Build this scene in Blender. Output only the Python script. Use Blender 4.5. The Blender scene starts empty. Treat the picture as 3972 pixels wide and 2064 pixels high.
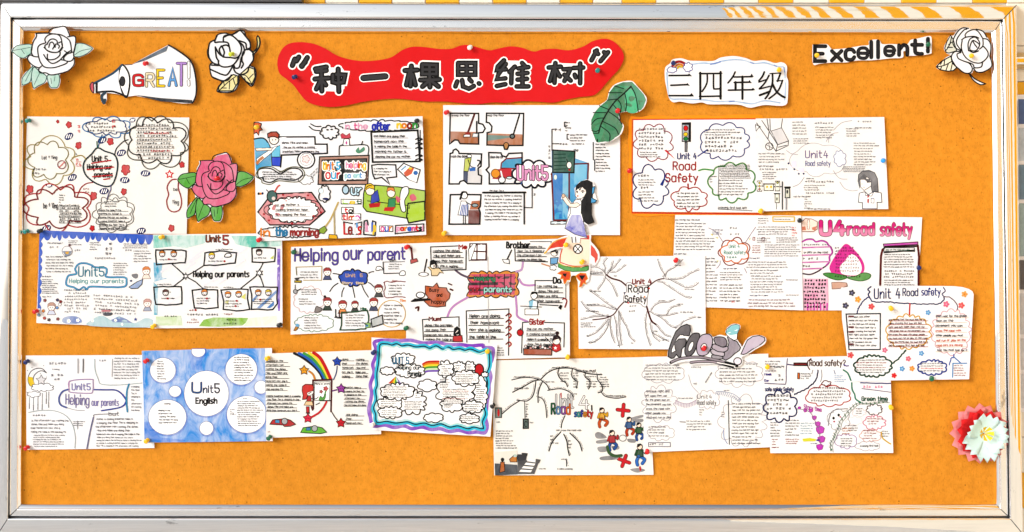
import bpy, math, random
import numpy as np
from mathutils import Vector, Matrix
from mathutils.geometry import tessellate_polygon

scene = bpy.context.scene
col = scene.collection

# ------------------------------------------------------------------ camera, world, sun, exposure
FPX = 4460.0                       # focal length in photo pixels (photo 3972 x 2064)
DIST = 2.9
PITCH = math.radians(1.3)
ZC = 1.50                          # height of the board's middle above the ground
cam = bpy.data.cameras.new('camera')
cam.sensor_fit = 'HORIZONTAL'
cam.sensor_width = 36.0
cam.lens = 36.0 * FPX / 3972.0
cam.clip_start = 0.05
cam.clip_end = 500
cam_o = bpy.data.objects.new('camera', cam)
col.objects.link(cam_o)
CAM = Vector((0, -DIST * math.cos(PITCH), ZC - DIST * math.sin(PITCH)))
cam_o.location = CAM
cam_o.rotation_euler = (math.pi / 2 + PITCH, 0, 0)
scene.camera = cam_o

SUN_EL, SUN_AZ = math.radians(20), math.radians(52)     # soft daylight from the open left side
world = bpy.data.worlds.new('World')
scene.world = world
world.use_nodes = True
wn = world.node_tree
wn.nodes.clear()
wo = wn.nodes.new('ShaderNodeOutputWorld')
bg = wn.nodes.new('ShaderNodeBackground')
sky = wn.nodes.new('ShaderNodeTexSky')
sky.sky_type = 'NISHITA'
sky.sun_disc = False
sky.sun_elevation = SUN_EL
sky.sun_rotation = math.pi + SUN_AZ
sky.dust_density = 3.0
hs = wn.nodes.new('ShaderNodeHueSaturation')             # hazy white sky
hs.inputs['Saturation'].default_value = 0.32
wn.links.new(sky.outputs[0], hs.inputs['Color'])
wn.links.new(hs.outputs[0], bg.inputs['Color'])
wn.links.new(bg.outputs[0], wo.inputs['Surface'])
bg.inputs['Strength'].default_value = 0.15

sl = bpy.data.lights.new('sun', 'SUN')
sl.energy = 1.45
sl.angle = math.radians(16)
sl.color = (1.0, 0.985, 0.965)
sun = bpy.data.objects.new('sun', sl)
col.objects.link(sun)
sd = Vector((-math.cos(SUN_EL) * math.sin(SUN_AZ), -math.cos(SUN_EL) * math.cos(SUN_AZ), math.sin(SUN_EL)))
sun.rotation_euler = sd.to_track_quat('Z', 'Y').to_euler()
sun.location = sd * 6

vs = scene.view_settings
vs.view_transform = 'Standard'
vs.look = 'None'
vs.gamma = 1
vs.use_curve_mapping = False
vs.exposure = 0.06

# ------------------------------------------------------------------ helpers
CP, SP = math.cos(PITCH), math.sin(PITCH)


def P(x, y, d=0.0):
    """photo pixel -> world point on the plane d metres in front of the board face (arrays allowed)"""
    a = (np.asarray(x, float) - 1986.0) / FPX
    b = -(np.asarray(y, float) - 1032.0) / FPX
    dy = CP - b * SP
    dz = SP + b * CP
    t = (-np.asarray(d, float) - CAM.y) / dy
    return np.stack([a * t, CAM.y + dy * t, CAM.z + dz * t], -1)


def lin(h):
    c = [int(h[i:i + 2], 16) / 255 for i in (0, 2, 4)]
    return tuple(v / 12.92 if v <= 0.04045 else ((v + 0.055) / 1.055) ** 2.4 for v in c)


PAL = dict(K='0c0c0e', D='2c2c33', d='5d5d68', j='43434c', G='8a8a90', W='ffffff', R='d8131d', r='8e1414', P='e8569a', p='f3a9cf', M='cf1fb4',
           O='ee8a1c', o='d9541a', Y='f6d321', y='f3e58a', g='2f9a3a', e='0f5d3a', l='9ad42a', m='a9dccb', t='1f7d78',
           B='1f5fd0', b='64a8ee', N='15205f', c='37b4ea', q='a8e6ee', V='6a35c4', v='b98fe0', S='f2d2b4', s='b5651d',
           w='e9ecf4', T='c9824f', H='d9d9dd', Z='b9b4bf', L='dccbe0', X='6f6a70', C='f5e6c8', z='d7f3f0')
LIN = {k: lin(v) for k, v in PAL.items()}


def colour(c):
    v = LIN[c] if c in LIN else lin(c)
    return v if min(v) > 0.55 else tuple(0.78 * q for q in v)


def nodes_of(name):
    m = bpy.data.materials.new(name)
    m.use_nodes = True
    nt = m.node_tree
    return m, nt, nt.nodes['Principled BSDF']


def noise(nt, scale, detail=4, stretch=(1, 1, 1), rough=0.6):
    tc = nt.nodes.new('ShaderNodeTexCoord')
    mp = nt.nodes.new('ShaderNodeMapping')
    mp.inputs['Scale'].default_value = stretch
    n = nt.nodes.new('ShaderNodeTexNoise')
    n.inputs['Scale'].default_value = scale
    n.inputs['Detail'].default_value = detail
    n.inputs['Roughness'].default_value = rough
    nt.links.new(tc.outputs['Object'], mp.inputs['Vector'])
    nt.links.new(mp.outputs[0], n.inputs['Vector'])
    return n


def ramp(nt, src, stops):
    r = nt.nodes.new('ShaderNodeValToRGB')
    while len(r.color_ramp.elements) < len(stops):
        r.color_ramp.elements.new(0.5)
    for e, (p, c) in zip(r.color_ramp.elements, stops):
        e.position = p
        e.color = (*c, 1) if len(c) == 3 else c
    nt.links.new(src, r.inputs['Fac'])
    return r


def bump(nt, bsdf, src, strength, dist):
    b = nt.nodes.new('ShaderNodeBump')
    b.inputs['Strength'].default_value = strength
    b.inputs['Distance'].default_value = dist
    nt.links.new(src, b.inputs['Height'])
    nt.links.new(b.outputs[0], bsdf.inputs['Normal'])


def mat_paper(name, c, var=0.03):
    m, nt, b = nodes_of(name)
    n = noise(nt, 6, 5)
    lo = tuple(max(0, v - var * 1.6) for v in c)
    r = ramp(nt, n.outputs['Fac'], [(0.35, lo), (0.6, c)])
    nt.links.new(r.outputs[0], b.inputs['Base Color'])
    b.inputs['Roughness'].default_value = 0.75
    b.inputs['Specular IOR Level'].default_value = 0.25
    n2 = noise(nt, 9, 4)
    bump(nt, b, n2.outputs['Fac'], 0.5, 0.007)
    return m


def mat_plain(name, c, rough=0.5, spec=0.5, var=0.0):
    m, nt, b = nodes_of(name)
    b.inputs['Base Color'].default_value = (*c, 1)
    if var:
        n = noise(nt, 40, 4)
        lo = tuple(v * (1 - var) for v in c)
        r = ramp(nt, n.outputs['Fac'], [(0.3, lo), (0.65, c)])
        nt.links.new(r.outputs[0], b.inputs['Base Color'])
    b.inputs['Roughness'].default_value = rough
    b.inputs['Specular IOR Level'].default_value = spec
    return m


def mat_ink():
    m, nt, b = nodes_of('ink')
    at = nt.nodes.new('ShaderNodeAttribute')
    at.attribute_name = 'ink'
    n = noise(nt, 26, 6, (1.0, 1.0, 0.5), 0.68)
    n.inputs['Distortion'].default_value = 0.9
    r = ramp(nt, n.outputs['Fac'], [(0.36, (0, 0, 0)), (0.66, (1, 1, 1))])
    mul = nt.nodes.new('ShaderNodeMath')
    mul.operation = 'MULTIPLY'
    nt.links.new(r.outputs[0], mul.inputs[0])
    nt.links.new(at.outputs['Alpha'], mul.inputs[1])
    mix = nt.nodes.new('ShaderNodeMixRGB')
    mix.inputs['Color2'].default_value = (0.86, 0.87, 0.9, 1)
    nt.links.new(mul.outputs[0], mix.inputs['Fac'])
    nt.links.new(at.outputs['Color'], mix.inputs['Color1'])
    nt.links.new(mix.outputs[0], b.inputs['Base Color'])
    b.inputs['Roughness'].default_value = 0.7
    b.inputs['Specular IOR Level'].default_value = 0.2
    return m


INK = mat_ink()
PAPER = {'white': mat_paper('white paper', (0.84, 0.85, 0.88)), 'cream': mat_paper('cream paper', (0.83, 0.825, 0.80)),
         'soft': mat_paper('drawing paper', (0.84, 0.845, 0.85)), 'red': mat_paper('red card', (0.62, 0.004, 0.008), 0.004),
         'orange': mat_paper('orange card', (0.90, 0.27, 0.006), 0.012), 'pink': mat_paper('pink paper', (0.75, 0.24, 0.25), 0.03)}


def link_mesh(name, verts, faces, mat, parent=None, smooth=False, origin=(0, 0, 0)):
    me = bpy.data.meshes.new(name)
    me.from_pydata([tuple(v) for v in verts], [], faces)
    me.materials.append(mat)
    if smooth:
        me.polygons.foreach_set('use_smooth', [True] * len(me.polygons))
    me.update()
    o = bpy.data.objects.new(name, me)
    col.objects.link(o)
    if parent is not None:
        o.parent = parent
    return o


def tag(o, label=None, cat=None, group=None, kind=None):
    if label: o['label'] = label
    if cat: o['category'] = cat
    if group: o['group'] = group
    if kind: o['kind'] = kind
    return o


def empty(name, loc, label, cat, group=None):
    o = bpy.data.objects.new(name, None)
    o.empty_display_size = 0.02
    o.location = loc
    col.objects.link(o)
    return tag(o, label, cat, group)


def catmull(p, closed, n=5):
    m = len(p)
    if m < 3:
        return p
    out = []
    rng = range(m) if closed else range(m - 1)
    for i in rng:
        if closed:
            a, b, c, d = p[i - 1], p[i], p[(i + 1) % m], p[(i + 2) % m]
        else:
            a, b, c, d = p[max(i - 1, 0)], p[i], p[i + 1], p[min(i + 2, m - 1)]
        for k in range(n):
            t = k / n
            t2, t3 = t * t, t * t * t
            out.append((0.5 * (2 * b[0] + (c[0] - a[0]) * t + (2 * a[0] - 5 * b[0] + 4 * c[0] - d[0]) * t2 + (3 * b[0] - a[0] - 3 * c[0] + d[0]) * t3),
                        0.5 * (2 * b[1] + (c[1] - a[1]) * t + (2 * a[1] - 5 * b[1] + 4 * c[1] - d[1]) * t2 + (3 * b[1] - a[1] - 3 * c[1] + d[1]) * t3)))
    if not closed:
        out.append(p[-1])
    return out


def resample(p, closed, step):
    q = []
    n = len(p)
    for i in range(n if closed else n - 1):
        a, b = p[i], p[(i + 1) % n]
        k = max(1, int(math.hypot(b[0] - a[0], b[1] - a[1]) / step))
        for j in range(k):
            t = j / k
            q.append((a[0] + (b[0] - a[0]) * t, a[1] + (b[1] - a[1]) * t))
    if not closed:
        q.append(p[-1])
    return q


def split_tris(tris, lmax):
    out = []
    st = list(tris)
    l2 = lmax * lmax
    while st:
        a, b, c = st.pop()
        ab = (a[0] - b[0]) ** 2 + (a[1] - b[1]) ** 2
        bc = (b[0] - c[0]) ** 2 + (b[1] - c[1]) ** 2
        ca = (c[0] - a[0]) ** 2 + (c[1] - a[1]) ** 2
        m = max(ab, bc, ca)
        if m <= l2:
            out.append((a, b, c))
            continue
        if m == ab:
            pass
        elif m == bc:
            a, b, c = b, c, a
        else:
            a, b, c = c, a, b
        d = ((a[0] + b[0]) / 2, (a[1] + b[1]) / 2)
        st.append((a, d, c))
        st.append((d, b, c))
    return out


# single-line alphabet: each stroke is a row of xy digits (base line 2, x-height 6, capitals 8); '~' marks a curve
GL = {
    'a': '~45 36 16 05 03 12 32 43|46 42', 'b': '08 02|~05 16 36 45 43 32 12 03', 'c': '~45 36 16 05 03 12 32 43',
    'd': '~45 36 16 05 03 12 32 43|48 42', 'e': '~04 44 45 36 16 05 03 12 32 43', 'f': '~37 28 17 15 12|05 35',
    'g': '~45 36 16 05 03 12 32 43|~46 42 41 30 10 01', 'h': '08 02|~04 15 26 36 45 42', 'i': '06 02|07 08',
    'j': '~26 22 21 10 00|27 28', 'k': '08 02|36 04 32', 'l': '08 02', 'm': '06 02|~04 15 26 35 32|~34 45 56 65 62',
    'n': '06 02|~04 15 26 36 45 42', 'o': '~26 16 05 03 12 32 43 45 36 26', 'p': '06 00|~05 16 36 45 43 32 12 03',
    'q': '46 40|~45 36 16 05 03 12 32 43', 'r': '06 02|~04 15 26 36', 's': '~36 16 05 14 24 33 22 02', 't': '~18 13 22 32|06 36',
    'u': '~06 03 12 32 43|46 42', 'v': '06 22 46', 'w': '06 12 36 52 66', 'x': '06 42|46 02', 'y': '06 23|46 10', 'z': '06 46 02 42',
    'A': '02 28 42|14 34', 'B': '02 08|~08 28 37 36 25 05|~05 35 44 43 32 02', 'C': '~47 38 18 07 03 12 32 43',
    'D': '08 02|~08 28 47 43 22 02', 'E': '48 08 02 42|05 35', 'F': '48 08 02|05 35', 'G': '~47 38 18 07 03 12 32 43|25 45 42',
    'H': '08 02|48 42|05 45', 'I': '08 02', 'J': '~48 43 32 12 03', 'K': '08 02|48 05 42', 'L': '08 02 42', 'M': '02 08 35 68 62',
    'N': '02 08 42 48', 'O': '~28 18 07 03 12 32 43 47 38 28', 'P': '02 08|~08 38 47 46 35 05', 'R': '02 08|~08 38 47 46 35 05|25 42',
    'S': '~47 38 18 07 06 15 35 44 43 32 12 03', 'T': '08 48|28 22', 'U': '~08 03 12 32 43 48', 'V': '08 22 48', 'W': '08 12 36 52 68',
    'Y': '08 25 48|25 22', 'Z': '08 48 02 42', '1': '07 18 12', '2': '~07 18 38 47 46 02|02 42', '3': '~07 18 38 47 36 25|~25 44 43 32 12 03',
    '4': '28 04 44|36 32', '5': '48 08 05|~05 35 44 43 32 12 03', '6': '~38 18 06 03 12 32 43 44 35 15 04', '7': '08 48 12',
    '8': '~25 16 17 28 37 36 25 03 12 32 43 25', '9': '~46 35 15 06 07 18 38 47 46 32', '!': '08 04|03 02', '?': '~07 18 38 47 46 25 24|23 22',
    '.': '02 03', ',': '12 01', ':': '03 04|05 06', "'": '08 06', '"': '08 06|28 26', '+': '24 28|06 46', '-': '04 34',
}
GLYPH = {}
for ch, spec in GL.items():
    ss = []
    for s in spec.split('|'):
        sm = s[0] == '~'
        ss.append((sm, [(int(q[0]), int(q[1])) for q in s.lstrip('~').split()]))
    GLYPH[ch] = (ss, max(p[0] for _, st in ss for p in st))
U5 = ('In the morning my father is cleaning the car my mother is cooking breakfast Helen is sweeping the floor Tim is sleeping '
      'in the afternoon I am washing the dishes Mike and Helen are doing their homework now she is making the table').split()
U4 = ('You must look for a zebra crossing first look left look right and left again then wait for the green man on the pavement '
      'you can cross the road with other people you must not run or play on the road cars are moving fast').split()


def nums(s):
    if isinstance(s, str):
        v = [float(t) for t in s.split()]
        return list(zip(v[0::2], v[1::2]))
    return list(s)


PEN = 1.6
LV = 1.35


class Sheet:
    """a sheet of paper (or a cut-out) pinned to the board, with what is drawn on it"""
    count = 0

    def __init__(self, name, label, cat, outline, level, paper='white', curl=0.8, lifts=(0, 0, 0, 0), group=None, thick=0.3,
                 quad=True, smooth=False, hfun=None):
        Sheet.count += 1
        self.rng = random.Random(100 + Sheet.count)
        self.level = level * LV
        self.curl = curl * 1.3
        self.slant = self.rng.uniform(-0.08, 0.26)
        self.lifts = lifts
        self.hf = hfun
        pts = nums(outline)
        if smooth:
            pts = catmull(pts, True, 6)
        xs = [p[0] for p in pts]
        ys = [p[1] for p in pts]
        self.bb = (min(xs), min(ys), max(xs), max(ys))
        r = self.rng
        self.ph = [r.uniform(0, 6.28) for _ in range(4)]
        self.fr = [r.uniform(0.6, 1.1), r.uniform(0.5, 1.0), r.uniform(1.2, 2.0)]
        cx, cy = (self.bb[0] + self.bb[2]) / 2, (self.bb[1] + self.bb[3]) / 2
        self.base = P(cx, cy, 0.0)
        self.root = empty(name, tuple(self.base), label, cat, group)
        self.parts = {}
        self.cur = 'drawing'
        self.k = 0
        self.gid = 0
        self.ops = {}
        self.vx = (0, 0, 1.0)
        self.make_paper(pts, quad, PAPER[paper], thick / 1000)

    def h(self, x, y):
        x0, y0, x1, y1 = self.bb
        u = (x - x0) / (x1 - x0)
        v = (y - y0) / (y1 - y0)
        if self.hf is not None:
            return self.hf(u, v) * LV / 1000
        a = self.curl
        z = a * (np.sin(6.28 * self.fr[0] * u + self.ph[0]) * 0.5 + np.sin(6.28 * self.fr[1] * v + self.ph[1]) * 0.35
                 + 0.25 * np.sin(6.28 * self.fr[2] * (u + v) + self.ph[2]))
        for (cu, cv), l in zip(((0, 0), (1, 0), (1, 1), (0, 1)), self.lifts):
            if l:
                z = z + l * np.clip(1 - np.hypot((u - cu), (v - cv)) / 0.55, 0, 1) ** 2
        return (self.level + z) / 1000

    def make_paper(self, pts, quad, mat, th):
        if quad:
            nx = max(4, int((self.bb[2] - self.bb[0]) / 26))
            ny = max(4, int((self.bb[3] - self.bb[1]) / 26))
            a, b, c, d = [np.array(p) for p in pts]
            g = []
            for j in range(ny + 1):
                v = j / ny
                for i in range(nx + 1):
                    u = i / nx
                    q = (a * (1 - u) + b * u) * (1 - v) + (d * (1 - u) + c * u) * v
                    g.append(q)
            g = np.array(g)
            faces = []
            for j in range(ny):
                for i in range(nx):
                    k = j * (nx + 1) + i
                    faces.append((k, k + nx + 1, k + nx + 2, k + 1))
            loop = [i for i in range(nx + 1)] + [j * (nx + 1) + nx for j in range(1, ny + 1)] \
                + [ny * (nx + 1) + i for i in range(nx - 1, -1, -1)] + [j * (nx + 1) for j in range(ny - 1, 0, -1)]
        else:
            pts = resample(pts, True, 24)
            tri = tessellate_polygon([[Vector((p[0], p[1], 0)) for p in pts]])
            tl = split_tris([(pts[i], pts[j], pts[k]) for i, j, k in tri], 34)
            idx = {}
            g = []

            def vid(p):
                key = (round(p[0], 3), round(p[1], 3))
                if key not in idx:
                    idx[key] = len(g)
                    g.append(p)
                return idx[key]
            faces = []
            for t in tl:
                f = [vid(p) for p in t]
                ar = sum(g[f[i]][0] * g[f[(i + 1) % 3]][1] - g[f[(i + 1) % 3]][0] * g[f[i]][1] for i in range(3))
                faces.append(tuple(f) if ar < 0 else tuple(reversed(f)))
            g = np.array(g)
            eds = {}
            for f in faces:
                for i in range(3):
                    e = (f[i], f[(i + 1) % 3])
                    eds[e] = 1
            loop = None
            bd = [e for e in eds if (e[1], e[0]) not in eds]
        d = self.h(g[:, 0], g[:, 1])
        front = P(g[:, 0], g[:, 1], d) - self.base
        back = P(g[:, 0], g[:, 1], d - th) - self.base
        n = len(g)
        verts = np.concatenate([front, back])
        fc = list(faces) + [tuple(i + n for i in reversed(f)) for f in faces]
        if loop is not None:
            m = len(loop)
            fc += [(loop[i], loop[(i + 1) % m], loop[(i + 1) % m] + n, loop[i] + n) for i in range(m)]
        else:
            fc += [(b, a, a + n, b + n) for a, b in bd]
        link_mesh('paper', verts, fc, mat, self.root, False)

    # ---- view and parts
    def v(self, x0, y0, s):
        self.vx = (x0, y0, s)
        return self

    def part(self, name):
        self.cur = name
        return self

    def _t(self, pts):
        x0, y0, s = self.vx
        return [(x0 + p[0] / s, y0 + p[1] / s) for p in nums(pts)]

    def _bucket(self):
        return self.parts.setdefault(self.cur, ([], [], []))

    def _add(self, vs_, fs_, c, wash, sub=0):
        V, Fc, Cc = self._bucket()
        o = len(V)
        k = self.k + sub
        self.ops.setdefault(self.cur, []).append((self.gid, len(V), len(V) + len(vs_), len(Fc), len(Fc) + len(fs_)))
        V.extend((p[0], p[1], k) for p in vs_)
        Fc.extend(tuple(i + o for i in f) for f in fs_)
        cc = (*colour(c), wash)
        Cc.extend([cc] * len(vs_))

    def _ribbon(self, p, w, c, closed, cap, wash=0.0, sub=0, taper=None):
        q = [p[0]]
        for a in p[1:]:
            if abs(a[0] - q[-1][0]) + abs(a[1] - q[-1][1]) > 0.05:
                q.append(a)
        if closed and len(q) > 2 and abs(q[0][0] - q[-1][0]) + abs(q[0][1] - q[-1][1]) < 0.05:
            q.pop()
        n = len(q)
        if n < 2:
            q = [q[0], (q[0][0] + 0.5, q[0][1] + 0.5)]
            n = 2
            closed = False
        vs_, fs_ = [], []
        hw = w / 2
        for i in range(n):
            a = q[i - 1] if (closed or i > 0) else q[i]
            b = q[(i + 1) % n] if (closed or i < n - 1) else q[i]
            c0 = q[i]
            d1 = (c0[0] - a[0], c0[1] - a[1])
            d2 = (b[0] - c0[0], b[1] - c0[1])
            l1 = math.hypot(*d1) or 1
            l2 = math.hypot(*d2) or 1
            d1 = (d1[0] / l1, d1[1] / l1)
            d2 = (d2[0] / l2, d2[1] / l2)
            tx, ty = d1[0] + d2[0], d1[1] + d2[1]
            tl = math.hypot(tx, ty)
            if tl < 0.3:
                tx, ty = d1 if (d1[0] or d1[1]) else d2
                f = 1.0
            else:
                tx, ty = tx / tl, ty / tl
                f = min(1.5, 2 / tl) if 0 < i < n - 1 or closed else 1.0
            ww = hw * f
            if taper:
                ww *= taper[0] + (taper[1] - taper[0]) * i / (n - 1)
            vs_.append((c0[0] - ty * ww, c0[1] + tx * ww))
            vs_.append((c0[0] + ty * ww, c0[1] - tx * ww))
        m = n if closed else n - 1
        for i in range(m):
            j = (i + 1) % n
            fs_.append((2 * i, 2 * i + 1, 2 * j + 1, 2 * j))
        if cap and not closed:
            for end, nb in ((0, 1), (n - 1, n - 2)):
                e = q[end]
                dx, dy = e[0] - q[nb][0], e[1] - q[nb][1]
                l = math.hypot(dx, dy) or 1
                an = math.atan2(dy, dx)
                hh = hw * (taper[0 if end == 0 else 1] if taper else 1)
                o = len(vs_)
                ks = 5
                for k in range(ks + 1):
                    t = an - math.pi / 2 + math.pi * k / ks
                    vs_.append((e[0] + math.cos(t) * hh, e[1] + math.sin(t) * hh))
                fs_.append(tuple(range(o, o + ks + 1)))
        self._add(vs_, fs_, c, wash, sub)

    # ---- drawing
    def L(self, pts, c='K', w=6, smooth=True, closed=False, wash=0.0, jit=0.0, taper=None):
        s = self.vx[2]
        w = w * PEN if w < 14 else w
        self.gid += 1
        p = self._t(pts)
        if smooth and len(p) > 2:
            p = catmull(p, closed, 5)
        p = resample(p, closed, 18)
        if jit:
            p = [(a + self.rng.uniform(-jit, jit) / s, b + self.rng.uniform(-jit, jit) / s) for a, b in p]
        self.k += 1
        self._ribbon(p, w / s, c, closed, w / s > 2.2, wash, 0, taper)
        return self

    def F(self, pts, c='W', smooth=False, wash=0.0, out=None, ow=5):
        p = self._t(pts)
        if smooth:
            p = catmull(p, True, 5)
        self.k += 1
        self.gid += 1
        tri = tessellate_polygon([[Vector((a, b, 0)) for a, b in p]])
        tl = split_tris([(p[i], p[j], p[k]) for i, j, k in tri], 40)
        vs_ = [q for t in tl for q in t]
        fs_ = [(3 * i, 3 * i + 1, 3 * i + 2) for i in range(len(tl))]
        self._add(vs_, fs_, c, wash)
        if out:
            self.k += 1
            ow = ow * PEN if ow < 14 else ow
            self._ribbon(resample(p, True, 18), ow / self.vx[2], out, True, False)
        return self

    def E(self, cx, cy, rx, ry=None, c='K', out=None, ow=5, rot=0, wash=0.0):
        ry = ry or rx
        n = 20 if rx / self.vx[2] > 6 else 12
        ca, sa = math.cos(rot), math.sin(rot)
        pts = [(cx + rx * math.cos(t) * ca - ry * math.sin(t) * sa, cy + rx * math.cos(t) * sa + ry * math.sin(t) * ca)
               for t in [6.2832 * i / n for i in range(n)]]
        if c:
            return self.F(pts, c, False, wash, out, ow)
        return self.L(pts, out or 'K', ow, True, True)

    def bumpy(self, pts, n, b, ph=0.0):
        """scalloped version of a closed outline"""
        p = resample(catmull(nums(pts), True, 8), True, 3)
        m = len(p)
        cx = sum(a for a, _ in p) / m
        cy = sum(q for _, q in p) / m
        out = []
        ws = [self.rng.uniform(0.6, 1.4) for _ in range(n)]
        tot = sum(ws)
        cut = [0.0]
        for q in ws:
            cut.append(cut[-1] + q / tot)
        amp = [self.rng.uniform(0.75, 1.25) for _ in range(n)]
        for i in range(0, m, max(1, m // (n * 9))):
            f = (i / m + ph / n) % 1.0
            j = max(k for k in range(n) if cut[k] <= f + 1e-9)
            t = abs(math.sin(math.pi * (f - cut[j]) / (cut[j + 1] - cut[j]))) * amp[j]
            a, q = p[i]
            dx, dy = a - cx, q - cy
            l = math.hypot(dx, dy) or 1
            out.append((a + dx / l * b * (t - 0.5), q + dy / l * b * (t - 0.5)))
        return out

    def C(self, cx, cy, rx, ry, n=9, c='K', w=5, b=None, fill=None, ph=0.0, wash=0.0):
        el = [(cx + rx * math.cos(t), cy + ry * math.sin(t)) for t in [6.2832 * i / 16 for i in range(16)]]
        pts = self.bumpy(el, n, b if b is not None else min(rx, ry) * 0.28, ph)
        if fill:
            self.F(pts, fill, False, wash)
        if w:
            self.L(pts, c, w, False, True)
        return self

    def star(self, cx, cy, r, n=5, inner=0.45, c='R', out='K', ow=4, rot=-1.57):
        pts = []
        for i in range(2 * n):
            a = rot + math.pi * i / n
            q = r if i % 2 == 0 else r * inner
            pts.append((cx + q * math.cos(a), cy + q * math.sin(a)))
        return self.F(pts, c, False, 0, out, ow)

    def flower(self, cx, cy, r, c, mid=None, out=None):
        pts = []
        for i in range(30):
            a = 6.2832 * i / 30
            q = r * (0.62 + 0.38 * abs(math.cos(2.5 * a)))
            pts.append((cx + q * math.cos(a), cy + q * math.sin(a)))
        self.F(pts, c, False, 0.15, out, 3)
        if mid:
            self.E(cx, cy, r * 0.25, c=mid)
        return self

    def rect(self, x0, y0, x1, y1, c=None, out='K', ow=5, wash=0.0):
        p = [(x0, y0), (x1, y0), (x1, y1), (x0, y1)]
        if c:
            self.F(p, c, False, wash)
        if out:
            self.L(p, out, ow, False, True, jit=1.5)
        return self

    def T(self, s, x0, y0, x1, y1, c='K', w=8, over=None, ow=None, dy=0, wob=0.25, cols=None, gap=2.0, wash=0.0, low=None):
        """lettering fitted into a box; over/ow: a second, narrower stroke laid on the first"""
        lay = []
        x = 0.0
        top, bot = -9, 99
        for ch in s:
            if ch == ' ':
                x += 3.6
                continue
            if ch not in GLYPH:
                continue
            ss, wd = GLYPH[ch]
            lay.append((x, ss, ch))
            ys = [p[1] for _, st in ss for p in st]
            top = max(top, max(ys))
            bot = min(bot, min(ys))
            x += wd + gap
        x -= gap
        sx = (x1 - x0) / max(x, 1)
        sy = (y1 - y0) / max(top - bot, 1)
        S = self.vx[2]
        small = abs(sy) / S < 1.6
        r = self.rng
        paths = []
        for gi, (gx, ss, ch) in enumerate(lay):
            jx, jy, js = r.uniform(-wob, wob) * 0.5, r.uniform(-wob, wob) * 0.5, 1 + r.uniform(-wob, wob) * 0.12
            for sm, st in ss:
                pp = []
                for (a, b) in st:
                    a2 = gx + jx + a * js + r.uniform(-wob, wob) * 0.3
                    b2 = (b - 4) * js + 4 + jy + r.uniform(-wob, wob) * 0.3
                    px = x0 + a2 * sx
                    pp.append((px, y1 - (b2 - bot) * sy + dy * (px - x0) / max(1, x1 - x0)))
                p = self._t(pp)
                if sm:
                    p = catmull(p, False, 2 if small else 4)
                paths.append((p, (cols[gi % len(cols)] if cols else c)))
        self.k += 1
        self.gid += 1
        for i, (p, cc) in enumerate(paths):
            self._ribbon(p, w / S, c if over or (cols and ow) else cc, False, w / S > 2.2, wash, (i % 4) * 0.5)
        self.k += 2
        if ow:
            V, _, Cc = self._bucket()
            st = len(Cc)
            for i, (p, cc) in enumerate(paths):
                if low:
                    p = resample(p, False, 8)
                self._ribbon(p, ow / S, cc if cols else over, False, True, wash, (i % 4) * 0.5)
            self.k += 2
            if low:
                (_, ya), (_, yb) = self._t([(0, y0), (0, y1)])
                lc = colour(low)
                for i in range(st, len(Cc)):
                    t = min(1, max(0, ((V[i][1] - ya) / (yb - ya) - 0.45) * 5))
                    Cc[i] = tuple(Cc[i][j] * (1 - t) + lc[j] * t for j in range(3)) + (Cc[i][3],)
        return self

    def line(self, words, x, y, x1, xh, c, w, slope=0.0):
        """a run of small handwriting from x to at most x1 (x-height xh)"""
        S = self.vx[2]
        u = xh / 4.0
        r = self.rng
        i = 0
        first = True
        while words:
            wd = words[0]
            ln = sum(GLYPH[ch][1] + 1.7 for ch in wd if ch in GLYPH) * u * 0.74
            if x + ln > x1 and not first:
                break
            words.pop(0)
            first = False
            yb = y + r.uniform(-0.2, 0.2) * xh
            for ch in wd:
                if ch not in GLYPH:
                    continue
                ss, gw = GLYPH[ch]
                for sm, st in ss:
                    pp = [(x + (a + self.slant * (b - 2) + r.uniform(-.4, .4)) * u * 0.74, yb - (b - 2 + r.uniform(-.3, .3)) * u + slope * x) for a, b in st]
                    self._ribbon(self._t(pp), w / S, c, False, False, 0, (i % 4) * 0.4)
                    i += 1
                x += (gw + 1.7) * u * 0.74
            x += 3.2 * u
        return x

    def PA(self, x0, y0, x1, y1, n, c='K', src=U5, w=None, ul=None, ulw=2.5, rag=0.25, slope=0.0, xh=0.31, cols=None):
        """a block of n lines of small handwriting"""
        if not ul and n > 1:
            n = int(round(n * 1.3))
        pitch = (y1 - y0) / n
        self.k += 1
        r = self.rng
        words = []
        off = r.randrange(len(src))
        base = src[off:] + src[:off]
        for i in range(n):
            if len(words) < 14:
                words = words + list(base)
            yb = y0 + pitch * (i + 0.75)
            xe = x1 - (x1 - x0) * r.uniform(0, rag)
            cc = cols[i % len(cols)] if cols else c
            self.line(words, x0 + r.uniform(0, 0.05) * (x1 - x0), yb, xe, pitch * xh * r.uniform(.88, 1.1), cc, w or max(2.9, pitch * 0.085), slope)
            if ul:
                self.L([(x0, yb + pitch * 0.16 + slope * x0), (xe, yb + pitch * 0.14 + slope * xe)], ul, ulw, False)
        self.k += 2
        return self

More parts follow.
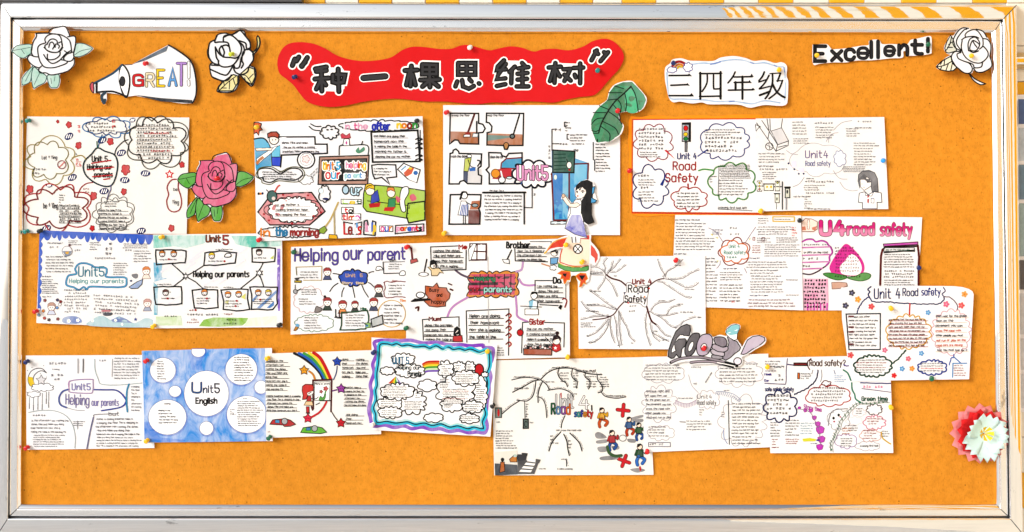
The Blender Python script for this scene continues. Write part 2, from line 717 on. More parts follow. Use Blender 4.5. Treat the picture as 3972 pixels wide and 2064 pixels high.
    def CJ(self, x0, y0, x1, y1, n, c='D', w=None, rag=0.3, ul=None, fill=0.9, slope=0.0):
        """rows of small, unreadably written characters"""
        pitch = (y1 - y0) / n
        S = self.vx[2]
        r = self.rng
        self.k += 1
        sz = pitch * 0.62
        for i in range(n):
            x = x0 + r.uniform(0, 0.05) * (x1 - x0)
            xe = x1 - (x1 - x0) * r.uniform(0, rag)
            yt = y0 + pitch * (i + 0.15)
            while x + sz < xe:
                if r.random() < fill:
                    for k in range(r.choice((4, 5, 6))):
                        if k % 2 == 0:
                            y = yt + sz * r.uniform(0.05, 0.95)
                            a = [(x + sz * r.uniform(0, .25), y), (x + sz * r.uniform(.7, 1), y - sz * .06)]
                        else:
                            xx = x + sz * r.uniform(0.15, 0.85)
                            a = [(xx, yt + sz * r.uniform(0, .3)), (xx - sz * r.uniform(-.2, .25), yt + sz * r.uniform(.7, 1))]
                        a = [(p[0], p[1] + slope * p[0]) for p in a]
                        self._ribbon(self._t(a), (w or max(3.2, sz * 0.13)) / S, c, False, False, 0, k * 0.4)
                x += sz * 1.18
            if ul:
                self.L([(x0, yt + sz * 1.2), (xe, yt + sz * 1.2)], ul, 2.5, False)
        self.k += 2
        return self

    def fuzz(self, pts, c='D', w=2.6, h=9, gap=9.5, up=10):
        """tiny unreadable writing along a line"""
        p = resample(catmull(self._t(pts), False, 6), False, gap / self.vx[2])
        S = self.vx[2]
        r = self.rng
        self.gid += 1
        for i in range(2, len(p) - 1):
            if r.random() < 0.22:
                continue
            a, b = p[i], p[i + 1]
            dx, dy = b[0] - a[0], b[1] - a[1]
            l = math.hypot(dx, dy) or 1
            nx, ny = dy / l, -dx / l
            if ny > 0:
                nx, ny = -nx, -ny
            o = (up + r.uniform(-1, 3)) / S
            q = (a[0] + nx * o, a[1] + ny * o)
            hh = h * r.uniform(.5, 1.1) / S
            self._ribbon([q, (q[0] + nx * hh + r.uniform(-3, 3) / S, q[1] + ny * hh), (q[0] + dx * .8 + nx * hh * .2, q[1] + dy * .8 + ny * hh * .2)], w / S, c, False, False, 0, 0.3 * (i % 3))
        self.k += 1
        return self

    def done(self):
        for name, (V, Fc, Cc) in self.parts.items():
            a = np.array(V)
            d = self.h(a[:, 0], a[:, 1]) + 0.00028 + a[:, 2] * min(1.3e-5, 1.1e-3 / max(1.0, self.k))
            w = P(a[:, 0], a[:, 1], d) - self.base
            c = np.array(Cc, dtype=np.float32)
            ops = self.ops[name]
            nm = name.split('#')[0]
            if nm == 'handwriting':
                self.emit(nm, w, Fc, c, ops)['kind'] = 'stuff'
                continue
            # motifs that stand apart become parts of their own
            bb = {}
            for g, v0, v1, f0, f1 in ops:
                q = a[v0:v1, :2]
                lo, hi = q.min(0) - 3, q.max(0) + 3
                if g in bb:
                    lo, hi = np.minimum(lo, bb[g][0]), np.maximum(hi, bb[g][1])
                bb[g] = (lo, hi)
            cl = [[{g}, lo, hi] for g, (lo, hi) in bb.items()]
            merged = True
            while merged:
                merged = False
                out = []
                for it in cl:
                    for o in out:
                        if (it[1] <= o[2]).all() and (o[1] <= it[2]).all():
                            o[0] |= it[0]
                            o[1], o[2] = np.minimum(o[1], it[1]), np.maximum(o[2], it[2])
                            merged = True
                            break
                    else:
                        out.append(it)
                cl = out
            small = set()
            for gs, lo, hi in cl:
                if (hi - lo).max() < 22 and len(cl) > 1:
                    small |= gs
                    continue
                self.emit(nm, w, Fc, c, [o for o in ops if o[0] in gs])
            if small:
                self.emit('small_marks', w, Fc, c, [o for o in ops if o[0] in small])['kind'] = 'stuff'
        return self

    def emit(self, nm, w, Fc, c, ops):
        vv, ff, cc = [], [], []
        n = 0
        for g, v0, v1, f0, f1 in ops:
            vv.append(w[v0:v1])
            cc.append(c[v0:v1])
            ff.extend(tuple(i - v0 + n for i in f) for f in Fc[f0:f1])
            n += v1 - v0
        o = link_mesh(nm, np.concatenate(vv), ff, INK, self.root)
        at = o.data.attributes.new('ink', 'FLOAT_COLOR', 'POINT')
        at.data.foreach_set('color', np.concatenate(cc).ravel())
        return o

# ------------------------------------------------------------------ the setting
def mat_ground():
    m, nt, b = nodes_of('concrete paving')
    n = noise(nt, 3, 6)
    r = ramp(nt, n.outputs['Fac'], [(0.3, (0.60, 0.59, 0.57)), (0.7, (0.72, 0.71, 0.69))])
    nt.links.new(r.outputs[0], b.inputs['Base Color'])
    b.inputs['Roughness'].default_value = 0.8
    return m


def mat_bands():
    """glazed tiles in upright yellow and cream bands (the wall that the steel frame mirrors)"""
    m, nt, b = nodes_of('banded glazed tiles')
    tc = nt.nodes.new('ShaderNodeTexCoord')
    sp = nt.nodes.new('ShaderNodeSeparateXYZ')
    nt.links.new(tc.outputs['Object'], sp.inputs[0])
    mo = nt.nodes.new('ShaderNodeMath')
    mo.operation = 'FRACT'
    dv = nt.nodes.new('ShaderNodeMath')
    dv.operation = 'DIVIDE'
    dv.inputs[1].default_value = 0.52
    ad = nt.nodes.new('ShaderNodeMath')
    ad.operation = 'ADD'
    ad.inputs[1].default_value = 10.6
    nt.links.new(sp.outputs['Y'], ad.inputs[0])
    nt.links.new(ad.outputs[0], dv.inputs[0])
    nt.links.new(dv.outputs[0], mo.inputs[0])
    r = ramp(nt, mo.outputs[0], [(0.0, (0.66, 0.30, 0.0)), (0.5, (0.66, 0.62, 0.52))])
    r.color_ramp.interpolation = 'CONSTANT'
    lt_ = nt.nodes.new('ShaderNodeMath')                      # plain cream dado below the banding
    lt_.operation = 'LESS_THAN'
    lt_.inputs[1].default_value = 0.8
    nt.links.new(sp.outputs['Z'], lt_.inputs[0])
    mx = nt.nodes.new('ShaderNodeMixRGB')
    mx.inputs['Color2'].default_value = (0.62, 0.57, 0.48, 1)
    nt.links.new(lt_.outputs[0], mx.inputs['Fac'])
    nt.links.new(r.outputs[0], mx.inputs['Color1'])
    nt.links.new(mx.outputs[0], b.inputs['Base Color'])
    b.inputs['Roughness'].default_value = 0.75
    b.inputs['Specular IOR Level'].default_value = 0.05
    return m


g = link_mesh('ground', [(-30, 0.02, 0), (30, 0.02, 0), (30, -60, 0), (-30, -60, 0)], [(3, 2, 1, 0)], mat_ground())
tag(g, kind='structure')
WALL_Y = 0.022
wl = link_mesh('wall', [(-2.4, WALL_Y, 0), (2.2, WALL_Y, 0), (2.2, WALL_Y, 3.2), (-2.4, WALL_Y, 3.2)], [(0, 1, 2, 3)],
               mat_plain('wall grout', (0.62, 0.60, 0.56), 0.8, 0.2, 0.1))
tag(wl, kind='structure')
sw = link_mesh('side_wall', [(2.2, WALL_Y, 0), (2.2, -9, 0), (2.2, -9, 5.2), (2.2, WALL_Y, 5.2), (2.35, WALL_Y, 0), (2.35, -9, 0),
                             (2.35, -9, 5.2), (2.35, WALL_Y, 5.2)],
               [(0, 3, 2, 1), (4, 5, 6, 7), (1, 2, 6, 5), (3, 7, 6, 2)], mat_bands())
tag(sw, kind='structure')

# glazed tiles: top row and the strip beside the board, the ones that show
T_Y = mat_plain('yellow glazed tile', (0.80, 0.40, 0.01), 0.22, 0.5, 0.06)
T_C = mat_plain('cream glazed tile', (0.80, 0.76, 0.66), 0.22, 0.5, 0.04)


def box_mesh(name, x0, x1, y0, y1, z0, z1, mat, parent=None, bev=0.0):
    vv = [(x0 + bev, y0, z0 + bev), (x1 - bev, y0, z0 + bev), (x1 - bev, y0, z1 - bev), (x0 + bev, y0, z1 - bev),
          (x0, y0 + bev, z0), (x1, y0 + bev, z0), (x1, y0 + bev, z1), (x0, y0 + bev, z1),
          (x0, y1, z0), (x1, y1, z0), (x1, y1, z1), (x0, y1, z1)]
    f = [(0, 1, 2, 3)] + [(i + 4 * k, 4 * k + 4 + i, 4 * k + 4 + (i + 1) % 4, 4 * k + (i + 1) % 4) for k in (0, 1) for i in range(4)]
    return link_mesh(name, vv, f, mat, parent)


def tile_at(xa, xb, ya, yb, yellow):
    a = P(xa, yb, -WALL_Y)
    b = P(xb, ya, -WALL_Y)
    return box_mesh('tile', a[0] + .001, b[0] - .001, WALL_Y - 0.007, WALL_Y + 0.004, a[2] + .001, b[2] - .001,
                    T_Y if yellow else T_C, wl, 0.0015)


edges = [1130, 1263, 1393, 1522, 1652, 1782, 1912, 2042, 2172, 2300, 2412, 2544, 2674, 2807, 2940, 3075, 3213, 3350, 3493, 3629, 3768, 3902, 4040]
for i in range(len(edges) - 1):
    for row, (ya, yb) in enumerate(((-260, -124), (-122, 14))):
        if row == 0 and i % 3:
            continue
        tile_at(edges[i], edges[i + 1], ya, yb, (i % 2 == 0) ^ (row == 0))
ys = [14, 180, 318, 452, 590, 728, 866, 1004, 1142, 1280, 1418, 1556, 1694, 1832, 1970, 2108]
for j in range(len(ys) - 1):
    tile_at(3902, 4040, ys[j], ys[j + 1], j in (2, 13))

# ------------------------------------------------------------------ the board and its steel frame
def mat_felt(name, seed):
    m, nt, b = nodes_of(name)
    big = noise(nt, 2.2, 4)
    fine = noise(nt, 260, 3, (1, 1, 0.55))
    mid = noise(nt, 55, 5)
    r1 = ramp(nt, mid.outputs['Fac'], [(0.25, (0.55, 0.204, 0.017)), (0.5, (0.655, 0.250, 0.020)), (0.76, (0.73, 0.292, 0.027))])
    r2 = ramp(nt, fine.outputs['Fac'], [(0.25, (0.66, 0.60, 0.58)), (0.42, (1, 1, 1)), (0.78, (1.08, 1.08, 1.06))])
    r3 = ramp(nt, big.outputs['Fac'], [(0.3, (0.9, 0.89, 0.88)), (0.7, (1.04, 1.04, 1.02))])
    mx = nt.nodes.new('ShaderNodeMixRGB')
    mx.blend_type = 'MULTIPLY'
    mx.inputs[0].default_value = 1
    nt.links.new(r1.outputs[0], mx.inputs[1])
    nt.links.new(r2.outputs[0], mx.inputs[2])
    my = nt.nodes.new('ShaderNodeMixRGB')
    my.blend_type = 'MULTIPLY'
    my.inputs[0].default_value = 1
    nt.links.new(mx.outputs[0], my.inputs[1])
    nt.links.new(r3.outputs[0], my.inputs[2])
    vo = nt.nodes.new('ShaderNodeTexVoronoi')
    vo.inputs['Scale'].default_value = 34
    tc = nt.nodes.new('ShaderNodeTexCoord')
    nt.links.new(tc.outputs['Object'], vo.inputs['Vector'])
    rv = ramp(nt, vo.outputs['Distance'], [(0.03, (0.22, 0.2, 0.2)), (0.075, (1, 1, 1))])      # pin holes
    mz = nt.nodes.new('ShaderNodeMixRGB')
    mz.blend_type = 'MULTIPLY'
    mz.inputs[0].default_value = 1
    nt.links.new(my.outputs[0], mz.inputs[1])
    nt.links.new(rv.outputs[0], mz.inputs[2])
    nt.links.new(mz.outputs[0], b.inputs['Base Color'])
    b.inputs['Roughness'].default_value = 0.95
    b.inputs['Specular IOR Level'].default_value = 0.1
    bump(nt, b, fine.outputs['Fac'], 0.5, 0.002)
    return m


def mat_steel(name, stretch, tint=(0.97, 0.97, 0.975), rough=0.01):
    m, nt, b = nodes_of(name)
    b.inputs['Metallic'].default_value = 1.0
    n = noise(nt, 5, 6, stretch)
    lo = tuple(v * 0.91 for v in tint)
    r = ramp(nt, n.outputs['Fac'], [(0.28, lo), (0.5, tint)])
    sm = noise(nt, 11, 7, tuple(1 + (s - 1) * 0.12 for s in stretch), 0.75)          # smudges and old tape marks; dark tint also stands in for reflections
    rs = ramp(nt, sm.outputs['Fac'], [(0.0, (0.42, 0.42, 0.42)), (0.325, (0.55, 0.55, 0.55)), (0.37, (1, 1, 1))])
    mx = nt.nodes.new('ShaderNodeMixRGB')
    mx.blend_type = 'MULTIPLY'
    mx.inputs[0].default_value = 1
    nt.links.new(r.outputs[0], mx.inputs[1])
    nt.links.new(rs.outputs[0], mx.inputs[2])
    nt.links.new(mx.outputs[0], b.inputs['Base Color'])
    rr = ramp(nt, n.outputs['Fac'], [(0.3, (rough + 0.03,) * 3), (0.55, (rough,) * 3)])
    nt.links.new(rr.outputs[0], b.inputs['Roughness'])
    n2 = noise(nt, 7, 3, tuple(1 + (s - 1) * 0.06 for s in stretch))
    bump(nt, b, n2.outputs['Fac'], 0.03, 0.005)
    return m


DARK = mat_plain('dark joint', (0.03, 0.03, 0.032), 0.6)
ST_H = mat_steel('steel, grain along', (1, 6, 22))
ST_V = mat_steel('steel, grain upright', (22, 6, 1))
SB_H = mat_steel('satin steel, grain along', (1, 6, 22), rough=0.2)
SB_V = mat_steel('satin steel, grain upright', (22, 6, 1), rough=0.2)
q0 = [(95, 124), (3840, 131), (3862, 1953), (85, 1953)]
q1 = [(82, 107), (3858, 120), (3879, 1973), (68, 1973)]
q2 = [(47, 74), (3885, 81), (3911, 2003), (36, 2003)]
q3 = [(43, 70), (3889, 77), (3916, 2009), (32, 2009)]
q4 = [(4, 9), (3943, 20), (3968, 2072), (-9, 2072)]
board = empty('bulletin_board', tuple(P(1986, 1032)), 'orange felt bulletin board in a wide polished steel frame', 'bulletin board')
BB = np.array(board.location)


def ringpt(q, i, d):
    return P(q[i][0], q[i][1], d) - BB


def mixq(a, b, t):
    return [(a[i][0] + (b[i][0] - a[i][0]) * t, a[i][1] + (b[i][1] - a[i][1]) * t) for i in range(4)]


def rail(name, prof, side, mat):
    """prof: rows of (corner quad, depth); one mitred rail of the frame"""
    vv, ff = [], []
    n = 24
    for q, d in prof:
        a, b = ringpt(q, side, d), ringpt(q, (side + 1) % 4, d)
        for k in range(n + 1):
            vv.append(a + (b - a) * k / n)
    for j in range(len(prof) - 1):
        for k in range(n):
            a = j * (n + 1) + k
            ff.append((a, a + n + 1, a + n + 2, a + 1))
    o = link_mesh(name, vv, ff, mat, board, True)
    return o


outer = [(q3, 0.004), (q3, 0.0175)]
for t, dd in ((0.015, 0.0205), (0.05, 0.0228), (0.09, 0.0238), (0.13, 0.0240), (0.5, 0.0240), (0.87, 0.0240), (0.91, 0.0238), (0.95, 0.0228), (0.985, 0.0205)):
    outer.append((mixq(q3, q4, t), dd))
outer += [(q4, 0.018), (q4, -WALL_Y + 0.002)]
inner = [(q1, 0.0125), (mixq(q1, q2, 0.06), 0.0142), (mixq(q1, q2, 0.14), 0.0150), (mixq(q1, q2, 0.2), 0.0151), (mixq(q1, q2, 0.8), 0.0151), (mixq(q1, q2, 0.88), 0.0150), (mixq(q1, q2, 0.95), 0.0145), (q2, 0.0135), (q2, 0.003)]
lip = [(q0, -0.001), (q0, 0.0035), (mixq(q0, q1, 0.45), 0.0085), (q1, 0.0115)]
for sdx in range(4):
    mt = ST_H if sdx in (0, 2) else ST_V
    rail('outer_rail', outer, sdx, mt)
    rail('inner_rail', inner, sdx, SB_H if sdx in (0, 2) else SB_V)
    rail('lip', lip, sdx, mt)
for i in range(4):                                                   # mitred corner joints
    for nm, pr in (('corner_joint', outer[1:-1]), ('corner_joint', inner[:-1] + []), ('corner_joint', lip[1:])):
        vv = []
        for q, d in pr:
            for s in (-1.1, 1.1):
                vv.append(P(q[i][0] + s * (1 if i in (0, 2) else -1) * -1, q[i][1] + s, d + 0.00025) - BB)
        link_mesh(nm, vv, [(2 * k, 2 * k + 1, 2 * k + 3, 2 * k + 2) for k in range(len(pr) - 1)], DARK, board)
gv = [ringpt(q2, i, 0.004) for i in range(4)] + [ringpt([(a - (6 if i in (0, 3) else -6), b - (6 if i < 2 else -8)) for i, (a, b) in enumerate(q3)], i, 0.004) for i in range(4)]
link_mesh('groove', gv, [(i, i + 4, (i + 1) % 4 + 4, (i + 1) % 4) for i in range(4)], mat_plain('dark groove', (0.02, 0.02, 0.022), 0.7), board)
FELT = mat_felt('orange felt', 1)
for xa, xb, yy in ((70, 1981, 0.0), (1981.3, 3885, 0.0)):
    a, b = P(xa, 1985, yy) - BB, P(xb, 100, yy) - BB
    n = 40
    vv, ff = [], []
    for j in range(13):
        for i in range(n + 1):
            x = a[0] + (b[0] - a[0]) * i / n
            z = a[2] + (b[2] - a[2]) * j / 12
            vv.append((x, a[1] - 0.0009 * math.sin(i * 0.5 + xa) * math.sin(j * 0.45), z))
    for j in range(12):
        for i in range(n):
            k = j * (n + 1) + i
            ff.append((k, k + 1, k + n + 2, k + n + 1))
    link_mesh('felt_panel', vv, ff, FELT, board, True)

# what shows of the neighbours around the frame
DK = mat_plain('dark grey steel', (0.10, 0.10, 0.105), 0.35, 0.6, 0.3)
a, b = P(-120, 6, 0.012), P(1172, -400, 0.012)
o = empty('wall_panel', (a[0], WALL_Y, a[2]), 'dark grey steel panel edge just above the frame on the wall', 'panel')
pw, phh = b[0] - a[0], b[2] - a[2]
box_mesh('edge', 0, pw, -0.036, -0.001, 0, 0.014, DK, o, 0.003)
box_mesh('sheet', 0.002, pw - 0.002, -0.026, -0.001, 0.0145, phh, mat_plain('grey sheet', (0.42, 0.42, 0.42), 0.5, 0.4, 0.1), o, 0.003)

# ------------------------------------------------------------------ cut-out decorations
def cutout(name, label, cat, view, outline, level, **kw):
    x0, y0, s = view
    pts = [(x0 + a / s, y0 + b / s) for a, b in nums(outline)]
    kw.setdefault('curl', 0.35)
    kw.setdefault('thick', 0.6)
    kw.setdefault('smooth', True)
    sh = Sheet(name, label, cat, pts, level, quad=False, **kw)
    return sh.v(x0, y0, s)


Z1 = (0, 0, 3.044)
ROSE_OUT = ('135 595 180 540 250 522 375 520 385 480 415 430 425 393 575 390 640 335 720 315 770 310 815 370 832 420 885 425 893 505 980 508 '
            '1050 535 1103 572 1060 620 1000 655 930 678 880 670 885 760 830 820 715 870 715 960 690 1035 640 1048 590 1035 558 965 530 985 450 1025 '
            '395 1053 370 970 300 1005 255 1008 252 930 300 855 365 790 320 690 280 692 220 680 160 630')
ROSE_LINES = ('575 385 600 345 680 322 770 315 825 425', '425 395 560 392 640 402 720 412 790 450 825 490 840 560 840 620 800 625 760 600',
              '425 395 430 430 395 490 372 570 372 630 400 665 450 672', '530 510 470 530 445 570 450 640 470 720 510 780 560 800 640 798 720 775 780 750 790 725 720 705',
              '540 505 530 460 570 415 640 400 700 420 725 470 730 530', '560 510 590 470 630 460 670 480 680 510 720 495 735 520 730 560 690 610 640 620 580 605 540 580 530 540 560 520',
              '575 560 590 510 620 500 640 540 620 580', '650 560 660 520 700 540 690 570', '520 560 560 600 620 620 700 610 740 560',
              '560 640 565 700 640 700 700 660 710 620', '515 645 560 710 620 750 700 715 770 640 830 600', '800 435 885 430 890 520 870 620 870 680 840 720 780 720 750 690 790 640 860 615',
              '320 690 350 650 400 668', '325 700 350 740 400 780 460 800 490 780', '465 800 455 830 480 862 540 860 600 885 700 870 800 840 870 770 880 690')
ROSE_LEAVES = ('145 597 185 548 250 530 372 528 368 620 330 655 280 686 222 672 165 628', '905 518 980 513 1050 542 1092 572 1050 616 1000 648 930 670 868 660 885 590',
               '385 785 310 860 262 930 262 1000 300 998 355 965 372 880', '400 795 372 880 376 970 398 1042 450 1015 525 975 550 905 500 862 455 832',
               '562 890 566 960 595 1028 640 1038 680 1028 702 960 694 880 640 888')
VEINS = ('150 597 250 580 360 560', '250 580 290 640', '880 650 960 600 1080 575', '300 960 340 880 385 800', '405 1000 440 920 470 860', '640 960 650 900', '610 990 600 920')


def rose(sh, view, petal, leaf, ink='K', w=7, wash=0.0, leafout='1f4f4a'):
    sh.v(*view)
    for i, lf in enumerate(ROSE_LEAVES):
        sh.part('leaf#%d' % i).F(lf, leaf, True, 0.5 if not wash else 0.15, leafout, 6)
    for vn, i in zip(VEINS, (0, 0, 1, 2, 3, 4, 4)):
        sh.part('leaf#%d' % i).L(vn, leafout, 4)
    sh.part('petal_drawing')
    if petal:
        sh.F('430 398 575 395 640 340 770 322 825 425 882 432 888 520 870 640 876 760 800 835 700 868 600 880 520 858 480 860 458 828 480 800 400 780 350 740 325 695 372 640 372 590 390 500 415 450', petal, False, wash)
    for ln in ROSE_LINES:
        sh.L(ln, ink, w)


sh = cutout('rose_cutout', 'white paper rose with pale green leaves overlapping the top frame beside the megaphone', 'paper rose', Z1, ROSE_OUT, 15.5)
rose(sh, Z1, None, 'm', 'K', 9)
sh.done()

# pink rose: the same drawing, coloured; its own place and scale
ZP = (660, 430, 2.6786)


def warp(s, fx, fy, ox, oy):
    return ' '.join('%.0f %.0f' % (a * fx + ox, b * fy + oy) for a, b in nums(s))


pv = (660 + (70 - 135 * 0.83) / 2.6786, 430 + (440 - 315 * 0.975) / 2.6786, 2.6786 / 0.83)
# keep drawing proportions: horizontal 0.83, vertical 0.975 relative to the white rose
k = 0.975 / 0.83
R2 = [warp(s, 1, k, 0, 0) for s in ROSE_LINES]
sh = cutout('rose_cutout', 'bright pink paper rose with green leaves pinned between two drawings', 'paper rose', pv, warp(ROSE_OUT, 1, k, 0, 0), 6.5, lifts=(0, 1.5, 2, 1))
for i, lf in enumerate(ROSE_LEAVES):
    sh.part('leaf#%d' % i).F(warp(lf, 1, k, 0, 0), '4fae2f', True, 0.12, 'K', 7)
for vn, i in zip(VEINS, (0, 0, 1, 2, 3, 4, 4)):
    sh.part('leaf#%d' % i).L(warp(vn, 1, k, 0, 0), '1d4a1a', 5)
sh.part('petal_drawing')
sh.F(warp('430 398 575 395 640 340 770 322 825 425 882 432 888 520 870 640 876 760 800 835 700 868 600 880 520 858 480 860 458 828 480 800 400 780 350 740 325 695 372 640 372 590 390 500 415 450', 1, k, 0, 0), 'e0487f', False, 0.22)
for ln in R2:
    sh.L(ln, 'K', 8)
sh.done()

# megaphone
sh = cutout('megaphone_cutout', 'white paper megaphone lettered GREAT in coloured capitals', 'paper megaphone', Z1,
            '1060 1000 1110 975 1200 940 1330 860 1440 765 1560 760 1760 650 1990 530 2080 580 2230 690 2290 800 2320 1000 2315 1130 2270 1220 2150 1222 1900 1190 '
            '1600 1130 1490 1142 1380 1110 1260 1095 1262 1180 1240 1235 1195 1200 1185 1100 1100 1100 1065 1060', 5.0, lifts=(0, 2, 1, 0), smooth=False)
sh.part('cone_drawing').F('1560 760 1760 655 1990 535 1965 605 1700 720', '2a4a62', False, 0.2).F('1580 1118 1900 1158 2270 1182 2268 1220 1900 1198', '101a28', False, 0.08)
sh.L('1990 532 2080 585 2230 695 2290 810 2318 1000 2312 1130 2275 1215', 'K', 19).L('1560 762 1480 765', 'K', 5)
sh.F('1450 765 1520 870 1530 1000 1500 1140 1460 1120 1400 960 1410 830', 'W', True, 0, 'K', 20)
sh.E(1445, 960, 30, 55, 'D', 'K', 8)
sh.F('1160 975 1330 880 1405 800 1400 960 1435 1100 1320 1065 1170 1085', 'w', False, 0, None)
sh.L('1110 985 1330 868 1440 768', '1f4a66', 26).L('1140 1090 1250 1080 1350 1085 1490 1138', 'K', 22).L('1140 985 1140 1090', 'K', 26)
sh.F('1065 1000 1100 975 1105 1095 1070 1055', 'd43a55', True, 0.2, '3a2a30', 8)
sh.L('1240 1095 1200 1140 1225 1215 1240 1180', '2c4254', 34)
for ch, bx, cc in (('G', '1580 890 1685 1010', 'R'), ('R', '1730 870 1815 1020', 'f3e6c0'), ('E', '1860 830 1935 1015', 'Y'), ('A', '1995 810 2080 1010', 'b'), ('T', '2090 750 2190 1010', 'v'), ('!', '2225 740 2262 1005', 'W')):
    q = [float(t) for t in bx.split()]
    sh.part('letter#%d' % q[0]).T(ch, *q, c='K', w=36, over=cc, ow=23, wob=0.15)
sh.done()

# second white rose (cream leaves)
Z2 = (800, 0, 2.576)
ROSE2_OUT = ('25 470 40 420 85 400 110 350 180 330 250 345 300 320 340 300 380 315 400 370 435 410 440 470 420 490 470 515 500 490 510 440 505 380 518 358 538 400 '
             '535 460 500 520 480 540 470 600 440 655 485 680 497 760 460 860 400 820 330 745 325 830 270 915 120 920 120 870 155 815 60 770 35 680 40 640 60 625 20 570 12 510')
ROSE2_LINES = ('85 400 35 430 20 510 30 580 70 630 130 650', '110 350 85 420 130 420 210 425 230 470 240 520', '255 345 180 360 170 410', '180 370 240 350 310 400 350 470 340 540 300 580 240 575 180 570 130 540 95 480',
               '250 350 300 325 340 305 390 360 435 420 440 480 410 495 400 470 390 430 320 405', '120 610 130 650 180 670 260 655 310 600 330 560', '150 460 130 500 150 550 170 570',
               '160 460 200 450 230 470', '160 470 180 520 170 560', '330 420 370 460 380 520 350 580 330 670 290 680 275 650', '470 530 420 490 370 520 355 600 370 640 350 680',
               '465 540 470 600 430 660 410 720 350 745 290 720 270 665', '40 650 130 655', '35 690 100 720 160 745 210 745 260 670', '60 770 150 805 215 800 250 750', '90 470 100 570 125 610')
sh = cutout('rose_cutout', 'white paper rose with cream leaves and a curling stem above the red banner', 'paper rose', Z2, ROSE2_OUT, 10)
sh.part('leaf#0').F('125 910 125 870 170 815 270 745 315 760 315 830 265 908', 'y', False, 0.35, 'K', 8).part('leaf#1').F('335 745 420 670 480 690 488 770 455 848 400 815', 'y', False, 0.5, 'K', 8)
for ln in ('130 905 220 820 300 760', '180 860 175 820', '230 890 235 810', '345 750 400 760 455 840', '420 790 470 740', '385 775 390 810', '150 880 200 880', '270 790 290 850'):
    sh.part('leaf#1' if float(ln.split()[0]) > 330 else 'leaf#0').L(ln, 'K', 6)
sh.part('stem_drawing')
sh.L('475 520 505 480 522 365 530 440 500 510', 'y', 8)
sh.L('470 515 503 480 512 430 508 380 518 362 532 400 528 460 490 525', 'K', 6)
sh.part('petal_drawing')
for ln in ROSE2_LINES:
    sh.L(ln, 'K', 10)
sh.part('petal_drawing').L(ROSE2_OUT, 'K', 8, True, True)
sh.done()

# third white rose, right end
Z5 = (3172, 0, 3.044)
sh = cutout('rose_cutout', 'white paper rose with striped leaves beside the word Excellent', 'paper rose', Z5,
            '1395 790 1450 730 1530 670 1570 650 1520 630 1490 570 1520 490 1560 420 1600 420 1640 370 1700 325 1780 325 1810 350 1890 340 1960 380 2000 440 2040 500 2050 580 2035 660 '
            '2060 780 2010 820 1960 850 1900 858 1840 830 1825 860 1800 875 1850 930 1920 970 1985 990 1920 1000 1840 950 1785 870 1720 850 1650 800 1610 835 1540 845 1450 830', 16)
sh.part('leaf#0').F('1400 790 1460 725 1570 665 1590 720 1640 800 1600 835 1540 842 1450 826', 'e4e4c8', False, 0.5, 'K', 9).part('leaf#1').F('1500 570 1525 490 1570 415 1600 470 1640 600 1550 628 1515 620', 'cfd2c4', False, 0.4, 'K', 8)
for ln in ('1410 790 1500 770 1590 720', '1450 760 1470 720', '1490 775 1500 700', '1540 760 1510 840', '1590 745 1570 835', '1460 790 1450 820', '1520 590 1560 520 1580 430', '1530 560 1590 560', '1545 530 1580 500'):
    sh.part('leaf#1' if float(ln.split()[1]) < 600 else 'leaf#0').L(ln, 'K', 8)
sh.part('petal_drawing')
for ln in ('1690 600 1620 560 1595 490 1640 390 1705 332 1780 335', '1690 590 1640 520 1650 450 1720 360 1760 345', '1750 440 1740 410 1780 370 1850 350 1900 380 1945 450', '1870 345 1950 370 1995 440', '1700 470 1750 440 1850 430 1900 450',
           '1705 480 1695 560 1720 640 1770 700 1850 740 1930 740 2000 680 2010 620 1970 560 1950 550', '1945 455 2010 470 2045 540 2035 650', '1780 600 1775 520 1800 460 1860 440 1910 500 1900 560 1860 600 1800 590 1800 540 1830 480 1880 500 1900 520',
           '1950 460 1950 540 1910 580', '1790 600 1840 620 1900 600', '1690 610 1620 610 1580 660 1590 740 1650 800 1730 860 1800 860 1825 810 1790 750 1720 720 1660 690 1645 640 1690 620',
           '1720 720 1830 760 1850 800 1930 790 1945 730', '1840 810 1880 850 1960 848 2055 780 2030 660', '1800 875 1860 935 1980 990', '1785 870 1840 950 1920 1000 1985 990', '1830 480 1850 520 1880 560'):
    sh.L(ln, 'K', 9)
sh.done()

# red banner with its slogan
Z3 = (1700, 0, 2.862)


def z2(x, y):
    return (800 + x / 2.576, y / 2.576)


def z3(x, y):
    return (1700 + x / 2.862, y / 2.862)


bpts = [z2(*p) for p in nums('710 620 740 520 800 450 900 422 1050 432 1180 480 1320 560 1500 605 1680 605 1840 575 1960 500 2060 468 2180 470 2320 488 2440 488 2520 465 2575 452')]
bpts += [z3(*p) for p in nums('160 530 290 498 400 515 560 558 660 540 800 515 930 530 1060 572 1160 548 1300 542 1450 558 1600 520 1720 455 1860 430 1960 470 2040 560 2060 650 2010 760 1930 850 1860 930 1800 1000 1720 1060 1560 1080 1400 1110 1280 1140 1100 1130 900 1125 760 1145 620 1138 420 1158 250 1145 100 1130')]
bpts += [z2(*p) for p in nums('2500 1020 2350 1015 2180 1015 1950 990 1780 992 1560 1020 1400 1055 1240 1070 1100 1052 1000 1010 930 930 870 850 800 790 730 730')]
sh = Sheet('slogan_banner', 'wavy red card banner with black Chinese slogan letters on white', 'banner', bpts, 3.6, 'red', 0.5, quad=False, smooth=True, thick=0.5)
